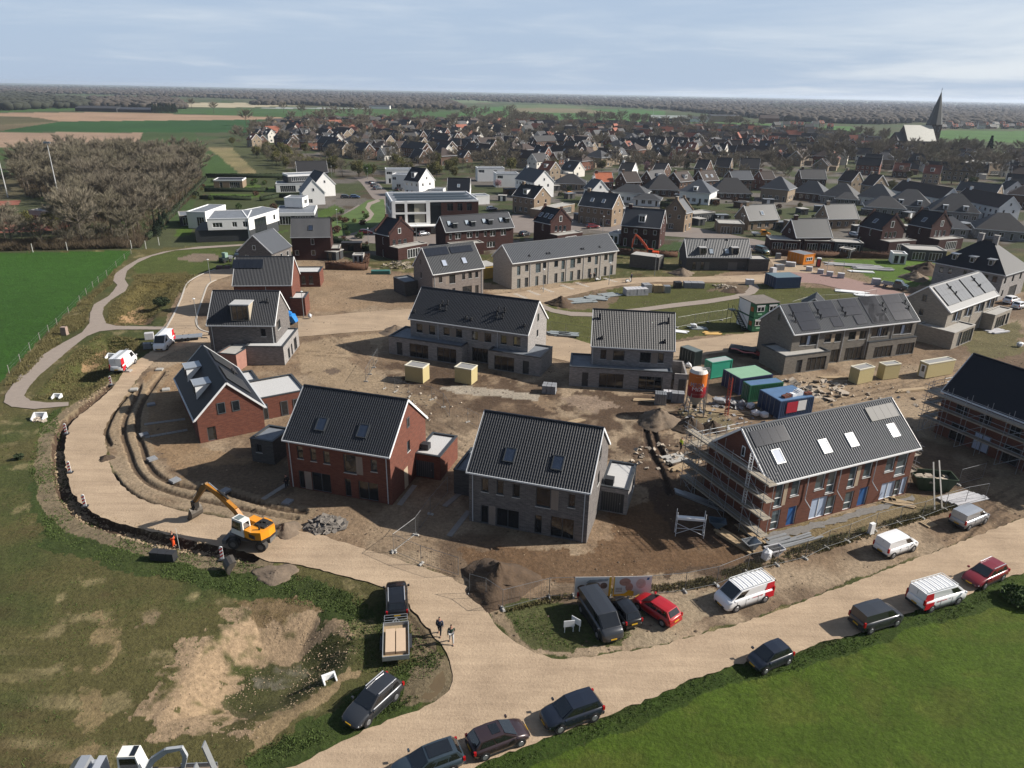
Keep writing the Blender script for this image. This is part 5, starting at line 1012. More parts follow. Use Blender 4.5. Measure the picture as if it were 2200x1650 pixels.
for lb,EL,ER,z,d,wl in[('beige flat wing of the bungalow behind the yellow pickup',(1545,480),(1600,482),3.1,8,BEIGE),('grey open carport with dark posts behind the garden',(1491,460),(1537,456),2.8,6,DKPL),('dark flat garden room with glass front below the grey-roofed dark house',(1655,515),(1720,518),2.9,7,DKRED),('dark flat shed with pale roof edge left of the dark twin houses',(1730,517),(1793,519),2.9,6,DKRED),('dark veranda with light roof between orange hut and dark twin',(1795,520),(1856,523),2.8,6,DKPL),('wide veranda with tan roof in front of the right dark twin',(1955,536),(2035,540),2.8,7,DKPL),('flat pale garage behind the beige pair',(1325,448),(1371,452),2.8,7,BEIGE),('white flat garage behind the long pale terrace',(1308,500),(1330,503),2.9,6,PLASTER),('beige flat wing between both bungalows',(1712,480),(1776,478),3.0,7,BEIGE),('small garden shed with white roof at the dark house',(1803,533),(1828,537),2.3,3,DKPL),('white garden pavilion with flat roof',(1920,545),(1950,547),2.6,4,PLASTER),('flat school building with concrete roof edge',(2087,352),(2170,350),6.5,20,V_BRICKS[2]),('low flat wing of the school',(2016,350),(2086,358),3.5,14,V_BRICKS[2]),('flat shed with grey roof behind the dark brick row',(1165,452),(1235,438),2.8,5,BEIGE),('open garden shelter with pale roof in the yard of the dark red square-roofed house',(757,549),(780,549),2.3,3,CONCRETE)]:
 flat('annexe',lb,EL,ER,None or(ER[0],ER[1]-10),z,wl,CONCRETE,d=d,wins=[(.1,.45,.3,2.2),(.55,.9,.3,2.2)],cat='garage' if 'garage' in lb else 'outbuilding')
protos=[]
def vproto(k):
 rr=random.Random(k);w=rr.choice([8,9.5,10.5,12.5]);d=rr.choice([7.5,8,9]);he=rr.choice([2.9,3.2,5.2,5.5]);hr=he+rr.uniform(3.8,4.8)
 if k%12 in(4,9):w=24;he=5.3;hr=9.2
 wl=[V_BRICKS[0],V_BRICKS[2],V_BRICKS[1],VPLASTER,V_BRICKS[0]][k%5];rk=['dark','brown','dark','grey','dark','brown','red','dark'][k%8]
 F=Frame.at(0,0,0,w,d,he,hr)
 if k%6==5:r,rf=hip_house('village_house','x',0,0,0,w,d+2,he,hr-.5,wl,V_ROOFS[rk])
 else:r,rf=plain_house('village_house','x',F,wl,V_ROOFS[rk],storeys=2 if he>4 else 1,chim=[True,'R',False][k%3],sky=k%2,dormers=1 if k%4==2 else 0,gut=None)
 o=MB();o.box(w*.6,-3.5 if k%2 else d,0,w*.6+3.4,0 if k%2 else d+3.5,2.6);o.build('outbuilding',wl,r)
 return r,w,d,{V_BRICKS[0]:'brown brick',V_BRICKS[1]:'red brick',V_BRICKS[2]:'beige brick',VPLASTER:'white plastered'}[wl],{'dark':'black','brown':'brown','grey':'grey','red':'red','orange':'orange'}[rk],he>4,(k%6==5),w>20
NPROTO=22
for k in range(NPROTO):protos.append(vproto(k))
used=[False]*NPROTO
occ=[(o.location.x,o.location.y,9)for o in COL.objects if o.parent is None and o.type=='EMPTY' and 'label' in o.keys()and o['label']!='x']
FREE=[]
ORD=['first','second','third','fourth','fifth','sixth','seventh','eighth','ninth','tenth','eleventh','twelfth','thirteenth','fourteenth','fifteenth','sixteenth','seventeenth','eighteenth','nineteenth','twentieth']+['%dth'%k for k in range(21,60)]
def put_house(k,x,y,rz,label):
 r,w,d=protos[k][:3]
 if not used[k]:used[k]=True;r.location=(x,y,0);r.rotation_euler=(0,0,rz);o=r
 else:o=copy_tree(r);o.location=(x,y,0);o.rotation_euler=(0,0,rz)
 o['label']=label;o['group']='houses of the old village';o['category']='house';return o
AREA=world_poly([(500,318),(560,280),(640,268),(1100,266),(1500,280),(1700,285),(1860,300),(1900,330),(2060,345),(2240,350),(2300,400),(2260,520),(2200,470),(2080,400),(1980,395),(1700,360),(1290,352),(1180,400),(1050,355),(880,352),(760,345),(640,325)])
AX=[p[0]for p in AREA];AY=[p[1]for p in AREA]
rr=random.Random(5);ang0=R(-33);rows={}
cand=[]
for i in range(-60,60):
 for j in range(-60,60):
  u,v=i*17.5+rr.uniform(-2.5,2.5),j*25+rr.uniform(-2,2)+(7 if i%7==0 else 0)
  a=ang0+.25*math.sin(u*.004+v*.006);x=180+u*math.cos(ang0)-v*math.sin(ang0);y=430+u*math.sin(ang0)+v*math.cos(ang0)
  if not pip(np.array([x]),np.array([y]),AREA)[0]:continue
  if rr.random()<.08:FREE.append((x,y));continue
  if any((x-p[0])**2+(y-p[1])**2<14.5**2 for p in occ):continue
  cand.append((j,x,y,a))
cand.sort(key=lambda q:q[2]);REST=cand[262:];cand=cand[:262]
bands=[(0,300,'nearest the estate'),(300,360,'in the second street'),(360,430,'mid-village'),(430,520,'in the far half'),(520,3000,'at the far edge')]
cnt={}
lab=[]
for j,x,y,a in cand:
 k=rr.randrange(NPROTO);band=next(b_[2]for b_ in bands if b_[0]<=y<b_[1]);lab.append((k,band,x,y,a+(math.pi/2 if rr.random()<.3 else 0)+(math.pi if rr.random()<.5 else 0)*0))
by={}
for q in lab:by.setdefault((q[1],protos[q[0]][3],protos[q[0]][4],protos[q[0]][5],protos[q[0]][6],protos[q[0]][7]),[]).append(q)
for key,L_ in by.items():
 band,wl,rf_,two,hip,row=key;L_.sort(key=lambda q:q[2]/q[3]);kind='terrace' if row else('hipped house' if hip else('tall house' if two else 'low house'))
 for n_,q in enumerate(L_):
  lb=f'{wl} {kind} with {rf_} roof {band}'+(f', {ORD[n_]} from the left' if len(L_)>1 else '')
  k=q[0];put_house(k,q[2],q[3],q[4],lb);occ.append((q[2],q[3],9))
for k in range(NPROTO):
 if not used[k]:put_house(k,-60+k*7,700+k*3,R(-20),f'{protos[k][3]} house with {protos[k][4]} roof standing alone at the far village edge')
def far_roofs():
 V_={};
 for i,(j,x,y,a)in enumerate(REST):
  g=V_.setdefault(i%5,MB());w,d,he,hr=5+i%3,4.2,3+2.2*(i%2),7.5+(i%3);a+=(i%4==0)*1.57;c,s=math.cos(a),math.sin(a);q=lambda u,v,z:(x+u*c-v*s,y+u*s+v*c,z)
  for A_ in(((-w,-d),(w,-d)),((w,-d),(w,d)),((w,d),(-w,d)),((-w,d),(-w,-d))):g.face([q(*A_[0],0),q(*A_[1],0),q(*A_[1],he),q(*A_[0],he)],0)
  g.face([q(-w,d,he),q(-w,-d,he),q(-w,0,hr)],0);g.face([q(w,-d,he),q(w,d,he),q(w,0,hr)],0);g.face([q(-w-.3,-d-.4,he-.2),q(w+.3,-d-.4,he-.2),q(w+.3,0,hr),q(-w-.3,0,hr)],1);g.face([q(w+.3,d+.4,he-.2),q(-w-.3,d+.4,he-.2),q(-w-.3,0,hr),q(w+.3,0,hr)],1)
 for k,g in V_.items():tag(g.build('distant_houses',[[V_BRICKS[0],VPLASTER,V_BRICKS[2],V_BRICKS[1],V_BRICKS[0]][k],V_ROOFS[['dark','dark','grey','brown','red'][k]]]),'countless tiny roofs on the far side of the village, %s ones'%['black','white walled','grey','brown','reddish'][k],kind='stuff')
far_roofs()
cx,cy=G2(1966,322);ch=thing('church','old brick church with pale slate nave roof and tall pointed spire','church',(cx,cy,0),R(8))
CH_B=brick('church_brick',(.12,.085,.07),(.09,.065,.055),(.13,.11,.1),.2)
nav=MB();nav.box(-15,-9,0,11,9,8);
for x in(-15,11):nav.face([(x,-9,8),(x,0,19.5),(x,9,8)]if x<0 else[(x,-9,8),(x,9,8),(x,0,19.5)])
nav.box(-22,-6,0,-15,6,8);nav.face([(-22,-6,8),(-22,0,14),(-22,6,8)]);nav.build('nave',CH_B,ch)
g=MB();g.face([(-15.3,-9.6,7.6),(11,-9.6,7.6),(11,0,20),(-15.3,0,20)]);g.face([(11,9.6,7.6),(-15.3,9.6,7.6),(-15.3,0,20),(11,0,20)]);g.build('nave_roof',M('slate_painted_sunlit',(.46,.46,.42),.5,.12,.8),ch)  # nave slate coloured pale, its sunlit look put into the base colour
g=MB();g.face([(-22.3,-6.4,7.8),(-15,-6.4,7.8),(-15,0,14.2),(-22.3,0,14.2)]);g.face([(-15,6.4,7.8),(-22.3,6.4,7.8),(-22.3,0,14.2),(-15,0,14.2)]);g.build('choir_roof',M('dark_slate',(.06,.06,.065),.6,.15,1),ch)
g=MB();g.box(10.6,-1,0,19.4,8,21);g.build('tower',CH_B,ch)
g=MB()
for i in range(8):
 t0,t1=math.pi/8+i*math.pi/4,math.pi/8+(i+1)*math.pi/4;q=[(15+6.4*math.cos(t),3.5+6.4*math.sin(t),20.5)for t in(t0,t1)];g.face([q[0],q[1],(15,3.5,47)])
g.build('spire',M('spire_slate',(.10,.105,.10),.6,.2,1.5),ch);g=MB();g.tube((15,3.5,46.5),(15,3.5,49.5),.14,n=5);g.box(14.4,3.45,48.2,15.6,3.55,48.4);g.build('cross',DARKP,ch)
for(x,y,a)in((13,-1.05,0),(17,-1.05,0),(10.55,1,1),(10.55,6,1)):
 g=MB()
 if a:g.box(x,y-.7,14,x+.03,y+.7,19)
 else:g.box(x-.7,y,14,x+.7,y+.03,19)
 g.build('louvre_window',GLASS,ch)
for i in range(5):g=MB();x=-12.5+i*4.8;g.box(x-.7,-9.04,2,x+.7,-9.0,6.5);g.build('window',GLASS,ch);g=MB();g.box(x+2,-9.9,0,x+2.7,-9,7);g.build('buttress',CH_B,ch)
x,y=G2(1893,345);hip_house('rectory','white house with red hipped roof half hidden by trees below the church',x,y,R(-15),12,10,6,10.5,PLASTER,V_ROOFS['red'])
for lb,px,w,d,h,hr,rz,wl,rm in[('long grey farm sheds on the brown field',(205,240),62,30,5,8,3,DKPL,V_ROOFS['grey']),('blue grey long barn beside the farm sheds',(275,241),70,26,4,7,0,DKPL,T_SLATE),('greenhouse-like barn with pale striped roof right of the mast',(1440,263),60,35,6,10,-3,DKPL,M('striped_barn_roof',(.3,.33,.31),.6,.3,.1,stretch=(1,.02,1))),('white-striped low barn behind the village',(1495,262),40,25,5,8,-5,PLASTER,V_ROOFS['grey']),('white farm with scattered white roofs beyond the meadow',(815,234),45,20,5,8,4,PLASTER,V_ROOFS['grey']),('beige large building between the woods',(1560,262),50,25,9,11,4,V_BRICKS[2],V_ROOFS['grey']),('red-roofed farmhouse at the green strip',(1652,264),30,20,7,12,-10,V_BRICKS[1],V_ROOFS['brown']),('glass office block on the left horizon',(470,210),90,30,12,12.5,0,T_SLATE,BITUMEN)]:
 x,y=G2(*px);plain_house('barn',lb,Frame.at(x-w/2,y,R(rz),w,d,h,hr),wl,rm,cat='farm building',gut=None,gwin=False,faces='',trim=None)
far_p=[put_house(0,*G2(1700,280),0,'lone brown brick house on the green strip before the woods')]
for i in range(28):
 px=(2020+i*9 if i<20 else 1665+(i-20)*16,277-(i%3)*2);x,y=G2(*px);o=put_house([0,8,6,14][i%4],x,y,R(rr.uniform(-25,25)),f'tiny far house at the wood edge {"right" if i < 20 else "left"} of the church, {ORD[i if i < 20 else i - 20]} from the left');o['group']='far houses along the woods'
 # --------- vegetation
BARK=M('bark',(0.12,0.10,0.08),.95,.2,3)
TWIG=M('bare_twigs',(0.24,0.215,0.155),1,.3,.25,rnd=.22)
TWIG2=M('bare_grey_twigs',(0.24,0.21,0.16),1,.3,.25,rnd=.2)
OLV=M('spring_olive_leaves',(0.13,0.125,0.035),.9,.35,.5,rnd=.2)
GRN=M('green_leaves',(0.065,0.115,0.022),.9,.4,.6,rnd=.2)
DGRN=M('dark_needles',(0.022,0.042,0.020),.95,.35,.6,rnd=.2)
PINKB=M('pink_blossom',(0.42,0.27,0.29),.9,.2,.8,rnd=.1)
HEDG=M('hedge_leaves',(0.030,0.048,0.018),.95,.4,.9)
RUST=M('rusty_hedge',(0.12,0.06,0.035),.95,.35,.9)
def npmesh(name,v,f,mats):
 me=bpy.data.meshes.new(name);v=np.asarray(v,np.float32);f=np.asarray(f,np.int32);k=f.shape[1]
 me.vertices.add(len(v));me.vertices.foreach_set('co',v.ravel());me.loops.add(f.size);me.loops.foreach_set('vertex_index',f.ravel())
 me.polygons.add(len(f));me.polygons.foreach_set('loop_start',(np.arange(len(f))*k).astype(np.int32));me.polygons.foreach_set('loop_total',np.full(len(f),k,np.int32))
 me.update(calc_edges=True);me.materials.append(mats);return me
def unit(n_,r_):
 v=r_.normal(size=(n_,3));return v/np.linalg.norm(v,axis=1)[:,None]
def twigs(P,Dr,L,W,r_):
 """thin tapering blades from P along Dr"""
 s=np.cross(Dr,unit(len(P),r_));s/=np.maximum(np.linalg.norm(s,axis=1),1e-6)[:,None];s*=(W/2)[:,None]if hasattr(W,'shape')else W/2
 v=np.stack([P-s,P+s,P+Dr*L[:,None]],1).reshape(-1,3);f=np.arange(len(P)*3).reshape(-1,3);return v,f
def bare_tree(seed,H=12.0,spread=.40,nt=3400,mat=TWIG,clump=1.0,label='bare tree'):
 r_=np.random.RandomState(seed);root=thing('bare_tree',label,'tree');mb=MB()
 th=H*.3;lean=r_.normal(0,.02,2);top=(lean[0]*H,lean[1]*H,H*.8);mb.path([(0,0,-.3),(lean[0]*th,lean[1]*th,th),top],[H*.020,H*.014,H*.003],5)
 S,E=[],[]
 for i in range(15):
  t=.22+.62*(i/15)**.9;a=i*2.4+r_.rand();b_=Vector((lean[0]*H*t,lean[1]*H*t,H*(.24+t*.58)*.95));rad=H*spread*(1-.62*t)*r_.uniform(.75,1.12)
  e=b_+Vector((math.cos(a)*rad,math.sin(a)*rad,H*.22*r_.uniform(.6,1.25)));mb.tube(b_,e,H*.0065,H*.002,4,cap=False)
  S.append(b_);E.append(e)
  for j in range(5):
   q=b_.lerp(e,.35+.15*j);d=Vector((math.cos(a+r_.normal(0,.9)),math.sin(a+r_.normal(0,.9)),r_.uniform(.2,1.3))).normalized()*H*r_.uniform(.09,.17);mb.tube(q,q+d,H*.003,H*.0012,3,cap=False);S.append(q);E.append(q+d)
 S=np.array(S);E=np.array(E);k=r_.randint(0,len(S),nt);t=r_.beta(2,1.1,nt)[:,None];P=S[k]*(1-t)+E[k]*t
 o=P-np.array([0,0,H*.42]);o/=np.maximum(np.linalg.norm(o,axis=1),.1)[:,None];P=P+unit(nt,r_)*r_.uniform(0,.45,nt)[:,None]*H/12
 D=o*.9+unit(nt,r_)*.8+np.array([0,0,.35]);D/=np.linalg.norm(D,axis=1)[:,None]
 v,f=twigs(P,D,r_.uniform(.5,1.5,nt)*H/12,r_.uniform(.045,.10,nt)*H/12*clump,r_)
 mb.build('trunk',BARK,root);o=bpy.data.objects.new('crown',npmesh('crown',v,f,mat));COL.objects.link(o);o.parent=root;return root
def quads(P,N_,S_,r_):
 a=np.cross(N_,unit(len(P),r_));a/=np.maximum(np.linalg.norm(a,axis=1),1e-6)[:,None];b_=np.cross(N_,a);a*=S_[:,None];b_*=S_[:,None]*.7
 v=np.stack([P-a,P-b_,P+a,P+b_],1).reshape(-1,3);return v,np.arange(len(P)*4).reshape(-1,4)
def leafy_tree(seed,H=8.0,mat=OLV,nl=2200,shape='round',name='leafy_tree',label='tree',ls=.22,rr_=.42):
 r_=np.random.RandomState(seed);root=thing(name,label,'tree');mb=MB();mb.path([(0,0,-.3),(.1,0,H*.35),(0,.1,H*.8)],[H*.022,H*.016,H*.004],5)
 if shape=='cone':
  t=r_.rand(nl)**.7;a=r_.rand(nl)*6.283;lay=np.floor(t*11)/11;rad=H*.26*(1-lay*.96)*np.sqrt(r_.rand(nl));P=np.stack([rad*np.cos(a),rad*np.sin(a),H*(.06+.94*t)-rad*.35],1)
 else:
  nc=26;ce=unit(nc,r_)*(r_.rand(nc)**.4)[:,None]*np.array([H*rr_*.8,H*rr_*.8,H*.30])+np.array([0,0,H*.60]);k=r_.randint(0,nc,nl);P=ce[k]+unit(nl,r_)*(r_.rand(nl)**.35)[:,None]*H*.15
  for c in ce[:12]:mb.tube((0,0,H*.3),tuple(c),H*.006,H*.002,3,cap=False)
 v,f=quads(P,unit(nl,r_),r_.uniform(.6,1.3,nl)*ls*H/8,r_);mb.build('trunk',BARK,root)
 o=bpy.data.objects.new('crown',npmesh('crown',v,f,mat));COL.objects.link(o);o.parent=root;return root
def bush(seed,w=2.0,h=1.6,mat=OLV,nl=500,label='bush',twig=False,cat='bush',name='bush'):
 r_=np.random.RandomState(seed);P=unit(nl,r_)*(r_.rand(nl)**.4)[:,None]*np.array([w/2,w/2,h*.5])+np.array([0,0,h*.48])
 if twig:D=P-np.array([0,0,-.2]);D/=np.linalg.norm(D,axis=1)[:,None];v,f=twigs(P*.7,D,r_.uniform(.3,.8,nl)*h/2,.06,r_)
 else:v,f=quads(P,unit(nl,r_),r_.uniform(.6,1.3,nl)*.16,r_)
 o=bpy.data.objects.new(name,npmesh(name,v,f,mat));COL.objects.link(o);return tag(o,label,cat)
used_p=set()
def plant(proto,x,y,s,label,group):
 rz=rt.uniform(0,6.28);z=min(0,gz(x,y))if y<120 else 0;sc3=(s*rt.uniform(.9,1.1),s*rt.uniform(.9,1.1),s)
 if proto.name not in used_p:used_p.add(proto.name);o=proto
 else:o=copy_tree(proto)
 o.location=(x,y,z);o.rotation_euler=(0,0,rz);o.scale=sc3;o['label']=label;o['group']=group;return o
rt=random.Random(11)
BT=[bare_tree(i,12,.44,4200,TWIG if i%2 else TWIG2)for i in range(6)];BS=[bare_tree(20+i,7,.46,2200,TWIG)for i in range(3)]
LO=[leafy_tree(40+i,8,OLV,2400)for i in range(3)];LG=[leafy_tree(50+i,6,GRN,1800)for i in range(2)];CN=[leafy_tree(60+i,11,DGRN,2600,'cone','conifer')for i in range(2)];BL=[leafy_tree(70,7,PINKB,1900,name='blossom_tree')]
def scatter(px,n_,protos_,s0,s1,label,group,sep=6,check=True):
 w=world_poly(px);xs=[p[0]for p in w];ys=[p[1]for p in w];out=[];tries=0
 while len(out)<n_ and tries<n_*60:
  tries+=1;x,y=rt.uniform(min(xs),max(xs)),rt.uniform(min(ys),max(ys))
  if not pip(np.array([x]),np.array([y]),w)[0]:continue
  if any((x-a)**2+(y-b_)**2<sep*sep for a,b_ in out):continue
  if check and any((x-p[0])**2+(y-p[1])**2<6.5**2 for p in occ):continue
  out.append((x,y))
 for x,y in out:plant(rt.choice(protos_),x,y,rt.uniform(s0,s1),label,group)
 return out
W1=[(30,378),(100,352),(250,350),(400,352),(432,366),(438,392),(400,438),(350,490),(310,524),(200,534),(110,536),(140,490),(150,440),(60,425)]
scatter(W1,175,BT,.72,1.32,'tall bare brown tree in the leafless wood behind the meadow','bare trees of the wood behind the meadow',4.5)
scatter([(-60,536),(290,531),(300,522),(130,505),(-60,510)],26,BS+BT[:1],.6,1.0,'low bare tree in the wood edge along the meadow','low bare trees along the meadow edge',5)
scatter([(-80,505),(200,500),(160,490),(-80,480)],8,LO,.6,1.0,'yellow green budding tree in front of the red sports court','budding trees at the sports court',6)
scatter([(-80,430),(20,400),(60,380),(60,360),(-80,360)],9,LO+BS,.7,1.0,'budding bush-like tree left of the leafless wood','budding trees left of the wood',7)
scatter([(330,498),(350,478),(360,480),(330,515)],4,CN[:1],.35,.5,'young dark evergreen at the slanting hedge','evergreens at the slanting hedge',4)
VB='bare trees between the village houses'
for x,y in FREE[:45]:plant(rt.choice(BT+BS+LO[:1]),x,y,rt.uniform(.7,1.1),'bare tree between the roofs of the old village',VB)
scatter([(600,300),(760,272),(1100,268),(1500,285),(1860,315),(1900,345),(1290,345),(880,345),(620,325)],40,BT+BS,.6,1.05,'bare tree between the roofs of the old village',VB,9)
scatter([(640,330),(1100,300),(1700,330),(2200,360),(2200,480),(1900,420),(1600,400),(1300,370),(1000,352),(700,348)],60,LO+LO+LG,.5,.95,'small yellow green tree in a village garden','yellow green garden trees',12)
scatter([(640,330),(1100,300),(1700,330),(2200,400),(1900,410),(1300,360),(1000,350),(700,345)],14,CN,.5,.9,'dark evergreen in a village garden','dark garden evergreens',15)
scatter([(1690,365),(1700,330),(1800,318),(1900,330),(1915,360),(1850,375)],15,BT,.95,1.3,'big bare tree left of the church','bare trees round the church',9,False)
scatter([(1960,345),(2130,330),(2160,385),(2050,405),(1960,385)],18,BT,.95,1.3,'big bare tree right of the church','bare trees round the church',9,False)
scatter([(1800,300),(1900,300),(1905,315),(1800,315)],7,BT,1,1.3,'bare tree behind the church nave','bare trees behind the church',9,False)
scatter([(540,335),(600,325),(680,362),(770,368),(790,385),(700,378),(640,372),(560,345)],62,LO+BS+BS,.75,1.15,'olive brown tree in the belt between straw field and village','belt trees behind the white villas',4)
scatter([(780,380),(820,385),(1050,385),(1100,372),(1050,352),(800,362)],32,BS+LO[:2],.8,1.1,'brown leafless tree behind the white cubes','trees behind the white cubes',5,False)
scatter([(480,312),(540,322),(600,300),(590,285),(500,290)],10,BS+LO[:1],.7,1.0,'bare tree at the left end of the village','trees at the left village end',8)
for px in((2118,348),(2150,355)):x,y=G2(*px);plant(CN[0],x,y,1.6 if px[0]<2130 else.8,'tall dark evergreen right of the church' if px[0]<2130 else 'smaller dark evergreen right of the tall one','evergreens by the church')
for px,lb,s in(((1392,374),'large pink blossom tree between black roofs',1.0),((1645,408),'pink blossom bush right of the dark thatched house',.7),((1555,408),'pale blossom tree left of the dark thatched house',.7),((1163,306),'whitish blossom tree among the village roofs',1.0),((2105,362),'pale pink blossom tree at the school',1.1),((1070,405),'tiny pink blossom bush by the white cubes',.6),((1000,420),'small pink blossom bush near the white block garage',.4)):
 x,y=G2(*px);plant(BL[0],x,y,s,lb,'blossom trees')
for px,lb,s in(((1145,352),'bright yellow green round tree among the roofs',.9),((790,384),'bright green wide willow beside the village road',1.2),((1755,366),'fresh green round tree below the churchyard',1.1),((1075,360),'yellow green tree behind the white cubes',1.2),((1620,335),'green garden tree among the black roofs',.8)):
 x,y=G2(*px);plant(rt.choice(LG),x,y,s,lb,'fresh green trees')
MASS=[]
for i in range(46):
 px=((700+i*18,262-(i%5)*3)if i<14 else(965+(i-14)*9,262-(i%3)*6)if i<30 else(1120+(i-30)*24,268+(i%3)));MASS.append((*G2(*px),rt.uniform(1.2,1.7)))
for px,lb in(((650,250),'lone bare tree in the far green field'),((610,243),'second lone tree in the far green field'),((460,244),'lone tree beside the brown strip field'),((412,233),'small round tree at the sand strip'),((530,270),'bare tree at the dark green field corner')):
 x,y=G2(*px);plant(rt.choice(BT),x,y,1.5,lb,'lone field trees')
for i in range(9):x,y=G2(330+i*6,242+(i%2));plant(CN[i%2],x,y,1.3,'dark evergreen beside the blue grey barn','evergreens at the farm sheds')
def spread(px,n_,s0,s1):
 w=world_poly(px);xs=[p[0]for p in w];ys=[p[1]for p in w];k=0;t_=0
 while k<n_ and t_<n_*40:
  t_+=1;x,y=rt.uniform(min(xs),max(xs)),rt.uniform(min(ys),max(ys))
  if pip(np.array([x]),np.array([y]),w)[0]and not any((x-p[0])**2+(y-p[1])**2<49 for p in occ):MASS.append((x,y,rt.uniform(s0,s1)));k+=1
spread([(480,300),(640,268),(1100,264),(1500,278),(1860,305),(1880,330),(1290,335),(880,335),(560,335)],330,.7,1.2);spread([(640,345),(1290,345),(1700,345),(1690,400),(1300,372),(1050,365),(760,360)],130,.55,.95);spread([(1700,330),(2240,335),(2300,390),(2080,395),(1750,370)],75,.8,1.2);spread([(600,266),(1200,262),(1660,276),(1640,284),(1100,272),(640,276)],90,1.0,1.5)
def mass_trees():
 V_,F_=[],[];k=0;src=[]
 for t in BT+BS:
  me=next(c for c in t.children if c.name.startswith('crown')).data;v=np.zeros(len(me.vertices)*3,np.float32);me.vertices.foreach_get('co',v);v=v.reshape(-1,3,3)[::2]
  v=v[:,:,:];c=v.mean(1,keepdims=True);src.append(c+(v-c)*(1.45,1.45,1.1))
 for i,(x,y,s)in enumerate(MASS):
  v=src[i%len(src)].reshape(-1,3)*s;a=i*1.7;q=np.stack([v[:,0]*math.cos(a)-v[:,1]*math.sin(a)+x,v[:,0]*math.sin(a)+v[:,1]*math.cos(a)+y,v[:,2]],1);V_.append(q);F_.append(np.arange(len(q)).reshape(-1,3)+k);k+=len(q)
 o=bpy.data.objects.new('distant_trees',npmesh('distant_trees',np.concatenate(V_),np.concatenate(F_),TWIG2));COL.objects.link(o);tag(o,'countless far bare tree crowns between and beyond the last village roofs',kind='stuff')
mass_trees()
for px,lb in(((41,986),'small dark shrub alone in the rough grass left of the trench'),):
 x,y=G2(*px);o=bush(5,1.0,.8,HEDG,120,lb);o.location=(x,y,gz(x,y))
x,y=G2(2190,1290);o=bush(9,3.2,.9,GRN,1500,'big leafy green bush at the right field edge');o.location=(x,y,0)
x,y=G2(348,655);o=bush(10,3.4,1.6,HEDG,900,'dark bush on the bank beside the western street');o.location=(x,y,0)
def hedge(px,w,h,label,mat=HEDG,dens=55):
 L=world_poly(px);r_=np.random.RandomState(zlib.crc32(label.encode())%9999);P=[]
 mb=MB()
 for a,b_ in zip(L[:-1],L[1:]):
  a,b_=np.array(a),np.array(b_);le=np.linalg.norm(b_-a);n_=min(3000,int(le*dens));t=r_.rand(n_)[:,None];d=(b_-a)/le;nn=np.array([-d[1],d[0]])
  q=a+(b_-a)*t+nn*r_.uniform(-w/2,w/2,n_)[:,None];P.append(np.concatenate([q,(h*(1-r_.rand(n_)**2*.9))[:,None]],1));mb.bar((a[0],a[1],h*.45),(b_[0],b_[1],h*.45),w*.8,h*.85)
 P=np.concatenate(P);v,f=quads(P,unit(len(P),r_),r_.uniform(.7,1.3,len(P))*.17,r_)
 k=len(v);v=np.concatenate([v,np.array(mb.v)]);f=np.concatenate([f,np.array(mb.f)+k])
 o=bpy.data.objects.new('hedge',npmesh('hedge',v,f,mat));COL.objects.link(o);tag(o,label,'hedge');return o
hedge([(443,385),(400,430),(330,505),(318,515)],1.2,1.6,'black slanting hedge between the wood and the villa gardens')
hedge([(443,382),(640,382)],1.2,2.0,'long dark hedge behind the timber bungalow')
hedge([(440,412),(570,412)],1.2,1.6,'dark garden hedge below the timber bungalow')
hedge([(430,428),(540,430)],1.2,1.5,'dark garden hedge with round shrubs behind the low white villa')
hedge([(560,432),(600,424),(640,426)],1.2,1.6,'dark hedge left of the stacked villa')
hedge([(1190,395),(1265,400)],1.4,1.8,'green hedge in front of the low hipped bungalow')
hedge([(1330,422),(1470,454),(1500,460)],1.5,2.0,'long slanting green hedge behind the white bungalow')
hedge([(1655,548),(1800,553),(2000,556)],1.4,1.7,'long brown hedge along the bright lawn',RUST)
hedge([(1320,545),(1390,551),(1455,552)],1.2,1.6,'rusty hedge behind the orange excavator',RUST)
hedge([(700,578),(785,580),(790,560)],1.2,1.8,'rusty dark hedge round the garden of the square-roofed dark house',RUST)
hedge([(2050,495),(2140,505)],1.5,2.0,'rusty garden hedge above the hipped villa',RUST)
hedge([(712,520),(760,530),(790,540)],1.2,1.4,'low green hedge at the red parked car')
def blob_mesh():
 r_=np.random.RandomState(3);ms=[]
 import bmesh
 bm=bmesh.new();bmesh.ops.create_icosphere(bm,subdivisions=1,radius=1);v=np.array([q.co[:]for q in bm.verts]);f=np.array([[q.index for q in g.verts]for g in bm.faces]);bm.free()
 for i in range(5):w=v*r_.uniform(.62,1.25,(len(v),1));ms.append(w)
 return ms,f
BV,BF=blob_mesh()
def woods(name,label,px,n_,mat,h0=9,h1=14,wd=1.0,seed=1):
 r_=np.random.RandomState(seed);xs=[p[0]for p in px];ys=[p[1]for p in px];poly=px;V=[];Fc=[];k=0;m=0
 while m<n_:
  qx=r_.uniform(min(xs),max(xs),4000);qy=r_.uniform(min(ys),max(ys),4000);ok=pip(qx,qy,poly)
  for a,b_ in zip(qx[ok],qy[ok]):
   if m>=n_:break
   X_,Y_=G2(a,b_);h=r_.uniform(h0,h1)*.5;w=h*r_.uniform(.75,1.15)*wd*(1+Y_/6000)
   an=r_.rand()*6.28;c,s=math.cos(an),math.sin(an);v=BV[m%5]*(w*1.25,w*1.25,h);V.append(np.stack([v[:,0]*c-v[:,1]*s+X_,v[:,0]*s+v[:,1]*c+Y_,v[:,2]+h*.9],1));Fc.append(BF+k);k+=len(v);m+=1
 o=bpy.data.objects.new(name,npmesh(name,np.concatenate(V),np.concatenate(Fc),mat));COL.objects.link(o);return tag(o,label,kind='stuff')
FW1=M('far_bare_wood',(0.075,0.063,0.052),1,.25,.01);FW2=M('far_dark_wood',(0.038,0.043,0.030),1,.4,.03)
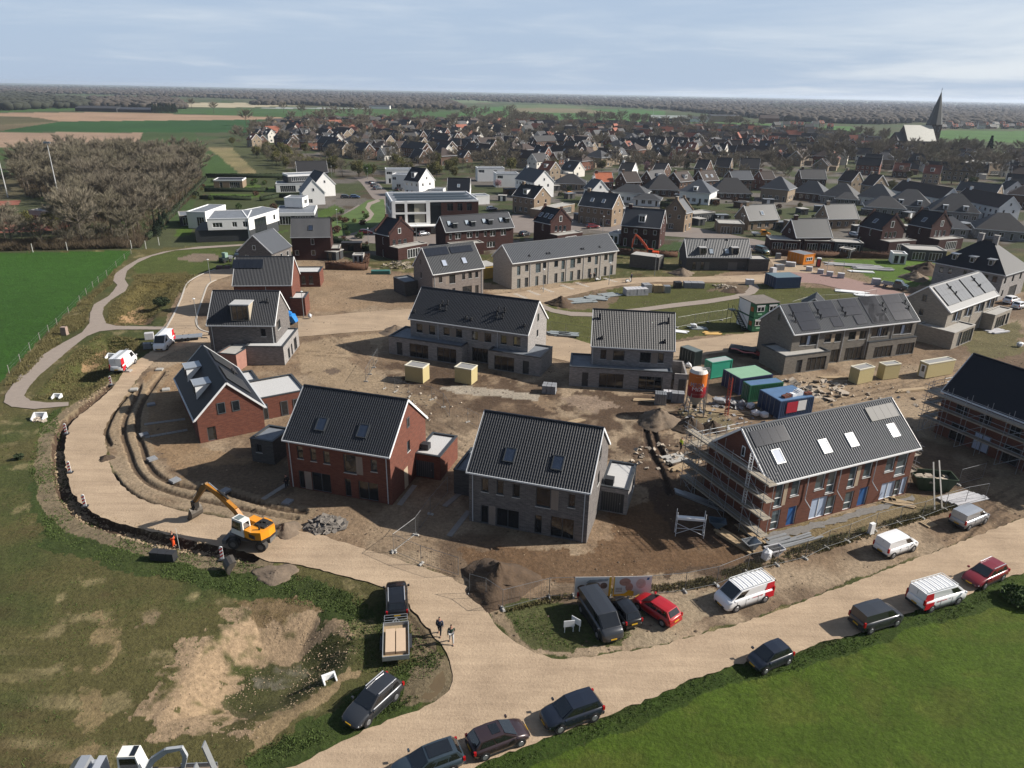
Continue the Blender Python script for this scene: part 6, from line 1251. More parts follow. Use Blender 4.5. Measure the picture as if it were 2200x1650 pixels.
woods('far_wood','brown leafless woodland closing the horizon',[(-200,183),(600,194),(1100,203),(2400,226),(2400,262),(2010,262),(1880,268),(1700,262),(1430,236),(1250,226),(1100,220),(960,214),(700,226),(560,214),(200,203),(-200,200)],15000,FW1,seed=2)
woods('far_wood','leafless woods on both sides of the far green fields',[(560,218),(960,216),(1000,236),(790,232),(640,226),(540,226)],1500,FW1,seed=3)
woods('far_wood','dark evergreen wood at the left edge of the horizon',[(-200,200),(60,204),(190,222),(180,232),(0,238),(-200,240)],1300,FW2,10,16,seed=4)
woods('far_wood','brown wood between the farm sheds and the pale sand strip',[(190,212),(380,214),(400,236),(330,234),(200,232)],500,FW1,seed=5)
woods('far_wood','dark evergreen patches in the horizon woods',[(1655,228),(1755,232),(1755,240),(1660,238)],260,FW2,10,15,seed=6)
woods('far_wood','evergreen tufts in the brown woods left of the horizon',[(-100,182),(300,186),(1000,203),(1000,206),(300,191),(-100,187)],700,FW2,9,14,seed=16)
woods('far_wood','brown wood right of the church behind the last houses',[(2005,258),(2400,262),(2400,276),(2010,272)],700,FW1,seed=7)
woods('far_wood','leafless belt along the far edge of the village',[(620,262),(760,256),(960,262),(1240,270),(1480,274),(1660,284),(1640,290),(1240,276),(960,270),(640,272)],420,FW1,6,10,seed=8)
def tufts(label,px,n_,mat,h=.3,seed=1,name='grass',zmax=None):
 r_=np.random.RandomState(seed);w=world_poly(px);xs=[p[0]for p in w];ys=[p[1]for p in w];P=[]
 while sum(map(len,P))<n_:
  q=np.stack([r_.uniform(min(xs),max(xs),n_),r_.uniform(min(ys),max(ys),n_)],1);q=q[pip(q[:,0],q[:,1],w)];nn=fbm(q[:,0],q[:,1],3,seed);P.append(q[nn+r_.normal(0,.10,len(q))>.46])
 P=np.concatenate(P)[:n_];z=np.array([gz(a,b_)for a,b_ in P[:,:2]])if zmax is None else np.zeros(len(P));B=np.repeat(np.concatenate([P,z[:,None]-.03],1),4,0);m_=len(B)
 B[:,:2]+=r_.normal(0,.09,(m_,2));D=np.stack([r_.normal(0,.45,m_),r_.normal(0,.45,m_),np.ones(m_)],1);D/=np.linalg.norm(D,axis=1)[:,None]
 v,f=twigs(B,D,r_.uniform(.5,1.2,m_)*h,.10,r_);o=bpy.data.objects.new(name,npmesh(name,v,f,mat));COL.objects.link(o);return tag(o,label,kind='stuff')
GT=M('grass_blades',(0.10,0.17,0.03),.95,.45,.7);GT2=M('dry_grass_blades',(0.20,0.175,0.075),.95,.4,.5);GT3=M('weed_blades',(0.095,0.14,0.035),.95,.4,.5)
FE=FIELD_EDGE[:-1]
tufts('tall dark grass fringe along the edge of the lower right field',[(x,y-5)for x,y in FE]+[(x+5,y+34)for x,y in FE[::-1]],1500,GT3,.13,2)
tufts('rough weeds on the bank below the trench',[(120,880),(150,1060),(230,1130),(420,1180),(620,1228),(780,1280),(800,1330),(480,1270),(250,1220),(100,1150),(60,1000),(90,900)],3600,GT3,.17,3)
tufts('dry grass over the rough hollow ground in the lower left',[(0,900),(60,1050),(110,1180),(330,1260),(560,1290),(420,1400),(330,1560),(480,1600),(560,1640),(0,1650)],1200,GT3,.12,4)
tufts('rough grass beside the parked estate car',[(500,1640),(640,1560),(760,1490),(900,1410),(960,1400),(900,1500),(700,1590),(560,1650)],1300,GT3,.15,5)
tufts('weeds around the parked trailer',[(700,1270),(800,1275),(880,1320),(940,1410),(880,1450),(760,1440),(740,1350)],1200,GT3,.16,6)
tufts('grass under the parked dark van',[(1085,1310),(1420,1295),(1340,1380),(1200,1395),(1120,1370)],600,GT,.13,7)
tufts('dry grass strip between meadow and foot path',[(250,575),(222,612),(172,652),(108,716),(46,780),(10,830),(40,820),(110,750),(180,700),(200,640),(240,610)],6000,GT2,.4,8,zmax=0)
tufts('scrubby grass along the front site fence',[(1060,1320),(1200,1290),(1500,1265),(1800,1175),(2060,1090),(2060,1075),(1780,1155),(1480,1250),(1200,1278)],3000,GT2,.25,9,zmax=0)
tufts('weeds on the banks of both grassy hollows beside the foot path',[(95,830),(160,755),(215,718),(300,728),(295,770),(190,860),(70,858)],5000,GT2,.3,10)
tufts('weeds on the green bank between foot path and street',[(290,590),(420,590),(400,620),(350,665),(270,700),(228,690),(240,650),(290,610)],5000,GT2,.3,11)
0 and tufts('low growth over the lower right meadow',[(1000,1680),(1300,1560),(1700,1425),(2060,1310),(2230,1240),(2300,1700)],9000,GT,.12,12,zmax=0)
def clods(label,px,n_,mat,s0,s1,seed,name='gravel'):
 r_=np.random.RandomState(seed);w=world_poly(px);xs=[p[0]for p in w];ys=[p[1]for p in w];P=[]
 while sum(map(len,P))<n_:
  q=np.stack([r_.uniform(min(xs),max(xs),n_),r_.uniform(min(ys),max(ys),n_)],1);q=q[pip(q[:,0],q[:,1],w)];P.append(q[fbm(q[:,0],q[:,1],4,seed)+r_.normal(0,.08,len(q))>.53])
 P=np.concatenate(P)[:n_];z=np.array([gz(a,b_)for a,b_ in P]);s=s0+(s1-s0)*r_.rand(n_)**3;O=np.array([(1,0,0),(0,1,0),(-1,0,0),(0,-1,0),(0,0,.8),(0,0,-.3)]);v=O[None]*s[:,None,None]*r_.uniform(.6,1.3,(n_,6,1));v[:,:,0]+=P[:,0:1];v[:,:,1]+=P[:,1:2];v[:,:,2]+=z[:,None]+.02
 f=np.array([(0,1,4),(1,2,4),(2,3,4),(3,0,4)])[None]+(np.arange(n_)*6)[:,None,None];o=bpy.data.objects.new(name,npmesh(name,v.reshape(-1,3),f.reshape(-1,3),mat));COL.objects.link(o);return tag(o,label,kind='stuff')
CL=M('earth_clods',(0.14,0.10,0.07),1,.4,.8);CS=M('sand_clods',(0.36,0.28,0.19),1,.3,.8)
UG=M('undergrowth_twigs',(.15,.115,.075),1,.35,.4)
tufts('leafless undergrowth between the trunks of the wood',W1,14000,UG,2.4,31,'undergrowth',zmax=0);tufts('dark scrub along the far edge of the meadow',[(-80,522),(130,522),(310,518),(300,533),(-80,541)],7000,UG,2.2,32,'undergrowth',zmax=0)
clods('clods of turned earth all over the building land',SITE,14000,CL,.03,.17,3);clods('pale stones and sand lumps on the building land',SITE,6000,CS,.02,.11,4);clods('lumps of sand in the rough hollow',[(330,1560),(420,1390),(540,1300),(740,1300),(770,1400),(560,1600)],1600,CS,.02,.08,5);clods('crumbled earth along the trench',[(110,900),(240,820),(150,920),(145,1020),(200,1100),(400,1150),(560,1200),(400,1190),(200,1140),(120,1060)],3500,CS,.04,.2,6)
BU=[bush(80+i,1.8,1.5,(HEDG,GRN,RUST,OLV)[i],260,'x')for i in range(4)]
def shrubs(px,n_,label,group):
 w=world_poly(px);xs=[p[0]for p in w];ys=[p[1]for p in w];k=t_=0
 while k<n_ and t_<n_*50:
  t_+=1;x,y=rt.uniform(min(xs),max(xs)),rt.uniform(min(ys),max(ys))
  if pip(np.array([x]),np.array([y]),w)[0]and not any((x-p[0])**2+(y-p[1])**2<36 for p in occ):plant(rt.choice(BU),x,y,rt.uniform(.5,1.5),label,group);k+=1
shrubs([(1330,480),(1600,470),(1900,490),(2120,500),(2120,440),(1700,420),(1330,425)],75,'garden shrub between the houses behind the orange hut','garden shrubs at the new village edge')
shrubs([(1100,440),(1330,470),(1330,410),(1150,400)],25,'garden shrub between the beige and white houses','garden shrubs in the village centre')
shrubs([(640,545),(780,560),(800,520),(900,560),(940,540),(720,500),(640,520)],24,'garden shrub round the dark red square-roofed house','garden shrubs by the dark red houses')
shrubs([(440,385),(640,385),(600,460),(380,500),(400,440)],30,'garden shrub between the flat white villas','garden shrubs by the white villas')
shrubs([(690,470),(780,440),(800,500),(700,500)],14,'brown shrub on the village lawn','shrubs on the village lawn')
for i in range(46):
 zx=((1180,455),(1240,475),(1440,478),(1500,485),(1540,476),(1560,500),(1630,485),(1660,492),(1700,495),(1720,462),(1750,455),(1800,478),(1835,500),(1850,462),(1900,510),(1940,500),(1950,470),(1990,512),(2010,460),(2070,495),(2090,470),(2120,455),(2150,480),(2060,440),(1990,438),(1920,430),(1780,420),(1700,415),(1640,440),(1590,448),(1530,440),(1450,430),(1390,432),(1310,410),(1220,428),(1085,418),(1070,432),(1130,405),(735,540),(700,558),(880,548),(920,548),(1500,425),(1420,405),(1290,420),(1190,410))[i];x,y=G2(*zx);w_,d_=3+i%3,2.5+i%2;t=thing('garden_shed','small %s garden shed, %s'%(('black','grey','brown')[i%3],('in front of' if i%2 else 'between')+' the '+('dark twin houses' if zx[0]>1830 and zx[1]>450 else 'hipped houses' if zx[0]>1640 and zx[1]<450 else 'low beige bungalows' if zx[0]>1500 else 'white and beige village houses' if zx[0]>1000 else 'dark red houses')),'garden shed',(x,y,0),R(-20+(i*37)%60),'garden sheds of the village');g=MB();g.box(0,0,0,w_,d_,2.1);g.build('wall',(DKPL,DGREY,BROWNBR)[i%3],t);g=MB();g.box(-.2,-.2,2.1,w_+.2,d_+.2,2.25);g.build('roof',(CONCRETE,BITUMEN,V_ROOFS['dark'])[i%3],t);g=MB();g.box(w_*.3,-.04,.05,w_*.6,-.01,1.9);g.build('door',WHITE if i%4==0 else GLASS,t)
 # --------- vehicles
def paint_m(name,c,rough=.28,metal=.0):return M('paint_'+name,c,rough,.04,1.0,metal,spec=.5,coat=.5)
P_WHITE=paint_m('white',(.74,.75,.77));P_RED=paint_m('red',(.42,.012,.018));P_DRED=paint_m('dark_red',(.22,.012,.02));P_NAVY=paint_m('navy',(.012,.017,.032));P_BLACK=paint_m('black',(.010,.010,.012));P_GREY=paint_m('dark_grey',(.05,.055,.065),.3,.3)
P_SLATE=paint_m('slate_blue',(.055,.08,.105),.3,.3);P_BROWN=paint_m('plum_brown',(.055,.035,.04),.3,.3);P_SILVER=paint_m('silver',(.45,.47,.50),.3,.4);P_YEL=paint_m('yellow',(.75,.36,.015));P_ORG=paint_m('orange_red',(.65,.10,.02));P_TEAL=paint_m('teal',(.06,.12,.13));P_BLUE=paint_m('blue',(.03,.07,.16))
CARGLASS=M('car_glass',(.012,.014,.017),.04,.1,1,spec=.9);HEADL=M('headlight_glass',(.6,.62,.65),.1,.05,3,spec=.9);TAILL=M('tail_light',(.40,.01,.012),.2,.05);PLATE=M('yellow_plate',(.62,.42,.03),.5,.03);RIM=M('alloy_rim',(.38,.39,.41),.3,.1,5,metal=.6);REDV=M('red_livery',(.55,.012,.03),.35,.05)
def bil(q,u,v,off=0):
 a,b_,c,d=[Vector(p)for p in q];p=(a*(1-u)+b_*u)*(1-v)+(d*(1-u)+c*u)*v
 if off:n_=(b_-a).cross(d-a).normalized();p=p+n_*off
 return p
def pane(par,name,q,u0,u1,v0,v1,mat,off=.014,skew=0):
 g=MB();g.face([bil(q,u0+skew,v0,off),bil(q,u1,v0,off),bil(q,u1,v1,off),bil(q,u0,v1,off)]);return g.build(name,mat,par)
KIND={'hatch':(4.1,1.76,1.46,.93,.02,.13,.54,.76,.74,.62,.31,2.55),'suv':(4.3,1.84,1.60,1.02,.02,.10,.56,.75,.77,.74,.35,2.62),'estate':(4.6,1.83,1.48,.93,.015,.10,.52,.72,.74,.66,.32,2.7),'city':(3.5,1.64,1.48,.92,.02,.14,.58,.80,.74,.68,.28,2.3),'smallvan':(4.4,1.83,1.82,1.05,.005,.035,.64,.83,.86,.72,.32,2.75),'van':(5.1,1.96,1.97,1.18,.004,.02,.72,.90,.88,.72,.34,3.1),'bigvan':(5.4,2.0,2.35,1.25,.004,.02,.74,.91,.88,.72,.35,3.3)}
def vehicle(kind,col,label,cat='car',opts='',group=None):
 L,W,H,zb,f0,f1,f2,f3,rw,hd,wr,wb=KIND[kind];root=thing({'van':'parked_van','bigvan':'parked_van','smallvan':'parked_van'}.get(kind,'parked_car'),label,cat,group=group);w=W/2;X_=lambda f:-L/2+L*f
 st=[(0,.80,.90,.42),(.015,.90,.97,.32),(.06,.97,1,.24),(.2,1,1,.2),(.45,1,1,.2),(.65,1,1,.2),(f3,.99,.985,.2),(f3+(1-f3)*.45,.965,1-(1-hd)*.35,.2),(f3+(1-f3)*.8,.90,1-(1-hd)*.75,.24),(.985,.80,hd*.92,.3),(1.0,.68,hd*.78,.38)]
 mb=MB();rows=[]
 for f,wm,tm,b0 in st:
  y,t=w*wm,zb*tm;half=[(0,b0),(y*.8,b0),(y*.97,b0+.10),(y,(b0+t)*.52),(y*.985,t-.16),(y*.93,t-.03),(y*.80,t+.01),(0,t+.045)]
  ring=half+[(-a,c)for a,c in half[-2:0:-1]];rows.append([(X_(f),a,c)for a,c in ring])
 rows=[[(rows[0][0][0]+.01,0,.6)]*len(rows[0])]+rows+[[(rows[-1][0][0],0,.5)]*len(rows[0])]
 mb.grid(rows,closed=True);body=mb.build('body',col,root,smooth=True)
 yb,yt=w*.90,w*rw;zt=H-.03;xr0,xr1,xf1,xf0=X_(f0)+.02,X_(f1),X_(f2),X_(f3)+.03;zb2=zb-.02
 g=MB();st2=[(xr0,yb*.93,zb2,.93),(xr1,yt*.96,zt-.03,1),(xr1*.5+xf1*.5,yt,zt+.03,1),(xf1,yt*.96,zt-.02,1),(xf0,yb*.93,zb2,.93)]
 A_=lambda s,x,y,z:(x,s*y,z)
 for s in(1,-1):
  p=[(xr0,s*yb*.95,zb2),(xf0,s*yb*.95,zb2),(xf1,s*yt*.97,zt-.03),((xr1+xf1)/2,s*yt,zt),(xr1,s*yt*.97,zt-.03)];g.face(p if s<0 else p[::-1])
 top=[[(x,s*y,z+(.04 if abs(s)<.6 else 0))for s in(-1,-.5,0,.5,1)]for x,y,z,_ in((xr0,yb*.95,zb2,0),(xr1,yt*.97,zt-.03,0),((xr1+xf1)/2,yt,zt,0),(xf1,yt*.97,zt-.03,0),(xf0,yb*.95,zb2,0))]
 g.grid([r_[::-1]for r_ in top][::-1]if False else top[::-1]);g.build('cabin',col,root)
 ws=[(xf0,yb*.95,zb2+.03),(xf0,-yb*.95,zb2+.03),(xf1,-yt*.97,zt-.0),(xf1,yt*.97,zt-.0)];ws=[ws[0],ws[1],ws[2],ws[3]]
 def orient(q,out):
  n_=(Vector(q[1])-Vector(q[0])).cross(Vector(q[3])-Vector(q[0]));return q if n_.dot(Vector(out))>0 else[q[1],q[0],q[3],q[2]]
 ws=orient(ws,(1,0,.5));pane(root,'windscreen',ws,.05,.95,.06,.97,CARGLASS,.035)
 rq=orient([(xr0,-yb*.95,zb2+.03),(xr0,yb*.95,zb2+.03),(xr1,yt*.97,zt),(xr1,-yt*.97,zt)],(-1,0,.3))
 if kind in('hatch','suv','estate','city')or 'w' in opts:pane(root,'rear_window',rq,.1,.9,.16,.92,CARGLASS,.03)
 for s in(1,-1):
  q=orient([(xr0,s*yb*.95,zb2),(xf0,s*yb*.95,zb2),(xf1,s*yt*.97,zt-.03),(xr1,s*yt*.97,zt-.03)],(0,s,.2));fl=(Vector(q[0]).x>Vector(q[1]).x)
  rg=[(.07,.30),(.33,.60),(.63,.92)]if kind in('estate',)else[(.10,.48),(.52,.91)]if kind in('hatch','suv','city')else[(.74,.95)]
  if 'W' in opts:rg=[(.08,.36),(.40,.70),(.74,.95)]
  for a,b_ in rg:
   if fl:a,b_=1-b_,1-a
   pane(root,'side_window',q,a,b_,.10,.86,CARGLASS,.016)
 for f_ in(wb/2-.03,-wb/2-.03):
  for s in(1,-1):
   a=MB();a.tube((f_,s*(w-.25),wr),(f_,s*(w+.004),wr),wr+.07,n=16);a.build('wheel_arch',BLACK,root)
   t_=MB();t_.tube((f_,s*(w-.2),wr),(f_,s*(w+.02),wr),wr,n=18);o=t_.build('wheel',BLACK,root)
   r_=MB();r_.tube((f_,s*(w+.01),wr),(f_,s*(w+.035),wr),wr*.66,wr*.6,n=12);r_.build('rim',RIM if 'k' not in opts else DARKP,o)
 for s in(1,-1):
  h=MB();xh=X_(.955);h.hexa([(xh-.22,s*w*.62,zb*hd*.80),(xh+.12,s*w*.50,zb*hd*.78),(xh+.06,s*w*.86,zb*hd*.78),(xh-.22,s*w*.93,zb*hd*.80),(xh-.22,s*w*.62,zb*hd*.98),(xh+.07,s*w*.50,zb*hd*.92),(xh-.0,s*w*.84,zb*hd*.92),(xh-.24,s*w*.90,zb*hd*.98)]);h.build('headlight',HEADL,root)
  tl=MB();hi=H*.8 if 'van' in kind else zb+.02;tl.box(X_(0)-.005,min(s*w*.80,s*w*.96),zb*.72,X_(0)+.16,max(s*w*.80,s*w*.96),hi if 'van' not in kind else zb*1.15);tl.build('tail_light',TAILL,root)
  m_=MB();m_.box(xf0-.22,min(s*(w+.02),s*(w+.2)),zb+.0,xf0-.08,max(s*(w+.02),s*(w+.2)),zb+.15);m_.build('mirror',col if 'k' not in opts else DARKP,root)
 b_=MB();b_.box(X_(1)-.14,-w*.55,.32,X_(1)+.01,w*.55,.52);b_.box(X_(1)-.2,-w*.42,zb*hd*.72,X_(1)-.035,w*.42,zb*hd*.86);b_.build('grille',DARKP,root)
 b_=MB();b_.box(X_(0)-.03,-w*.88,.30,X_(0)+.15,w*.88,.52);b_.build('rear_bumper',DARKP if 'van' in kind else col,root)
 for x,d in((X_(1)+.012,.015),(X_(0)-.04,.015)):p=MB();p.box(x-d,-.26,.42 if x>0 else.56,x+d,.26,.53 if x>0 else.67);p.build('number_plate',PLATE,root)
 for s in(1,-1):
  q=MB();yy=lambda a:(min(s*w*a,s*(w*a+.008)),max(s*w*a,s*(w*a+.008)))
  for f_ in((.30,.50,.69)if 'van' not in kind else(.36,.62,.80)):y0,y1=yy(1.0);q.box(X_(f_)-.012,y0,.38,X_(f_)+.012,y1,zb-.17)
  y0,y1=yy(1.0);q.box(X_(.22),y0,.24,X_(.76),y1,.36)
  for f_ in(.34,.54):q.box(X_(f_)+.04,min(s*w,s*(w+.02)),zb-.22,X_(f_)+.2,max(s*w,s*(w+.02)),zb-.18)
  q.build('door_seam',DARKP,root)
 if 'v' in kind[-3:]or 'van' in kind:
  g=MB();g.bar((X_(f0)-.012+.03,0,.6),(X_(f1)-.02,0,H-.15),.02,.02);g.build('door_seam',DARKP,root)
 if 's' in opts:p=MB();p.box((xr1+xf1)/2+.05,-yt*.62,zt+.035,xf1-.2,yt*.62,zt+.055);p.build('sunroof',CARGLASS,root)
 if 'S' in opts:p=MB();p.box((xr1+xf1)/2-.7,-yt*.72,zt+.035,xf1-.12,yt*.72,zt+.055);p.build('sunroof',CARGLASS,root)
 if 'r' in opts:
  for s in(1,-1):p=MB();p.bar((xr1+.1,s*yt*.93,zt+.09),(xf1-.1,s*yt*.93,zt+.09),.05,.05);p.build('roof_rail',M('chrome_rail',(.7,.7,.72),.25,.03,metal=.5),root)
 if 'l' in opts:
  p=MB()
  for s in(1,-1):p.bar((xr1-.02,s*yt*.95,zt+.14),(xf1-.1,s*yt*.95,zt+.14),.05,.05)
  for i in range(8):x=xr1+(xf1-xr1)*i/7;p.bar((x,-yt*.95,zt+.13),(x,yt*.95,zt+.13),.05,.04)
  p.build('roof_rack',M('white_rack',(.62,.63,.63),.5,.05),root)
 if 'L' in opts:
  p=MB()
  for y in(-.5,-.2):p.bar((xr1-.1,y,zt+.25),(xf1,y,zt+.25),.05,.05)
  for i in range(9):x=xr1+(xf1-xr1)*i/9;p.bar((x,-.5,zt+.25),(x,-.2,zt+.25),.03,.03)
  p.build('ladder',STEEL,root)
 if 'R' in opts:
  for s in(1,-1):
   lo=MB();x0,x1=X_(.015),X_(.21);lo.box(x0,min(s*w*.99,s*(w+.012)),.42,x1,max(s*w*.99,s*(w+.012)),zb-.14);lo.build('red_livery',REDV,root)
   q=orient([(xr0,s*yb*.95,zb2),(xf0,s*yb*.95,zb2),(xf1,s*yt*.97,zt-.03),(xr1,s*yt*.97,zt-.03)],(0,s,.2));a,b_=(.0,.22)
   if Vector(q[0]).x>Vector(q[1]).x:a,b_=1-b_,1-a
   pane(root,'red_livery',q,a,b_,-.08,.98,REDV,.03)
   t=MB()
   for i in range(3):t.box(X_(.27)+i*.09,min(s*(w+.0),s*(w+.01)),zb-.28,X_(.27)+i*.09+.05,max(s*(w+.0),s*(w+.01)),zb-.16)
   for i in range(7):t.box(X_(.27)+.32+i*.12,min(s*(w+.0),s*(w+.01)),zb-.25,X_(.27)+.32+i*.12+.08,max(s*(w+.0),s*(w+.01)),zb-.18)
   t.build('lettering',REDV,root)
 return root
def place(o,rear,front,side=None,kind='hatch',z=.03):
 """rear/front wheel contact pixels on the visible side (L/R), or centre line when side is None"""
 a,b_=G2(*rear),G2(*front);d=Vector((b_[0]-a[0],b_[1]-a[1])).normalized();m_=Vector(((a[0]+b_[0])/2,(a[1]+b_[1])/2));n_=Vector((-d.y,d.x));W=KIND[kind][1]/2-.1
 if side=='L':m_=m_-n_*W
 if side=='R':m_=m_+n_*W
 o.location=(m_.x,m_.y,z);o.rotation_euler=(0,0,math.atan2(d.y,d.x));return o
def V(kind,col,label,rear,front,side=None,opts='',cat=None,z=.03):return place(vehicle(kind,col,label,cat or('van' if 'van' in kind else 'car'),opts),rear,front,side,kind,z)
V('suv',P_NAVY,'dark navy crossover car, third from the bottom along the field edge',(1272,1550),(1204,1574),'L')
V('hatch',P_BROWN,'plum brown hatchback with small sunroof pointing right along the field edge',(1043,1632),(1118,1603),'R','s')
V('estate',P_SLATE,'slate blue car with large glass roof cut off by the bottom edge',(966,1662),(886,1692),'L','S')
V('estate',P_GREY,'grey estate car with silver roof rails parked alone on rough grass',(846,1507),(793,1556),'L','r')
V('suv',P_BLACK,'black car with red tail lights seen from behind, hitched to the trailer',(854,1326),(852,1272),None,'r')
V('van',P_GREY,'tall dark grey van parked nose to the road beside two small cars',(1268,1308),(1309,1370),None,'',z=.0)
V('city',P_BLACK,'small black car squeezed between the dark van and the red hatchback',(1354,1344),(1324,1305),None,'k')
V('hatch',P_RED,'bright red small hatchback beside the billboards',(1418,1342),(1374,1312),'L')
V('van',P_WHITE,'white van with red rear panels and roof rack beside the white big bag',(1639,1294),(1581,1314),'L','lR')
V('van',P_WHITE,'white van with red rear panels seen from behind, parked at the field edge',(1999,1314),(2055,1297),'R','lR')
V('estate',P_DRED,'dark red estate car with silver rails at the right field edge',(2150,1247),(2112,1265),'L','r')
V('smallvan',P_GREY,'charcoal small van at the field edge between navy city car and white van',(1868,1361),(1925,1344),'R')
V('smallvan',P_WHITE,'white small delivery van with round logo by the site fence',(1918,1199),(1958,1185),'R')
V('smallvan',P_SILVER,'silver small delivery van by the site fence, farthest right',(2079,1139),(2114,1124),'R')
V('city',P_NAVY,'tiny rounded navy city car parked at the field edge',(1690,1427),(1642,1447),'L')
V('bigvan',P_WHITE,'white van with red side facing the camera beside the ramp trailer',(366,733),(342,757),None,'LR')
V('bigvan',P_WHITE,'white van with red stripe and ladder seen from behind beside the hollow',(270,799),(292,780),'R','LR')
V('suv',P_SLATE,'dark car behind the roof with black solar panels',(522,545),(508,556),None)
V('hatch',P_RED,'red car parked on the lawn edge left of the stepped gable house',(775,503),(797,503),None)
V('hatch',P_SILVER,'silver car between the stepped gable house and the dark terrace',(903,507),(917,505),None)
V('hatch',P_GREY,'dark car half hidden behind the long pale terrace',(1118,508),(1136,504),None)
V('estate',P_DRED,'dark red car in front of the beige brick pair',(1264,491),(1284,490),None)
V('hatch',P_YEL,'bright yellow car in the village street',(1217,419),(1232,418),None)
V('smallvan',P_TEAL,'dark teal small van behind the low grey house',(1630,541),(1643,545),None)
V('hatch',P_BLUE,'blue car in the village parking bays',(758,426),(768,426),None);V('hatch',P_GREY,'dark car left of the blue one in the parking bays',(738,426),(748,426),None);V('hatch',P_SILVER,'silver car beside the apartment block corner',(840,418),(850,419),None);V('suv',P_BLACK,'black car parked in front of the tall white gabled house',(852,411),(862,409),None)
V('hatch',P_GREY,'grey car in the middle of the roadside parking row',(800,402),(812,401),None);V('hatch',P_SLATE,'slate car at the front of the roadside parking row',(806,408),(818,407),None);V('hatch',P_NAVY,'navy car at the back of the roadside parking row',(796,396),(806,395),None)
V('hatch',P_SILVER,'silver car on the paved court right of the apartment block',(1050,452),(1064,451),None)
V('suv',P_WHITE,'white car at the right edge beside the hipped villa',(2162,653),(2182,648),None);V('hatch',P_WHITE,'second white car half cut by the right edge',(2180,664),(2200,659),None)
V('hatch',P_SILVER,'pale car on the drive of the dark twin houses',(1832,508),(1842,510),None);V('hatch',P_GREY,'dark car parked by the square-roofed dark red house',(560,560),(572,556),None)
def pickup(col,label,rear,front,bed='load'):
 root=thing('pickup_truck',label,'pickup truck');g=MB();g.box(-.2,-.95,.4,2.4,.95,1.15);g.box(2.4,-.85,.4,2.75,.85,1.0);g.build('body',col,root)
 g=MB();g.hexa([(-.1,-.9,1.15),(1.9,-.9,1.15),(1.9,.9,1.15),(-.1,.9,1.15),(.0,-.8,1.95),(1.2,-.8,1.95),(1.2,.8,1.95),(.0,.8,1.95)]);g.build('cabin',col,root)
 g=MB();g.face([(1.92,-.8,1.2),(1.92,.8,1.2),(1.24,.72,1.9),(1.24,-.72,1.9)]);g.build('windscreen',CARGLASS,root)
 for s in(1,-1):g=MB();g.box(.15,s*.87-.02,1.25,1.4,s*.87+.02,1.8);g.build('side_window',CARGLASS,root)
 g=MB();g.box(-2.8,-1,.7,-.3,1,.8);g.box(-2.8,-1,.8,-.3,-.95,1.15);g.box(-2.8,.95,.8,-.3,1,1.15);g.box(-2.8,-.95,.8,-2.75,.95,1.15);g.build('flatbed',P_WHITE if col is P_YEL else STEEL,root)
 for x in(-1.9,1.7):
  for s in(1,-1):t=MB();t.tube((x,s*.75,.34),(x,s*.97,.34),.34,n=14);o=t.build('wheel',BLACK,root);t=MB();t.tube((x,s*.96,.34),(x,s*.99,.34),.2,n=10);t.build('rim',RIM,o)
 a,b_=G2(*rear),G2(*front);root.location=((a[0]+b_[0])/2,(a[1]+b_[1])/2,.04);root.rotation_euler=(0,0,math.atan2(b_[1]-a[1],b_[0]-a[0]));return root
pickup(P_YEL,'yellow and white pickup truck parked before the beige bungalow',(1618,507),(1650,508));pickup(P_TEAL,'dark green pickup truck with white flatbed behind the solar terrace',(1900,616),(1942,623))
tr=thing('trailer','grey open trailer loaded with beige boards behind the black car','trailer');a,b_=G2(852,1423),G2(852,1360)
g=MB();g.box(-1.8,-.95,.55,1.8,.95,.65);g.build('floor',WOODP,tr)
g=MB()
for q in((-1.8,-1,.55,1.8,-.95,.95),(-1.8,.95,.55,1.8,1,.95),(-1.85,-1,.55,-1.8,1,.95),(1.8,-1,.55,1.85,1,1.0)):g.box(*q)
g.build('side_board',M('trailer_alu',(.45,.47,.48),.4,.1,3,metal=.4),tr)
g=MB();g.bar((1.85,0,.5),(3.2,0,.45),.08);g.bar((1.85,.6,.5),(2.9,0,.48),.06);g.bar((1.85,-.6,.5),(2.9,0,.48),.06)
for x in(2.0,2.3,2.6):g.bar((x,-.9,1.05),(x,.9,1.05),.04)
for y in(-.9,.9):g.bar((1.9,y,1.05),(2.6,y,1.05),.04)
g.build('drawbar',STEEL,tr)
for s in(1,-1):
 for x in(-.45,.35):t=MB();t.tube((x,s*.8,.3),(x,s*1.08,.3),.3,n=14);t.build('wheel',BLACK,tr)
 g=MB();g.box(-.8,min(s*1.0,s*1.22),.62,.7,max(s*1.0,s*1.22),.68);g.build('mudguard',DARKP,tr)
tr.location=((a[0]+b_[0])/2,(a[1]+b_[1])/2-.1,.0);tr.rotation_euler=(0,0,math.atan2(b_[1]-a[1],b_[0]-a[0]))
for i,dy in enumerate((-.38,.42)):
 g=MB();g.box(-1.35,-.36,.66,1.15,.36,.92+i*.03);o=g.build('board_stack',M('beige_board',(.55,.44,.33),.8,.06,2),None);tag(o,('left' if i else 'right')+' stack of beige boards lying in the open trailer','boards','board stacks in the trailer');o.location=tr.location+Vector((math.cos(tr.rotation_euler.z+math.pi/2)*dy,math.sin(tr.rotation_euler.z+math.pi/2)*dy,.0));o.rotation_euler=tr.rotation_euler
t2=thing('trailer','long flat car trailer behind the white van in the western street','trailer',(*G2(400,730),.03),R(20))
g=MB();g.box(-2.6,-1,.5,2.6,1,.62);g.build('deck',STEEL,t2);g=MB();g.bar((2.6,0,.5),(4.0,0,.5),.1);g.box(3.6,-.3,.5,4.0,.3,.9);g.build('drawbar',DARKP,t2)
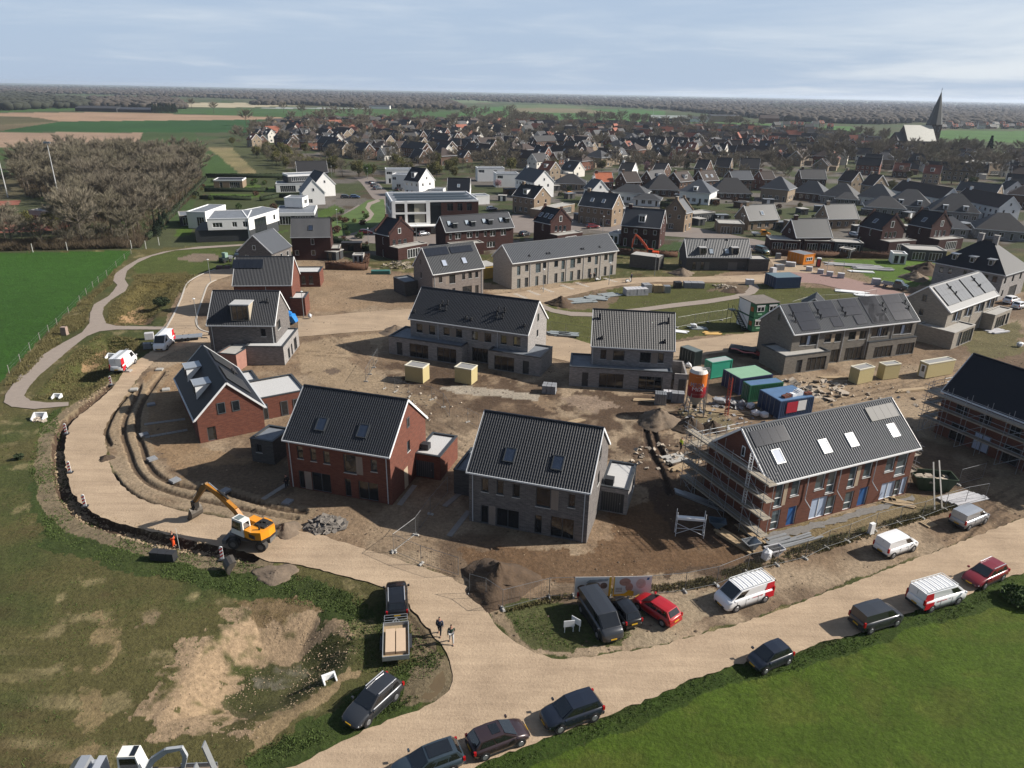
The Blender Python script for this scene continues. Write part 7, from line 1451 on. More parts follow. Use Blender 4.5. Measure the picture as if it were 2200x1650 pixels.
for s in(1,-1):
 for x in(-.5,.4):t=MB();t.tube((x,s*.8,.32),(x,s*1.1,.32),.32,n=12);t.build('wheel',BLACK,t2)
 # --------- excavators
def arm(par,name,pts,w,hs,mat):
 g=MB()
 for i in range(len(pts)-1):
  a,b_=Vector((pts[i][0],0,pts[i][1])),Vector((pts[i+1][0],0,pts[i+1][1]));d=(b_-a).normalized();n_=Vector((-d.z,0,d.x));h0,h1=hs[i]/2,hs[i+1]/2
  g.hexa([a-n_*h0+Vector((0,-w/2,0)),b_-n_*h1+Vector((0,-w/2,0)),b_-n_*h1+Vector((0,w/2,0)),a-n_*h0+Vector((0,w/2,0)),a+n_*h0+Vector((0,-w/2,0)),b_+n_*h1+Vector((0,-w/2,0)),b_+n_*h1+Vector((0,w/2,0)),a+n_*h0+Vector((0,w/2,0))])
 return g.build(name,mat,par)
def bucket_mesh(w,r_,mat,par,name='bucket',loc=None,rot=None):
 g=MB();n_=7;prof=[(r_*.35*math.cos(t)-.0,r_*math.sin(t))for t in[math.pi*(.5+i/(n_-1)*1.05)for i in range(n_)]];prof=[(r_*.9*math.cos(t),r_*math.sin(t))for t in[R(100+i*27)for i in range(n_)]]
 for i in range(n_-1):
  a,b_=prof[i],prof[i+1];g.hexa([(a[0],-w/2,a[1]),(b_[0],-w/2,b_[1]),(b_[0],w/2,b_[1]),(a[0],w/2,a[1]),(a[0]*.9,-w/2,a[1]*.9),(b_[0]*.9,-w/2,b_[1]*.9),(b_[0]*.9,w/2,b_[1]*.9),(a[0]*.9,w/2,a[1]*.9)])
 for s in(1,-1):
  y=s*w/2;g.face([(p[0],y,p[1])for p in prof]);g.face([(p[0],y-s*.04,p[1])for p in prof[::-1]])
 for k in range(5):y=-w/2+w*(k+.5)/5;a=prof[-1];g.bar((a[0],y,a[1]),(a[0]+.16,y,a[1]+.02),.08,.05)
 o=g.build(name,mat,par)
 if loc:o.location=loc
 if rot:o.rotation_euler=rot
 return o
STEELD=M('dark_steel',(.05,.048,.047),.5,.2,3,metal=.4);RUSTY=M('worn_bucket_steel',(.13,.115,.10),.6,.3,3,metal=.3)
ex=thing('wheeled_excavator','yellow and white wheeled excavator with raised arm digging at the curved road','excavator',(*G2(545,1167),.03),R(151))
uc=MB();uc.box(-2.0,-.55,.55,2.0,.55,1.05);uc.box(-2.5,-1.1,.35,-2.1,1.1,.8);uc.box(-1.55,-1.0,.5,-1.15,1.0,.8);uc.box(1.15,-1.0,.5,1.55,1.0,.8);uc.tube((0,0,1.0),(0,0,1.3),.7,n=16);u=uc.build('undercarriage',M('grey_undercarriage',(.17,.165,.16),.6,.15),ex);u.rotation_euler=(0,0,R(-20+10));UROT=-R(151)-R(7);u.rotation_euler=(0,0,UROT)
for x in(-1.35,1.35):
 for s in(1,-1):
  t=MB();t.tube((x,s*.72,.52),(x,s*1.25,.52),.52,n=18);o=t.build('wheel',M('dusty_tyre',(.06,.056,.052),.9,.2,4),ex);o.rotation_euler=(0,0,UROT);r_=MB();r_.tube((x,s*1.2,.52),(x,s*1.27,.52),.27,n=12);r_.build('rim',M('grey_undercarriage',(0,0,0)),o)
YEL=M('machine_yellow',(.68,.33,.015),.4,.08,1.5,coat=.3);WHT=M('machine_white',(.70,.70,.68),.4,.05,1.5)
g=MB();g.prism([(.9,-1.25),(.9,1.25),(-1.3,1.25),(-2.2,.85),(-2.35,0),(-2.2,-.85),(-1.3,-1.25)],1.3,1.55);g.build('turntable',STEELD,ex)
g=MB();g.prism([(-.5,-1.25),(-.5,1.25),(-1.4,1.25),(-2.2,.85),(-2.35,0),(-2.2,-.85),(-1.4,-1.25)],1.55,2.35);g.box(-.5,-1.25,1.55,1.0,-.45,2.1);g.build('engine_cover',YEL,ex)
g=MB();g.box(-2.0,-.9,2.35,-.7,.2,2.5);g.tube((-1.7,.5,2.35),(-1.7,.5,2.75),.09,n=8);g.tube((-1.1,-.3,2.45),(-1.1,-.3,2.7),.14,n=8);g.box(-1.6,-.8,2.5,-1.2,-.4,2.62);g.build('engine_deck',STEELD,ex)
g=MB();g.box(-1.9,1.26,1.75,-1.1,1.275,2.15);g.build('side_vent',STEELD,ex)
g=MB();g.hexa([(-.45,.35,1.5),(1.25,.35,1.5),(1.25,1.3,1.5),(-.45,1.3,1.5),(-.4,.4,3.15),(.95,.4,3.15),(.95,1.25,3.15),(-.4,1.25,3.15)]);cb=g.build('cab',WHT,ex)
g=MB();g.face([(1.08,1.315,2.1),(-.15,1.315,2.1),(-.15,1.275,2.95),(.9,1.275,2.95)]);g.build('side_window',CARGLASS,cb)
g=MB();g.face([(1.24,.42,1.75),(1.24,1.22,1.75),(.98,1.2,3.0),(.98,.46,3.0)]);g.build('windscreen',CARGLASS,cb);g=MB();g.box(.1,.5,3.15,.75,1.15,3.19);g.build('roof_window',M('roof_window',(.2,.24,.24),.1,.1),cb)
g=MB();g.face([(-.46,.5,2.1),(-.46,1.15,2.1),(-.425,1.12,2.95),(-.425,.52,2.95)][::-1]);g.build('rear_window',CARGLASS,cb)
b1=arm(ex,'boom',[(.7,1.9),(1.9,3.0),(3.7,3.9),(5.6,4.6)],.36,[.45,.62,.5,.34],M('boom_ochre',(.42,.19,.02),.5,.25,3))
b2=arm(ex,'stick',[(5.5,4.75),(6.2,4.1),(7.4,2.6),(7.9,1.9)],.30,[.35,.52,.36,.3],M('stick_dark_ochre',(.20,.10,.02),.6,.5,4))
for i,(a,b_,r_)in enumerate((((1.3,2.0),(2.7,3.0),.09),((2.7,3.95),(5.2,4.95),.10),((6.2,4.5),(7.9,2.6),.09))):g=MB();A2,B2=Vector((a[0],.0,a[1])),Vector((b_[0],0,b_[1]));C2=A2 .lerp(B2,.55);g.tube(A2,C2,r_,n=8);g.tube(C2,B2,r_*.55,n=8,mi=1);g.build('hydraulic_cylinder',[STEELD,ZINC],ex)
g=MB();g.box(7.6,-.25,1.5,8.2,.25,2.1);g.tube((7.9,-.3,1.4),(7.9,.3,1.4),.22,n=10);g.tube((7.9,0,1.3),(8.05,0,1.0),.2,.3,n=10);g.build('tilt_coupler',STEELD,ex)
bucket_mesh(1.3,.75,RUSTY,ex,loc=(8.4,0,.8),rot=(0,R(-20),0))
oe=thing('tracked_excavator','orange tracked excavator with folded arm beside the dark brick pair','excavator',(*G2(1400,556),0),R(165))
for s in(1,-1):g=MB();g.box(-1.6,s*1.0-.25,0,1.6,s*1.0+.25,.75);g.build('track',STEELD,oe)
g=MB();g.box(-1.7,-1.1,.95,.6,1.1,2.0);g.build('engine_cover',P_ORG,oe);g=MB();g.box(-.2,.2,1.0,1.2,1.1,2.7);c=g.build('cab',P_ORG,oe);g=MB();g.box(.0,1.1,1.8,1.0,1.12,2.5);g.build('side_window',CARGLASS,c)
arm(oe,'boom',[(.7,1.6),(1.8,3.2),(3.6,5.2),(4.6,6.0)],.4,[.5,.6,.5,.35],P_ORG);arm(oe,'stick',[(4.6,6.1),(5.2,4.4),(5.4,2.6)],.32,[.4,.4,.25],P_ORG);bucket_mesh(1.1,.6,STEELD,oe,loc=(5.5,0,2.0),rot=(0,R(-10),0))
lt=thing('lorry','white lorry cab and flat bed at the very bottom left','lorry',(*G2(300,1712),0),R(4))
g=MB();g.box(-3.9,-1.0,.4,-2.5,1.0,2.1);g.hexa([(-3.9,-1.0,2.1),(-2.7,-1.0,2.1),(-2.7,1.0,2.1),(-3.9,1.0,2.1),(-3.3,-.9,2.6),(-2.75,-.9,2.6),(-2.75,.9,2.6),(-3.3,.9,2.6)]);g.build('cab',P_SILVER,lt);g=MB();g.box(-2.2,-.7,.9,-1.75,.75,2.7);g.build('headboard',M('pale_headboard',(.42,.44,.48),.5,.06),lt)
g=MB();g.box(-2.9,-1.2,.75,4.4,1.2,.95);g.build('bed',M('worn_bed',(.24,.20,.17),.9,.2,2),lt)
for s,y in((1,1.15),(1,-1.2)):g=MB();g.box(2.2 if y>0 else-2.2,y,.95,4.4,y+.05,1.25);g.build('drop_side',STEEL,lt)
for i in range(2):g=MB();g.bar((4.4,.75-i*1.5,.95),(4.0,.75-i*1.5,3.3),.5,.08);g.build('ramp',STEEL,lt)
for x in(-3.7,1.2,2.4):
 for s in(1,-1):t=MB();t.tube((x,s*.8,.45),(x,s*1.15,.45),.45,n=14);t.build('wheel',BLACK,lt)
me_=thing('mini_excavator','light grey mini excavator with white cab standing on the lorry','excavator',(*G2(300,1712),.96),R(4))
g=MB()
for s in(1,-1):g.box(-1.1,s*.65-.2,0,1.0,s*.65+.2,.5)
g.build('track',STEELD,me_);g=MB();g.box(-1.0,-.8,.55,.7,.8,1.2);g.build('engine_cover',M('light_grey_paint',(.42,.44,.46),.4,.05),me_)
g=MB();g.hexa([(-.8,-.1,1.2),(.55,-.1,1.2),(.55,.8,1.2),(-.8,.8,1.2),(-.7,-.05,2.45),(.35,-.05,2.45),(.35,.75,2.45),(-.7,.75,2.45)]);c=g.build('cab',WHT,me_);g=MB();g.box(.0,.0,2.45,.3,.7,2.48);g.build('roof_window',CARGLASS,c);g=MB();g.face([(-.62,-.115,1.55),(.4,-.115,1.55),(.3,-.075,2.3),(-.6,-.075,2.3)]);g.build('side_window',CARGLASS,c)
o=arm(me_,'boom',[(.6,.9),(1.3,2.1),(2.2,2.8),(3.1,2.95)],.2,[.25,.36,.3,.2],M('light_grey_paint',(0,0,0)));o=arm(me_,'stick',[(3.05,3.05),(3.2,2.3),(2.9,1.2)],.18,[.2,.28,.18],M('light_grey_paint',(0,0,0)));bucket_mesh(.8,.4,STEELD,me_,loc=(2.75,0,.65));g=MB();g.box(.75,-.2,.5,1.0,.2,.9);g.build('swing_bracket',M('lime_green',(.15,.55,.03),.5,.05),me_)
# --------- containers, huts and sheds
TS=bpy.data.scenes.new('workbench')
def pxbox(near,right,left,z=0.0):
 """rectangle from its near corner and the corners to the right and left, photographed at height z"""
 n_,a,b_=[Vector(G2(*p,z))for p in(near,right,left)];u=a-n_;w=u.length;rz=math.atan2(u.y,u.x);v=b_-n_;d=abs(-math.sin(rz)*v.x+math.cos(rz)*v.y);return(n_.x,n_.y),rz,w,max(d,1)
def container(label,near,right,left,z,h,side,roof=None,cat='container',z0=.12,ends=None,ribs=True):
 (x,y),rz,w,d=pxbox(near,right,left,z);root=thing('container',label,cat,(x,y,0),rz);g=MB();g.box(.05,.05,z0,w-.05,d-.05,h-.05)
 if ribs:
  n_=int(w/.28)
  for i in range(n_):
   for yy in(0.0,d-.05):g.box(i*.28+.1,yy,z0+.15,i*.28+.23,yy+.05,h-.15)
  for i in range(int(d/.28)):
   for xx in(0.0,w-.05):g.box(xx,i*.28+.1,z0+.15,xx+.05,i*.28+.23,h-.15)
 g.build('shell',side,root);g=MB()
 for X0 in(0,w-.14):
  for Y0 in(0,d-.14):g.box(X0-.01,Y0-.01,0,X0+.15,Y0+.15,h)
 for zz in(z0,h-.14):
  g.box(.14,-.01,zz,w-.14,.06,zz+.14);g.box(.14,d-.06,zz,w-.14,d+.01,zz+.14);g.box(-.01,.14,zz,.06,d-.14,zz+.14);g.box(w-.06,.14,zz,w+.01,d-.14,zz+.14)
 g.build('frame',side,root)
 g=MB();g.box(.1,.1,h-.05,w-.1,d-.1,h+.015);g.build('roof',roof or side,root)
 g=MB()
 for xx in(.25,.45,.6,.8):g.tube((-.05,d*xx,.2),(-.05,d*xx,h-.15),.025,n=5)
 g.build('lock_rod',STEEL,root);return root,w,d
C_BLUE=M('container_blue',(.035,.075,.165),.55,.2,1.2);C_BLUER=M('blue_container_roof',(.10,.19,.33),.6,.15,1.2);C_GRN=M('container_green',(.03,.17,.085),.55,.15,1.5);C_MINT=M('mint_roof',(.26,.42,.30),.6,.08,1);C_TURQ=M('turquoise',(.04,.36,.25),.45,.08,1);C_DK=M('dark_green_container',(.02,.035,.035),.5,.15,1);C_ORG=M('orange_hut',(.62,.25,.015),.5,.08,1);C_NVY=M('navy_container',(.03,.04,.12),.55,.12,1)
container('blue shipping container standing on the oval green',(1665,621),(1718,619),(1656,609),0,2.55,C_BLUE,M('pale_blue_roof',(.13,.2,.24),.6,.1))
cr_,w,d=container('orange site hut with grey roof and wide window',(1724.5,570),(1748,567),(1699,560),0,2.7,C_ORG,BITUMEN,'site hut',ribs=False);opening(cr_,('w',w*.25,w*.8,1.0,1.9),(0,0),(1,0),-.03,WFRAME,True)
container('dark green container with grey lid beside the light grey pair',(1494,757),(1510,753),(1464,744),2.5,2.5,C_DK,M('grey_lid',(.14,.17,.17),.6,.1))
root,w,d=container('bright turquoise container left of the mint-roofed one',(1531,779.5),(1574.5,772.5),(1509,772.5),2.7,2.7,C_TURQ,M('pale_turq_roof',(.36,.40,.39),.6,.08),ribs=False)
root,w,d=container('navy container with wide mint green roof',(1591.5,814),(1661,804),(1548,794),2.6,2.6,C_NVY,C_MINT)
container('green ribbed container with blue roof, between mint and navy ones',(1613,829),(1684,821),(1591.5,819.5),2.6,2.6,C_GRN,C_BLUER)
root,w,d=container('navy blue container with red and white banner and rubble on top',(1678,863),(1750,852),(1628,837.5),2.6,2.6,C_BLUE,C_BLUER)
g=MB();g.box(w*.2,-.06,.75,w*.52,-.025,2.3);g.build('red_banner',M('red_banner',(.45,.02,.05),.7,.25,2,stretch=(4,1,.6)),root);g=MB();g.box(w*.53,-.06,.85,w*.78,-.025,2.3);g.build('white_banner',M('white_banner',(.66,.67,.68),.7,.05),root)
C0=root
rs=random.Random(4)
def on(root,x,y,z):m_=Matrix.Translation(root.location)@Matrix.Rotation(root.rotation_euler.z,4,'Z');return m_@Vector((x,y,z))
for i,(x,y,lb,m_,sz)in enumerate(((w*.2,.6,'brick pack on the navy container roof',RED,(1.2,.8,.4)),(w*.45,.7,'white foam boxes on the navy container roof',WHITE,(1.0,.8,.5)),(w*.62,.8,'white plastic wrapped bundle on the navy container roof',WHITE,(.9,.9,.8)),(w*.85,.6,'second brick pack at the corner of the navy container roof',RED,(.9,.7,.35)))):
 g=MB()
 for k in range(4):a=sz[0]/4;g.box(k*a,0,0,k*a+a*.93,sz[1]*rs.uniform(.8,1),sz[2]*rs.uniform(.7,1))
 o=g.build('brick_pack' if m_ is RED else 'wrapped_bundle',m_);tag(o,lb,'building material');o.location=on(C0,x,y,2.63);o.rotation_euler=(0,0,C0 .rotation_euler.z+rs.uniform(-.2,.2))
(x,y),rz,w,d=pxbox((1623.6,653.6),(1675.5,650),(1581,638),5.3)
so=thing('site_office','two-storey green and white site office of stacked cabins with outside stairs','site office',(x,y,0),rz)
for lv in(0,2.65):
 for k in(0,1):
  g=MB();g.box(k*w/2+.03,.03,.1+lv,(k+1)*w/2-.03,d-.03,2.62+lv);cbn=g.build('cabin',C_GRN,so)
  opening(cbn,('w',.5,w/2-.5,1.15+lv,2.1+lv),(k*w/2,.03),(1,0),-.03,WFRAME,True);g=MB();g.box(k*w/2+.4,-.03,2.15+lv,(k+1)*w/2-.4,.02,2.35+lv);g.build('shutter_box',WHITE,cbn)
  g=MB();g.box(k*w/2+.8,-.01,.55+lv,(k+1)*w/2-.9,.025,.8+lv);g.build('lettering',M('pale_green_letters',(.35,.6,.45),.6,.1),cbn)
 g=MB();g.box(-.02,d*.28,.2+lv,.028,d-.2,2.55+lv);g.build('white_panel',WHITE,so)
 g=MB();g.prism([(-.03,d*.14),(-.03,d*.14+.01)],0,0)if False else None
 g.box(-.04,d*.07,1.1+lv,.02,d*.22,1.9+lv);g.build('orange_sign',M('orange_sign',(.42,.15,.04),.6,.3,6),so)
g=MB();g.box(-.1,-.1,5.3,w+.1,d+.1,5.42);g.build('roof',M('brown_flat_roof',(.20,.175,.155),.9,.2,1),so)
g=MB();n_=12
for i in range(n_):g.box(-1.0,d*.25+i*.32,i*.22,-.1,d*.25+(i+1)*.32,i*.22+.06)
for xx in(-1.0,-.12):g.bar((xx,d*.25,.1),(xx,d*.25+n_*.32,2.7),.05,.2);g.bar((xx,d*.25,1.1),(xx,d*.25+n_*.32,3.7),.04)
g.box(-1.3,d*.25+n_*.32,2.6,0,d+1.4,2.7)
for yy in(d*.25+n_*.32,d+1.3):g.bar((-1.25,yy,0),(-1.25,yy,3.7),.06)
g.build('staircase',C_DK,so)
GR=G2
g=MB();g.box(-.6,-1.2,0,.6,1.2,.06);
x,y=G2(1757,573);t=thing('portable_toilet','dark and red portable toilet cabin with white roof','toilet cabin',(x,y,0),R(-20));g=MB();g.box(-.55,-.55,.1,.55,.55,2.1);g.build('cabin',DARKP,t);g=MB();g.box(-.3,-.58,.2,.35,-.555,1.95);g.build('door',M('red_door',(.45,.04,.03),.5,.05),t);g=MB();g.box(.555,-.5,.2,.57,.5,1.95);g.build('side_panel',M('red_door',(0,0,0)),t);g=MB();g.hexa([(-.6,-.6,2.1),(.6,-.6,2.1),(.6,.6,2.1),(-.6,.6,2.1),(-.45,-.45,2.3),(.45,-.45,2.3),(.45,.45,2.3),(-.45,.45,2.3)]);g.build('roof',WHITE,t)
def shed(label,near,right,left,door=None):
 (x,y),rz,w,d=pxbox(near,right,left,0);t=thing('garden_shed',label,'garden shed',(x,y,0),rz,'new wooden garden sheds');g=MB();g.box(0,0,.05,w,d,2.35)
 for i in range(13):z=.1+i*.175;g.box(-.015,-.015,z,w+.015,d+.015,z+.15)
 g.build('wall',SHEDW,t);g=MB();g.box(.1,.1,2.36,w-.1,d-.1,2.42);g.build('roof',M('shed_roof',(.30,.30,.30),.8,.12,3,stretch=(8,1,1)),t)
 g=MB();b_=.12
 for q in((-.06,-.06,w+.06,b_),(-.06,d-b_,w+.06,d+.06),(-.06,b_,b_,d-b_),(w-b_,b_,w+.06,d-b_)):g.box(q[0],q[1],2.35,q[2],q[3],2.5)
 g.build('roof_edge',M('cream_edge',(.62,.60,.52),.7,.05),t)
 if door:
  P,D={'R':((w+.02,0),(0,1)),'L':((-.02,d),(0,-1))}[door];g=MB();g.box(0,0,0,.95,.03,2.0);rzz=math.atan2(D[1],D[0]);sx=(d-.95)/2;o=g.build('door',WHITE,t,loc=(P[0]+D[0]*sx,P[1]+D[1]*sx,.1),rz=rzz);o.location=(P[0]+D[0]*sx+(.0),P[1]+D[1]*sx,.1)
  g=MB();g.box(.25,-.035,.9,.7,-.0,1.8);g.build('pane',GLASS,o)
 return t
shed('wooden shed with white glazed door, left one in the yard of the four homes',(909,824.5),(922.7,814.5),(872,817),'R');shed('wooden shed without door, right one in the yard of the four homes',(1012.7,828),(1025.5,818),(975.5,822.7))
shed('wooden shed nearest the muddy debris below the solar terrace',(1841,827),(1872.7,820),(1821,819));shed('wooden shed in the middle of the row below the solar terrace',(1896,817),(1928.7,813),(1876,811));shed('long double wooden shed with glazed end door below the right terrace',(1987.6,814),(2045,804),(1969,807),'L')
t=thing('plywood_cabin','yellow plywood cabin between the duplex and the long pale terrace','cabin',(*G2(1040,600),0),R(33));g=MB();g.box(0,0,0,3.5,5,2.9);g.build('wall',M('yellow_ply',(.52,.38,.10),.8,.15,1),t);g=MB();g.box(-.1,-.1,2.9,3.6,5.1,3.0);g.build('roof',CONCRETE,t)
x,y=G2(1490,890);si=thing('mortar_silo','orange and dark red mortar silo with big lettering on steel legs','silo',(x,y,0),R(0))
def cyl(z0,z1,r0,r1,mat,name,n_=28):g=MB();g.tube((0,0,z0),(0,0,z1),r0,r1,n_);o=g.build(name,mat,si,smooth=False);return o
cyl(2.9,3.9,1.2,1.2,M('silo_dark_red',(.28,.012,.025),.45,.06),'lower_shell');cyl(3.9,4.35,1.2,1.2,M('silo_red',(.40,.03,.03),.45,.06),'middle_shell');cyl(4.35,6.2,1.2,1.2,M('silo_orange',(.60,.20,.03),.45,.08),'upper_shell');cyl(6.2,6.6,1.2,.95,M('silo_top',(.62,.60,.57),.5,.1),'dome');cyl(1.5,2.9,.35,1.19,M('silo_cone',(.45,.45,.44),.5,.15),'cone');cyl(1.0,1.5,.35,.3,STEELD,'outlet')
def curved_text(txt,z,h,mat,par,rad=1.215,a0=-90,spread=None,name='lettering'):
 cu=bpy.data.curves.new(name,'FONT');cu.body=txt;cu.size=h;cu.align_x='CENTER';cu.extrude=0;o=bpy.data.objects.new('tmp',cu);TS.collection.objects.link(o);TS.view_layers[0].update();dg=TS.view_layers[0].depsgraph;me=bpy.data.meshes.new_from_object(o.evaluated_get(dg));bpy.data.objects.remove(o)
 import bmesh
 bm=bmesh.new();bm.from_mesh(me);bmesh.ops.triangulate(bm,faces=bm.faces[:])
 xs=[v.co.x for v in bm.verts];k=1 if not spread else spread/(max(xs)-min(xs))
 for v in bm.verts:a=R(a0)+v.co.x*k/rad;v.co=(math.cos(a)*rad,math.sin(a)*rad,z+v.co.y)
 bm.to_mesh(me);bm.free();me.materials.clear();me.materials.append(mat);q=bpy.data.objects.new(name,me);COL.objects.link(q);q.parent=par;return q
LW=M('white_letters',(.72,.72,.74),.5,.03);LV=M('violet_letters',(.10,.05,.22),.5,.05)
curved_text('MEGA',4.42,.78,LW,si,1.212,-104,1.95);curved_text('MEGA',4.44,.72,LV,si,1.222,-104,1.82);curved_text('MIX',3.86,.72,LW,si,1.212,-100,1.5);curved_text('0800 444 0444',3.3,.22,M('pale_red_letters',(.5,.3,.3),.5,.05),si,1.212,-100,1.6);curved_text('mortel',5.75,.22,M('pale_orange_letters',(.75,.5,.3),.5,.05),si,1.212,-100,.8)
g=MB()
for a in(45,135,225,315):c,s=math.cos(R(a)),math.sin(R(a));g.bar((c*1.5,s*1.5,0),(c*1.15,s*1.15,3.4),.12)
for z in(.6,2.0):
 p=[(math.cos(R(a))*1.4,math.sin(R(a))*1.4,z)for a in(45,135,225,315)]
 for i in range(4):g.bar(p[i],p[(i+1)%4],.07)
g.build('leg_frame',STEEL,si);g=MB();g.bar((1.35,-.3,.0),(1.4,-.3,6.7),.09);g.bar((1.35,.25,.0),(1.4,.25,6.7),.09);g.bar((.4,-.3,6.68),(1.4,-.3,6.68),.08);g.bar((.4,.25,6.68),(1.4,.25,6.68),.08)
for i in range(14):g.bar((1.37,-.3,.5+i*.45),(1.37,.25,.5+i*.45),.03)
g.build('ladder',STEEL,si)
# --------- scaffolding
def scaffold(label,F,runs,levels,name='scaffolding'):
 """runs: (x0, y0, x1, y1, nx, ny) walkway lines in house coordinates with outward normal"""
 root=thing(name,label,'scaffolding',(F.o[0],F.o[1],0),F.rz)
 for(x0,y0,x1,y1,nx_,ny_)in runs:
  L=math.hypot(x1-x0,y1-y0);n_=max(1,round(L/2.4));ux,uy=(x1-x0)/L,(y1-y0)/L
  for i in range(n_+1):
   for off in(.25,1.35):
    g=MB();px,py=x0+ux*L*i/n_+nx_*off,y0+uy*L*i/n_+ny_*off;g.tube((px,py,0),(px,py,levels[-1]+1.3),.032,n=5);g.build('pole',STEEL,root)
  for z in levels:
   g=MB();a=(x0+nx_*.28,y0+ny_*.28);
   for k in range(4):
    o_=.28+k*.26;g.bar((x0+nx_*(o_+.12)-ux*.4,y0+ny_*(o_+.12)-uy*.4,z),(x1+nx_*(o_+.12)+ux*.4,y1+ny_*(o_+.12)+uy*.4,z),.24,.05)
   g.bar((x0+nx_*1.36-ux*.4,y0+ny_*1.36-uy*.4,z+.1),(x1+nx_*1.36+ux*.4,y1+ny_*1.36+uy*.4,z+.1),.04,.16)
   g.build('plank_deck',M('grey_planks',(.36,.325,.27),.9,.25,2),root)
   g=MB()
   for h in(.5,1.0):g.tube((x0+nx_*1.38-ux*.5,y0+ny_*1.38-uy*.5,z+h),(x1+nx_*1.38+ux*.5,y1+ny_*1.38+uy*.5,z+h),.028,n=5)
   g.tube((x0+nx_*.25,y0+ny_*.25,z-.08),(x1+nx_*.25,y1+ny_*.25,z-.08),.028,n=5)
   for i in range(n_+1):px,py=x0+ux*L*i/n_,y0+uy*L*i/n_;g.tube((px+nx_*.1,py+ny_*.1,z-.08),(px+nx_*1.6,py+ny_*1.6,z-.08),.028,n=5)
   g.build('guard_rail',STEEL,root)
  g=MB()
  for i in range(0,n_,2):
   for j in range(len(levels)):z0=0 if j==0 else levels[j-1];g.tube((x0+ux*L*i/n_+nx_*1.36,y0+uy*L*i/n_+ny_*1.36,z0),(x0+ux*L*(i+1)/n_+nx_*1.36,y0+uy*L*(i+1)/n_+ny_*1.36,levels[j]),.025,n=5)
  g.build('brace',STEEL,root)
 return root
d=F18 .d;s1=scaffold('scaffolding with four plank decks against the shaded gable of the brick terrace',F18,[(0,-.9,0,d+1.8,-1,0)],[1.0,2.9,4.8,6.6])
s2=scaffold('scaffolding along the back corner of the brick terrace',F18,[(-1.0,d,6.0,d,0,1)],[2.0,4.0,5.6])
g=MB()
for yy in(0,.42):g.bar((-1.0,1.6+yy,2.9),(-.9,1.6+yy,8.4),.06)
for i in range(18):g.bar((-1.0,1.6,3.1+i*.3),(-1.0,2.02,3.1+i*.3),.045)
g.build('ladder',M('bright_alu',(.7,.71,.72),.4,.05),s1)
s3=scaffold('scaffolding stubs with loose planks at the right end of the brick terrace',F18,[(F18 .w,1,F18 .w,d+.5,1,0)],[2.4,4.4])
s4=scaffold('scaffolding along the dark front of the navy-roofed house at the right',F19,[(-1,0,F19 .w,0,0,-1)],[2.0,3.9,5.5]);s5=scaffold('scaffolding at the far gable of the navy-roofed house',F19,[(0,0,0,F19 .d,-1,0)],[2.0,4.0,5.6])
g=MB();g.box(0,0,0,1.5,1.1,.9)
x,y=G2(1480,1150);t=thing('scaffold_trestle','light grey trestle scaffold with one white deck standing alone on the soil','scaffold tower',(x,y,0),R(-6))
g=MB()
for a in(-1.35,1.35):
 for b_ in(-.35,.35):g.tube((a,b_,0),(a,b_,2.7),.035,n=6)
 for z in(.5,1.1,1.7):g.tube((a,-.35,z),(a,.35,z),.025,n=5)
for b_ in(-.35,):g.tube((-1.35,b_,.3),(1.35,b_,1.6),.025,n=5);g.tube((-1.35,b_,1.5),(1.35,b_,.3),.025,n=5);g.tube((-1.35,b_,.95),(1.35,b_,.95),.025,n=5)
g.build('frame',M('bright_alu',(.7,.71,.72),.4,.05),t);g=MB();g.box(-1.35,-.36,1.9,1.35,.36,1.98);g.box(-1.35,-.38,1.98,1.35,-.34,2.15);g.build('deck',WHITE,t)
# --------- site fences
def fence_proto():
 t=thing('fence_panel','x','fence panel');g=MB();w=3.4
 for x in(0,w):g.tube((x,0,.12),(x,0,2.05),.024,n=5)
 for z in(.16,2.0):g.tube((0,0,z),(w,0,z),.02,n=5)
 FS=M('fence_steel',(.24,.25,.26),.5,.1,4,metal=.5);g.build('frame',FS,t);g=MB()
 for i in range(1,17):x=w*i/17;g.face([(x-.005,0,.16),(x+.005,0,.16),(x+.005,0,2.0),(x-.005,0,2.0)])
 for i in range(1,7):z=.16+1.84*i/7;g.face([(0,0,z-.005),(w,0,z-.005),(w,0,z+.005),(0,0,z+.005)])
 g.build('wire_mesh',FS,t);g=MB();g.hexa([(-.1,-.33,0),(.12,-.33,0),(.12,.33,0),(-.1,.33,0),(-.06,-.3,.14),(.08,-.3,.14),(.08,.3,.14),(-.06,.3,.14)]);g.build('foot',CONCRETE,t);return t
FP=fence_proto();first_f=[True]
def fence_run(px,label,group='mobile mesh fence panels'):
 w=world_poly(px);seg=[]
 for a,b_ in zip(w[:-1],w[1:]):
  L=math.hypot(b_[0]-a[0],b_[1]-a[1]);n_=max(1,round(L/3.45))
  for i in range(n_):t_=i/n_;seg.append((a[0]+(b_[0]-a[0])*t_,a[1]+(b_[1]-a[1])*t_,math.atan2(b_[1]-a[1],b_[0]-a[0]),L/n_/3.42))
 for x,y,rz,s in seg:
  if first_f[0]:o=FP;first_f[0]=False
  else:o=copy_tree(FP)
  o.location=(x,y,0);o.rotation_euler=(0,0,rz);o.scale=(s,1,1);o['label']=label;o['group']=group
fence_run([(1180,1283),(1232,1281),(1310,1281),(1395,1278),(1471,1271),(1539,1257),(1605,1230),(1669,1214),(1729,1200),(1776,1177),(1820,1163),(1878,1139),(1931,1124),(1980,1113),(2029,1094),(2073,1081),(2116,1073)],'mesh fence panel in the long run between site and sand road')
fence_run([(1009,1274),(1044,1284),(1080,1309),(1180,1283)],'mesh fence panel round the corner beside the brown soil heap')
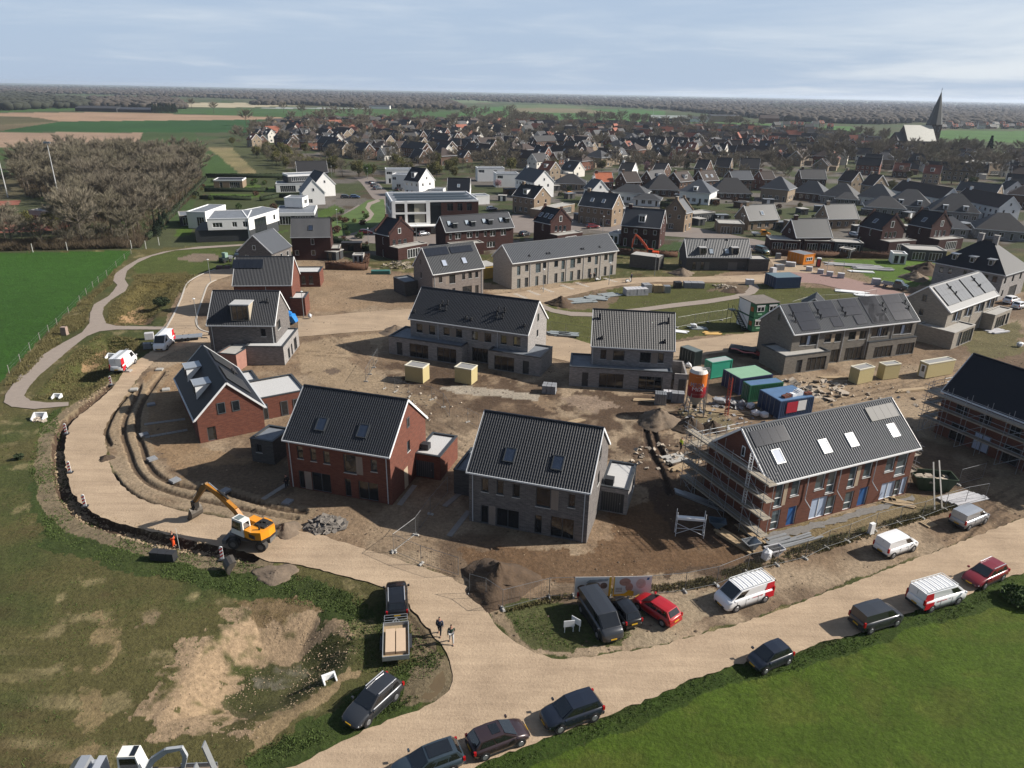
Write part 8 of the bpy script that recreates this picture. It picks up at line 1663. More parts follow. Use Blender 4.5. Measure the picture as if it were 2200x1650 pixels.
fence_run([(846,1186),(893,1150),(925,1105),(962,1060)],'mesh fence panel of the run between red and grey brick pairs');fence_run([(846,1186),(905,1212),(985,1238)],'mesh gate panel across the site entrance')
fence_run([(826,835),(849,842),(879,853),(927,859),(953,875),(966,896)],'mesh fence panel in the yard behind the red brick pair');fence_run([(1005,907),(1029,922)],'mesh fence panel behind the front grey brick pair');fence_run([(786,820),(803,790),(812,775)],'leaning mesh fence panel left of the wooden sheds')
fence_run([(1454,704),(1492,697),(1521,692),(1550,688),(1572,683)],'mesh fence panel on the oval green left of the site office');fence_run([(1181,713),(1215,719),(1270,728)],'mesh fence panel above the stacked pipes');fence_run([(2058,1042),(2110,1028)],'mesh fence panel with white sign behind the green skip')
fence_run([(1700,668),(1740,655),(1830,650),(1880,640)],'mesh fence panel behind the solar terrace')
mf=thing('field_fence','thin post and wire fence along the green meadow','fence');P_=world_poly([(20,801),(44,777),(65,752),(86,730),(105,713),(123,698),(148,673),(172,648),(186,632),(200,617),(212,606),(230,592),(250,572),(268,556),(282,545)])
for x,y in P_:g=MB();g.tube((x,y,-.2),(x,y,1.25),.05,n=6);g.build('post',M('weathered_post',(.36,.34,.31),.9,.15),mf)
g=MB()
for a,b_ in zip(P_[:-1],P_[1:]):
 for z in(.6,1.1):g.tube((*a,z),(*b_,z),.006,n=3,cap=False)
g.build('wire',STEEL,mf)
for px in((71,542),(145,538),(314,535),(342,527),(283,534)):x,y=G2(*px);g=MB();g.tube((x,y,0),(x,y,2.2),.09,n=6);tag(g.build('gate_post',M('pale_post',(.5,.5,.48),.8,.1)),'pale wooden post at the far meadow edge','post','pale posts at the meadow edge')
for q,z,lb,cols in(((1232,1281),(1310,1280),'billboard with grey house drawing and yellow edge on the site fence',0),((1316,1281),(1396,1279),'billboard with portrait circles and yellow swoosh on the site fence',1)):
 pass
for k,(a,b_,lb)in enumerate((((1233,1282),(1310,1281),'left billboard with brown model house and yellow edge on the site fence'),((1315,1281),(1396,1279),'right billboard with pale face pictures and yellow swoosh on the site fence'))):
 A,B=Vector(G2(*a)),Vector(G2(*b_));L=(B-A).length;rz=math.atan2((B-A).y,(B-A).x);t=thing('billboard',lb,'billboard',(A.x,A.y-.12,0),rz);g=MB();g.box(0,-.03,.15,L,.0,2.15);g.build('panel',M('banner_white',(.68,.68,.67),.6,.04),t)
 def shape(pts,mat,nm='print',off=-.034-.0):g=MB();g.face([(x_*L,off,.15+y_*2.0)for x_,y_ in pts]);return g.build(nm,mat,t)
 ell=lambda cx,cy,rx_,ry_,n_=18:[(cx+rx_*math.cos(2*math.pi*i/n_),cy+ry_*math.sin(2*math.pi*i/n_))for i in range(n_)]
 YB=M('banner_yellow',(.75,.50,.03),.6,.05);BR=M('banner_brown',(.20,.14,.11),.7,.5,4);SK=M('banner_portrait',(.50,.31,.24),.7,.35,3);GB=M('banner_grey',(.35,.37,.38),.7,.3,3)
 if k==0:
  shape([(.94,.0),(1,.0),(1,1),(.94,1)],YB);shape(ell(.2,.45,.13,.15),BR);shape(ell(.5,.55,.2,.2),M('banner_tan',(.34,.28,.2),.7,.4,3),off=-.036);shape(ell(.8,.55,.1,.16),BR);shape([(.3,.7),(.9,.78),(.92,.9),(.4,.86)],GB,off=-.038)
  for i in range(7):shape([(.06+i*.045,.1),(.09+i*.045,.1),(.09+i*.045,.18),(.06+i*.045,.18)],GB,'lettering',-.036)
 else:
  shape(ell(.3,.72,.15,.2),SK);shape(ell(.42,.45,.1,.22),SK,off=-.036);shape(ell(.72,.62,.13,.25),M('banner_portrait_pale',(.60,.50,.45),.7,.25,3));shape([(.0,.0),(.55,.0),(.55,.22),(.42,.30),(.3,.12),(.0,.08)],YB,off=-.038);shape([(0,0),(.03,0),(.03,1),(0,1)],YB,off=-.037)
  for r_ in range(3):
   for i in range(5):shape([(.07+i*.034,.38-r_*.08),(.095+i*.034,.38-r_*.08),(.095+i*.034,.42-r_*.08),(.07+i*.034,.42-r_*.08)],BR,'lettering',-.036)
  shape([(.86,.8),(.92,.8),(.94,.92),(.88,.92)],M('banner_blue',(.05,.2,.4),.6,.05),'logo')
for k,(px,rz)in enumerate((((1222,1358),10),((1237,1352),-40))):
 x,y=G2(*px);t=thing('information_sign',('lower' if k==0 else 'higher')+' white sign board on legs in the grass beside the tall dark van','sign',(x,y,0),R(rz));g=MB();g.box(-.45,-.02,.55,.45,.02,1.15);g.build('board',WHITE,t);g=MB()
 for a in(-.35,.35):g.box(a-.03,-.015,0,a+.03,.015,.55)
 g.build('leg',WHITE,t)
 # --------- barriers, heaps, pallets and clutter
def beacon(label,px,lean=0):
 x,y=G2(*px);t=thing('traffic_beacon',label,'traffic beacon',(x,y,.03),R(lean),'red and white traffic beacons');g=MB();g.box(-.3,-.25,0,.3,.25,.1);g.build('foot',DARKP,t);g=MB();g.box(-.15,-.03,.1,.15,.03,1.3);g.tube((0,-.03,1.3),(0,.03,1.3),.15,n=12);b_=g.build('panel',WHITE,t);g=MB()
 for i in range(3):z=.25+i*.36;g.face([(-.15,-.035,z),(.15,-.035,z+.18),(.15,-.035,z+.36),(-.15,-.035,z+.18)])
 g.build('stripe',M('beacon_red',(.5,.02,.02),.5,.05),b_)
for px,lb in(((143,933),'red and white beacon nearest the foot path junction on the trench edge'),((151,1016),'red and white beacon at the leftmost bulge of the trench'),((183,1089),'red and white beacon at the lower left bend of the trench'),((478,1203),'red and white beacon beside the excavator bucket on the grass'),((239,828),'red and white beacon behind the white van with ladder')):beacon(lb,px,10)
def heap(label,px,r_,h,mat,seed=0,name='soil_heap',cat='soil heap',sx=1.0):
 rg=np.random.RandomState(seed);g=MB();rows=[]
 for i in range(13):
  t=i/12;row=[]
  for j in range(28):
   a=2*math.pi*j/28;rr2=r_*(1-t)*(1+.16*math.sin(a*3+seed)+.08*math.sin(a*7+seed))+(rg.rand()-.5)*.12*r_;z=h*(t**1.15)+(rg.rand()-.5)*.08*h*(t<.97)-(.1 if i==0 else 0);row.append((rr2*math.cos(a)*sx,rr2*math.sin(a),z))
  rows.append(row)
 g.grid(rows,closed=True);o=g.build(name,mat,None,smooth=True);x,y=G2(*px);o.location=(x,y,0);return tag(o,label,cat)
HS=M('heap_sand',(.20,.155,.115),1,.2,1.5,bump=.5,bscale=5);HB=M('heap_soil',(.105,.07,.045),1,.3,1.5,bump=.7,bscale=4);HD=M('heap_dark_soil',(.085,.06,.042),1,.25,1.5,bump=.6,bscale=4)
heap('large brown soil heap beside the fence corner',(1072,1250),3.4,2.0,HB,1);heap('grey sand heap with sharp crest beside the silo',(1415,905),2.9,1.9,HS,2);heap('dark soil heap in the middle of the three behind the scaffolding',(1482,918),2.3,1.5,HD,3);heap('small dark soil heap right of the three behind the scaffolding',(1530,921),1.9,1.2,HD,4)
heap('brown soil heap at the left end of the oval green',(1205,652),3.0,1.6,HB,5);heap('brown soil heap at the corner of the low grey house',(1465,588),3.0,1.5,HS,6);heap('soil heap with rubble in front of the hipped villa',(1965,598),3.4,1.8,HS,7);heap('large dark soil mound behind the solar terrace beside the villa',(1990,583),5,2.5,HB,8);heap('small soil heap left of the row of four homes',(850,712),2.8,1.2,HS,9);heap('soil heap in the oval green below the pallets',(1575,625),2.6,.9,HB,10);heap('brown earth heap next to the excavator wheel',(612,1140),1.5,.9,HS,11,sx=1.2);heap('clumps of dug turf on the grass below the road',(592,1232),1.5,.35,HS,12,sx=1.3);heap('dark lump of soil on the inner edge of the curved road',(228,985),.9,.45,HD,13)
rg=random.Random(8)
def slabs(label,px,n_,r_,mat,size=(.3,.7),name='rubble_heap',cat='rubble heap',h=.8):
 g=MB()
 for i in range(n_):
  a=rg.random()*6.28;q=r_*rg.random()**.6;s=rg.uniform(*size);c=Vector((math.cos(a)*q,math.sin(a)*q*.8,max(.06,h*(1-q/r_)*rg.uniform(.6,1.1))));E=Matrix.Rotation(rg.uniform(-.7,.7),3,'X')@Matrix.Rotation(rg.uniform(-.7,.7),3,'Y')@Matrix.Rotation(rg.random()*3,3,'Z')
  P=[c+E@Vector(p)for p in((-s,-s*.7,-.05),(s*.8,-s,-.05),(s,s*.6,-.05),(-s*.7,s,-.05),(-s,-s*.7,.06),(s*.8,-s,.06),(s,s*.6,.06),(-s*.7,s,.06))];g.hexa(P)
 o=g.build(name,mat);o.location=(*G2(*px),0);tag(o,label,cat);o['kind']='stuff';return o
slabs('heap of broken asphalt slabs between excavator and red brick pair',(700,1128),95,1.9,M('asphalt_rubble',(.21,.19,.17),.95,.25,2),(.16,.46),h=.9)
slabs('scattered debris of plastic and boards before the wooden sheds',(1740,838),70,5.5,M('pale_debris',(.42,.37,.31),.9,.3,2),(.15,.7),'debris',h=.15);slabs('grey wrapped waste under the navy container',(1565,868),40,2.6,M('grey_debris',(.25,.25,.26),.7,.3,2),(.2,.7),'debris',h=.5);slabs('rubble on the oval green below the street',(1555,617),40,2.6,M('pale_debris',(0,0,0)),(.15,.4),'debris',h=.6)
slabs('light flat stones on the verge left of the curved road',(84,902),22,1.1,M('pale_debris',(0,0,0)),(.12,.3),'debris',h=.1)
def stack(label,px,w,d,h,mat,rz=0,n=(1,1,1),name='pallet_stack',cat='building material',wrap=None,z=0.0,gap=.04,group=None):
 x,y=G2(*px);g=MB();a,b_,c=w/n[0],d/n[1],h/n[2]
 for i in range(n[0]):
  for j in range(n[1]):
   for k in range(n[2]):e=rg.uniform(0,.05);g.box(i*a-w/2+e,j*b_-d/2+e,.12+k*c,(i+1)*a-w/2-gap,(j+1)*b_-d/2-gap,.12+(k+1)*c-gap*.5)
 g.box(-w/2,-d/2,0,w/2,d/2,.1);o=g.build(name,mat);o.location=(x,y,z);o.rotation_euler=(0,0,R(rz));return tag(o,label,cat,group)
BLK=M('white_block',(.50,.50,.52),.8,.12,2);BLG=M('grey_block',(.28,.29,.31),.8,.15,2);WDB=M('wood_crates',(.42,.33,.2),.85,.15,2)
for px,w,d,h,m_,rz,n_,lb in[((1365,632),5.0,2.4,1.3,BLK,12,(6,2,2),'long white wrapped block stack at the street on the oval green'),((1388,627),1.8,2.2,1.7,BLG,12,(2,2,2),'dark striped block stack right of the white one'),((1412,627),2.0,1.6,1.5,WDB,5,(2,1,3),'wooden crates stack right of the block stacks'),((1432,628),1.4,1.4,1.4,STEEL,5,(3,3,1),'wire basket beside the wooden crates'),((1490,617),4.5,2.0,1.1,BLG,0,(3,2,1),'blue grey wrapped roll pile on the oval green'),((1455,618),1.6,1.6,1.3,DARKP,8,(2,2,2),'black bundle left of the wrapped rolls'),((1610,611),1.8,1.2,1.1,BLK,-5,(2,1,1),'white slab pack at the top of the foot path'),((1180,842),2.0,1.7,1.1,BLG,-10,(3,2,2),'dark grey block pallet in the yard right of the four homes'),((1455,862),1.8,1.3,1.3,BLG,-8,(2,2,2),'wrapped block pallet with white lid left of the silo'),((1435,855),1.4,1.0,1.0,BLK,-8,(2,1,1),'white topped pallet beside the wire cage'),((1418,866),1.6,1.4,1.5,STEEL,-8,(5,4,1),'steel mesh cage left of the silo'),((1660,586),1.4,1.2,1.2,BLK,30,(1,1,1),'white concrete block nearest the blue container'),((1673,580),2.3,1.4,1.3,BLG,10,(2,1,2),'grey concrete block pair on the street'),((1698,572),2.4,1.4,1.0,BLK,-25,(2,1,1),'flat pale block left of the orange hut'),((1738,582),1.5,1.2,1.0,BLK,-25,(1,1,1),'pale block below the toilet'),((1762,588),1.5,1.2,1.0,BLK,-25,(1,1,1),'second pale block below the toilet'),((1782,593),1.5,1.2,1.0,BLK,-25,(1,1,1),'pale block beside the goal frame'),((1806,597),1.6,1.2,1.1,BLK,-25,(1,1,1),'pale block at the foot of the goal frame'),((1881,611),1.8,1.4,1.3,BLK,-15,(1,1,1),'big pale block right end of the clinker street'),((1671,556),1.3,1.0,1.4,BLG,0,(1,1,2),'grey stacked pipes at the hedge'),((353,1200),2.3,.8,.7,DARKP,-6,(3,1,1),'three dark plastic crates in a row on the grass below the trench'),((317,748),1.2,1.0,.8,BLG,20,(2,1,1),'grey box left of the western white van'),((322,728),1.4,1.0,1.0,BLK,20,(1,1,1),'pale box left of the western white van'),((140,719),1.0,.8,1.3,M('info_post',(.36,.28,.24),.8,.1),0,(1,1,2),'small brown cabinet at the meadow fence'),((1855,1160),.9,.5,1.0,WHITE,25,(1,1,1),'narrow white cabinet on the verge between both small vans'),((1895,1137),1.3,1.1,.08,WOODP,25,(4,1,1),'wooden pallet lying by the silver van'),((1640,1238),1.2,1.0,.08,WOODP,20,(1,1,1),'beige board lying above the white van with roof rack'),((1845,1160),.1,.1,.1,WHITE,0,(1,1,1),'tiny white marker on the verge'),((1260,703),.1,.1,.1,STEEL,0,(1,1,1),'tiny steel marker on the green')][:24]:stack(lb,px,w,d,h,m_,rz,n_)
stack('narrow white cabinet on the verge between both small vans',(1870,1146),.6,.4,1.1,WHITE,25,(1,1,1),name='cabinet',cat='cabinet');stack('slatted wooden pallet lying near the silver van',(1994,1126),1.3,1.1,.06,WOODP,25,(5,1,1),gap=.1,name='pallet',cat='pallet');stack('beige board lying above the white van with roof rack',(1640,1236),1.4,.9,.06,WOODP,20,(1,1,1),name='board',cat='board')
def boards(label,px,L,w,n_,mat,rz,h=.12,name='board_pile',cat='board pile',z=0.0,spread=.12):
 g=MB()
 for i in range(n_):a=rg.uniform(-spread,spread);o_=rg.uniform(-L*.12,L*.12);g.bar((-L/2+o_,(i%4-1.5)*w,h*(.5+i//4)),(L/2+o_,(i%4-1.5)*w+a*L*.3,h*(.5+i//4)),w*.9,h*.8)
 o=g.build(name,mat);o.location=(*G2(*px),z);o.rotation_euler=(0,0,R(rz));tag(o,label,cat);return o
PSL=M('grey_sheet_pile',(.30,.33,.34),.6,.15,2)
for px,L,w,n_,m_,rz,lb in[((1248,646),5,1.0,6,PSL,20,'flat grey panels spread left on the oval green'),((1280,640),4.5,.9,6,PSL,-15,'flat grey panels spread in the middle of the oval green'),((1310,634),4,.8,5,PSL,25,'flat grey panels spread right on the oval green'),((1582,1165),4.0,.3,9,WOODP,-55,'pile of planks beside the scaffold foot'),((1668,1163),3.2,.35,5,STEEL,22,'galvanised gutter bundle at the terrace corner'),((1710,1163),5.0,.25,4,STEEL,24,'long flat boards behind the fence'),((2066,1072),4.6,.5,8,BLK,22,'white pipe bundle behind the fence at the right'),((1928,1080),3.0,.35,4,WOODP,-25,'planks lying at the terrace end'),((1560,885),6.5,.3,4,WOODP,-14,'long timber beams behind the silo'),((1505,893),2.0,.3,4,WOODP,-10,'short wooden slats at the silo foot'),((1392,858),3.5,.5,2,WOODP,-6,'flat plank bundle in front of the light grey pair'),((1830,570),12,.8,8,M('pale_grey_beams',(.38,.38,.39),.7,.1),-10,'long pale concrete beams stacked on the lawn'),((1875,578),9,.7,8,M('pale_grey_beams',(0,0,0)),-8,'shorter pale concrete beams right on the lawn'),((1850,584),5,.5,7,WHITE,-8,'white plastic wrapped beams at the lawn edge'),((1830,628),6,.5,8,WHITE,-18,'white pipes beside the street behind the solar terrace'),((1865,636),5,.5,8,WHITE,-15,'more white pipes behind the solar terrace'),((2140,712),4,.6,5,BLK,20,'grey white wrapped rolls right of the right terrace'),((1497,705),3.0,.5,4,PSL,0,'grey sheet metal on the grass before the site office'),((1530,716),3.0,.5,4,M('yellow_foam',(.6,.42,.15),.8,.1),2,'yellow insulation rolls before the site office'),((1462,712),2.5,.5,3,WHITE,-20,'white boards on the grass before the site office')]:boards(lb,px,L,w,n_,m_,rz)
for i,px in enumerate(((1200,719),(1218,721))):boards(('left' if i==0 else 'right')+' glassy grey panel stack on the verge above the street',px,3.6,.5,8,PSL,-8,.2)
for px,rz,lb,s in(((88,897),5,'white U-shaped concrete headwall left of the trench',1.1),((238,752),-10,'white U-shaped concrete headwall in the upper hollow',1.0),((125,853),0,'flat white concrete piece in the lower hollow',.8),((706,1455),30,'white concrete trough on the sand of the hollow edge',.7)):
 x,y=G2(*px);g=MB();g.box(-.7*s,-.05,0,.7*s,.15,.7*s);g.hexa([(-.7*s,-.9*s,0),(-.55*s,-.9*s,0),(-.55*s,-.05,0),(-.7*s,-.05,0),(-.7*s,-.9*s,.25),(-.55*s,-.9*s,.25),(-.55*s,-.05,.7*s),(-.7*s,-.05,.7*s)]);g.hexa([(.55*s,-.9*s,0),(.7*s,-.9*s,0),(.7*s,-.05,0),(.55*s,-.05,0),(.55*s,-.9*s,.25),(.7*s,-.9*s,.25),(.7*s,-.05,.7*s),(.55*s,-.05,.7*s)]);o=g.build('concrete_headwall',WHITE);tag(o,lb,'concrete headwall');o.location=(x,y,gz(x,y)-.02);o.rotation_euler=(0,0,R(rz))
for i,(px,lb)in enumerate((((275,798),'highest on the slope'),((343,795),'second, near the navy roof'),((288,838),'third, left beside the street'),((357,838),'beside the upper dormer'),((325,870),'in the shadow of the bend house'),((310,935),'lower in the shadow'),((327,987),'on the sunny lower bend'),((376,1033),'at the tip of the big shadow'),((484,1056),'near the arm of the excavator'),((618,1080),'nearest the red brick pair'))):
 stack('square grey concrete slab '+lb,px,1.0,.9,.12,BLG if i>3 else CONCRETE,8*i,name='concrete_slab',cat='concrete slab',group='grey slabs in the front gardens')
for i,(a,b_,lb)in enumerate((((310,912),(400,900),'upper narrow paved strip in the shade of the bend house'),((312,940),(412,922),'lower narrow paved strip in the shade of the bend house'),((565,1073),(620,1038),'paved strip running to the red brick pair'),((965,1152),(1010,1095),'paved strip running to the front grey brick pair'),((955,1088),(1000,1050),'paved strip between red and grey pairs'),((858,1085),(893,1040),'paved strip beside the red garage'))):
 A,B=G2(*a),G2(*b_);g=MB();d_=Vector((B[0]-A[0],B[1]-A[1]));L=d_.length;n_=int(L/.6);nn=Vector((-d_.y,d_.x))/L*.28;d_/=L
 for k in range(n_):p=Vector(A)+d_*k*.6;q=p+d_*.57;g.hexa([(p.x-nn.x,p.y-nn.y,-.02),(q.x-nn.x,q.y-nn.y,-.02),(q.x+nn.x,q.y+nn.y,-.02),(p.x+nn.x,p.y+nn.y,-.02),(p.x-nn.x,p.y-nn.y,.05),(q.x-nn.x,q.y-nn.y,.05),(q.x+nn.x,q.y+nn.y,.05),(p.x+nn.x,p.y+nn.y,.05)])
 tag(g.build('path',PAVER),lb,None,kind='structure')
for i,(x0,y0)in enumerate(((1108,632),(1136,625),(1165,619),(1208,613),(1240,608),(1300,598))):
 A=G2(x0,y0);g=MB();c,s=math.cos(R(-57)),math.sin(R(-57));
 for k in range(6):p=(A[0]+c*k*.75,A[1]+s*k*.75);g.prism([(p[0]-.45,p[1]-.35),(p[0]+.45,p[1]-.1),(p[0]+.45,p[1]+.35),(p[0]-.45,p[1]+.1)],-.01,.045+k*.0006)
 tag(g.build('path',KERB),'pale garden path to a door of the long pale terrace',None,kind='structure')
def skip(label,px,rz,L,W_,H_,mat,load=None):
 x,y=G2(*px);t=thing('skip',label,'skip',(x,y,0),R(rz));g=MB();lo=[(-L/2+.7,-W_/2+.1),(L/2-.7,-W_/2+.1),(L/2-.7,W_/2-.1),(-L/2+.7,W_/2-.1)];hi=[(-L/2,-W_/2),(L/2,-W_/2),(L/2,W_/2),(-L/2,W_/2)]
 for i in range(4):j=(i+1)%4;g.face([(*lo[i],.1),(*lo[j],.1),(*hi[j],H_),(*hi[i],H_)]);g.face([(*hi[i],H_),(*hi[j],H_),(lo[j][0]*.98,lo[j][1]*.97,.16),(lo[i][0]*.98,lo[i][1]*.97,.16)])
 g.face([(*p,.1)for p in lo][::-1]);g.face([(*p,.3)for p in lo])
 for i in range(4):j=(i+1)%4;g.bar((*hi[i],H_),(*hi[j],H_),.09)
 for i in range(4):xx=-L/2+.9+i*(L-1.8)/3;g.bar((xx,-W_/2+.08,.15),(xx,-W_/2-.01,H_),.07,.07)
 g.build('tub',mat,t)
 if load:
  g=MB()
  for i in range(40):xx,yy=rg.uniform(-L/2+.5,L/2-.5),rg.uniform(-W_/2+.25,W_/2-.25);s_=rg.uniform(.1,.35);g.hexa([(xx+a*s_,yy+b_*s_,H_*.6+c*s_*.6+rg.uniform(0,.15))for a,b_,c in((-1,-1,0),(1,-1,0),(1,1,0),(-1,1,0),(-.8,-1,1),(1,-.7,1),(.8,1,1),(-1,.8,1))])
  g.build('waste',load,t)
 return t
skip('dark green skip filled with waste at the end of the brick terrace',(1998,1048),-8,4.4,2.1,1.7,M('skip_green',(.035,.065,.03),.6,.2),M('pale_debris',(0,0,0)));skip('small grey open bin under the scaffold corner',(1612,1180),20,1.5,1.1,.9,STEEL);skip('small blue grey bin on the dark soil',(1540,1133),-10,1.6,1.1,.8,M('bluegrey_bin',(.10,.14,.18),.6,.1));skip('grey open bin with green rod behind the fence',(1662,1193),20,1.7,1.0,.8,BLK,DARKP)
def blob(label,px,w,d,h,mat,seed=0,name='bag',cat='bag',z=0.0):
 rg_=np.random.RandomState(seed);v=BV[seed%5]*(.85,.85,.9);import bmesh;bm=bmesh.new();vs=[bm.verts.new(tuple(p))for p in v];[bm.faces.new([vs[i]for i in f])for f in BF];bmesh.ops.subdivide_edges(bm,edges=bm.edges[:],cuts=2,use_grid_fill=True,smooth=.6)
 for q in bm.verts:q.co=Vector((q.co.x*w/2,q.co.y*d/2,max(0,(q.co.z+.8)*h/1.6)))*(1+(rg_.rand()-.5)*.07)
 me=bpy.data.meshes.new(name);bm.to_mesh(me);bm.free();me.materials.append(mat);o=bpy.data.objects.new(name,me);COL.objects.link(o);o.location=(*G2(*px),z);return tag(o,label,cat)
PLW=M('white_plastic_bag',(.62,.63,.65),.45,.12,3);TB=M('blue_tarp',(.03,.26,.60),.45,.12,2);TR=M('red_tarp',(.42,.05,.045),.5,.15,2);PLC=M('clear_wrap',(.36,.37,.39),.35,.3,2)
blob('white big bag tied behind the site fence',(1645,1205),1.4,1.3,1.5,PLW,1);blob('blue tarpaulin heap behind the dormer house',(628,696),2.6,2.4,2.2,TB,2,'tarpaulin','tarpaulin');blob('smaller blue tarpaulin at the kerb behind the dormer house',(618,684),2.6,1.8,1.6,TB,3,'tarpaulin','tarpaulin');blob('white round sack on the street right of the blue tarpaulin',(666,685),1.1,1.0,1.0,PLW,4)
for i,(px,lb)in enumerate((((1593,872),'clear plastic wrapped pallet left before the navy container'),((1612,878),'white plastic wrapped bag before the navy container'),((1545,868),'crumpled grey sheet beside the green container'),((1640,898),'round silvery bag at the ridge of the brick terrace'),((1622,895),'white bag at the ridge of the brick terrace'),((1478,790),'white sacks left of the turquoise container'),((2190,745),'white bag pile at the right edge'),((1490,705),'white sheet bundle before the site office'))):blob(lb,px,1.7 if i!=2 else 2.4,1.5,1.0,PLW if i in(1,3,4,5,6,7)else PLC,5+i)
g=MB();rows=[[(x_*.6,y_*.6,1.0-.05*x_+.13*math.sin(x_*1.3)+.1*math.sin(y_*2)-.08*y_)for x_ in range(9)]for y_ in range(6)];g.grid(rows);o=g.build('tarpaulin',TR,smooth=True);tag(o,'red tarpaulin draped over materials left of the solar terrace','tarpaulin');o.location=(*G2(1568,762),0);o.rotation_euler=(0,0,R(-24))
stack('materials under the red tarpaulin',(1595,757),4.4,2.4,.75,DARKP,-24,(2,2,1))
x,y=G2(1560,893);t=thing('mast_hoist','orange red lattice mast of a small hoist behind the brick terrace','hoist',(x,y,0),0);g=MB()
for a in(-.2,.2):
 for b_ in(-.2,.2):g.bar((a,b_,0),(a,b_,5.5),.05)
for i in range(12):g.bar((-.2,-.2,i*.45),(.2,-.2,i*.45+.45),.04);g.bar((.2,-.2,i*.45),(.2,.2,i*.45+.45),.04)
g.build('lattice',M('hoist_red',(.55,.10,.05),.5,.1),t)
for i,(a,b_)in enumerate((((2008,1097),(1975,1000)),((2024,1093),(1982,992)))):A=G2(*a);B=G(*b_,3.0);g=MB();g.bar((*A,0),(B[0]+(0),A[1]+2.2,4.6),.14,.06);o=g.build('leaning_beam',M('pale_beam',(.6,.58,.54),.6,.06));tag(o,('left' if i==0 else 'right')+' pale beam leaning over the green skip','beam')
x,y=G2(1775,588);t=thing('goal_frame','tall thin steel portal frame beside the pale blocks','frame',(x,y,0),R(-25));g=MB();g.tube((0,0,0),(0,0,3.4),.05,n=6);g.tube((3.6,0,0),(3.6,0,3.4),.05,n=6);g.tube((0,0,3.4),(3.6,0,3.4),.05,n=6);g.build('portal',STEEL,t)
o=bucket_mesh(1.3,.7,RUSTY,None,'digger_bucket',(*G2(500,1225),.55),(0,R(35),R(35)));tag(o,'loose rusty digger bucket lying on the grass below the beacon','digger bucket')
def lamp(label,px,h=5.0):
 x,y=G2(*px);t=thing('street_lamp',label,'street lamp',(x,y,0),rg.random()*3,'new street lamps');g=MB();g.tube((0,0,0),(0,0,h),.07,.045,8);g.build('pole',STEEL,t);g=MB();g.tube((0,0,h),(0,0,h+.12),.28,.12,10);g.build('lamp_head',M('lamp_white',(.6,.62,.62),.5,.05),t)
for px,lb in(((425,700),'street lamp on the kerb left of the dormer house'),((453,606),'street lamp at the bend of the western street'),((653,682),'street lamp behind the blue tarpaulin'),((1167,628),'street lamp before the long pale terrace'),((1406,592),'street lamp at the small concrete garage'),((1308,612),'street lamp near the scooter group'),((725,485),'street lamp on the village lawn'),((895,520),'street lamp in front of the apartment block'),((1295,500),'street lamp behind the long pale terrace'),((1594,498),'street lamp behind the low grey house'),((1538,500),'street lamp by the garden hedge'),((792,530),'street lamp beside the red car'),((713,380),'street lamp at the far junction'),((790,385),'second street lamp at the far junction')):lamp(lb,px,5.0)
for px,h,lb in(((132,450),22,'tall slim floodlight mast in front of the leafless wood'),((17,424),22,'tall slim floodlight mast at the left edge'),((560,246),0,''),((1402,262),30,'thin radio mast behind the village'))[:]:
 if not h:continue
 x,y=G2(*px);t=thing('mast',lb,'mast',(x,y,0));g=MB();g.tube((0,0,0),(0,0,h),.22,.10,8);g.build('pole',M('pale_mast',(.55,.56,.56),.5,.05),t)
 if px[0]<1000:g=MB();g.box(-1.1,-.15,h-.6,1.1,.15,h);g.build('floodlight',STEEL,t)
sheet('sports_court','reddish clay sports court behind the budding trees',[(-100,478),(0,470),(180,470),(130,495),(-100,505)],.02,M('clay_court',(.28,.10,.065),.95,.1,.3),.2);sheet('sports_court','far red clay court behind the floodlight masts',[(-100,436),(45,430),(40,440),(-100,447)],.02,M('clay_court',(0,0,0)),.2)
flat('clubhouse','grey flat sports building among the bare trees',(60,452),(110,455),(118,446),3.5,CONCRETE,d=8,wins=[(.1,.4,.5,2.3)],cat='clubhouse')
(x,y),rz,w,d=pxbox((1414,581),(1425,574),(1366,568),0);t=thing('garage','grey concrete box garage on the corner below the orange excavator','garage',(x,y,0),rz);block(t,0,0,max(w,3.4),7.5,0,3.1,DGREY,{'F':[('G',.5,2.9,.1,2.5)]});g=MB();g.box(.15,.15,3.1,max(w,3.4)-.15,7.35,3.16);g.build('flat_roof',CONCRETE,t)
# --------- people
SKIN=M('skin',(.46,.27,.19),.6,.05,3)
def skinned(name,chains,mat,par,sub=1):
 """chains: list of [(x,y,z,r),...]; points shared between chains are joined"""
 vs,ix,es=[],{},[]
 for ch in chains:
  pr=None
  for x_,y_,z_,r_ in ch:
   k=(round(x_,4),round(y_,4),round(z_,4))
   if k not in ix:ix[k]=len(vs);vs.append((x_,y_,z_,r_))
   if pr is not None and pr!=ix[k]:es.append((pr,ix[k]))
   pr=ix[k]
 me=bpy.data.meshes.new(name);me.from_pydata([v[:3]for v in vs],es,[]);me.update();o=bpy.data.objects.new(name,me);COL.objects.link(o);o.parent=par
 COL.objects.unlink(o);TS.collection.objects.link(o)
 m_=o.modifiers.new('skin','SKIN');m_.use_smooth_shade=True
 for i,v in enumerate(vs):d_=me.skin_vertices[0].data[i];d_.radius=(v[3],v[3]);d_.use_root=i==0
 if sub:s_=o.modifiers.new('subdivision','SUBSURF');s_.levels=sub;s_.render_levels=sub
 TS.view_layers[0].update();dg=TS.view_layers[0].depsgraph;nm=bpy.data.meshes.new_from_object(o.evaluated_get(dg));TS.collection.objects.unlink(o);COL.objects.link(o);o.modifiers.clear();o.data=nm;nm.materials.clear();nm.materials.append(mat);nm.polygons.foreach_set('material_index',[0]*len(nm.polygons));return o
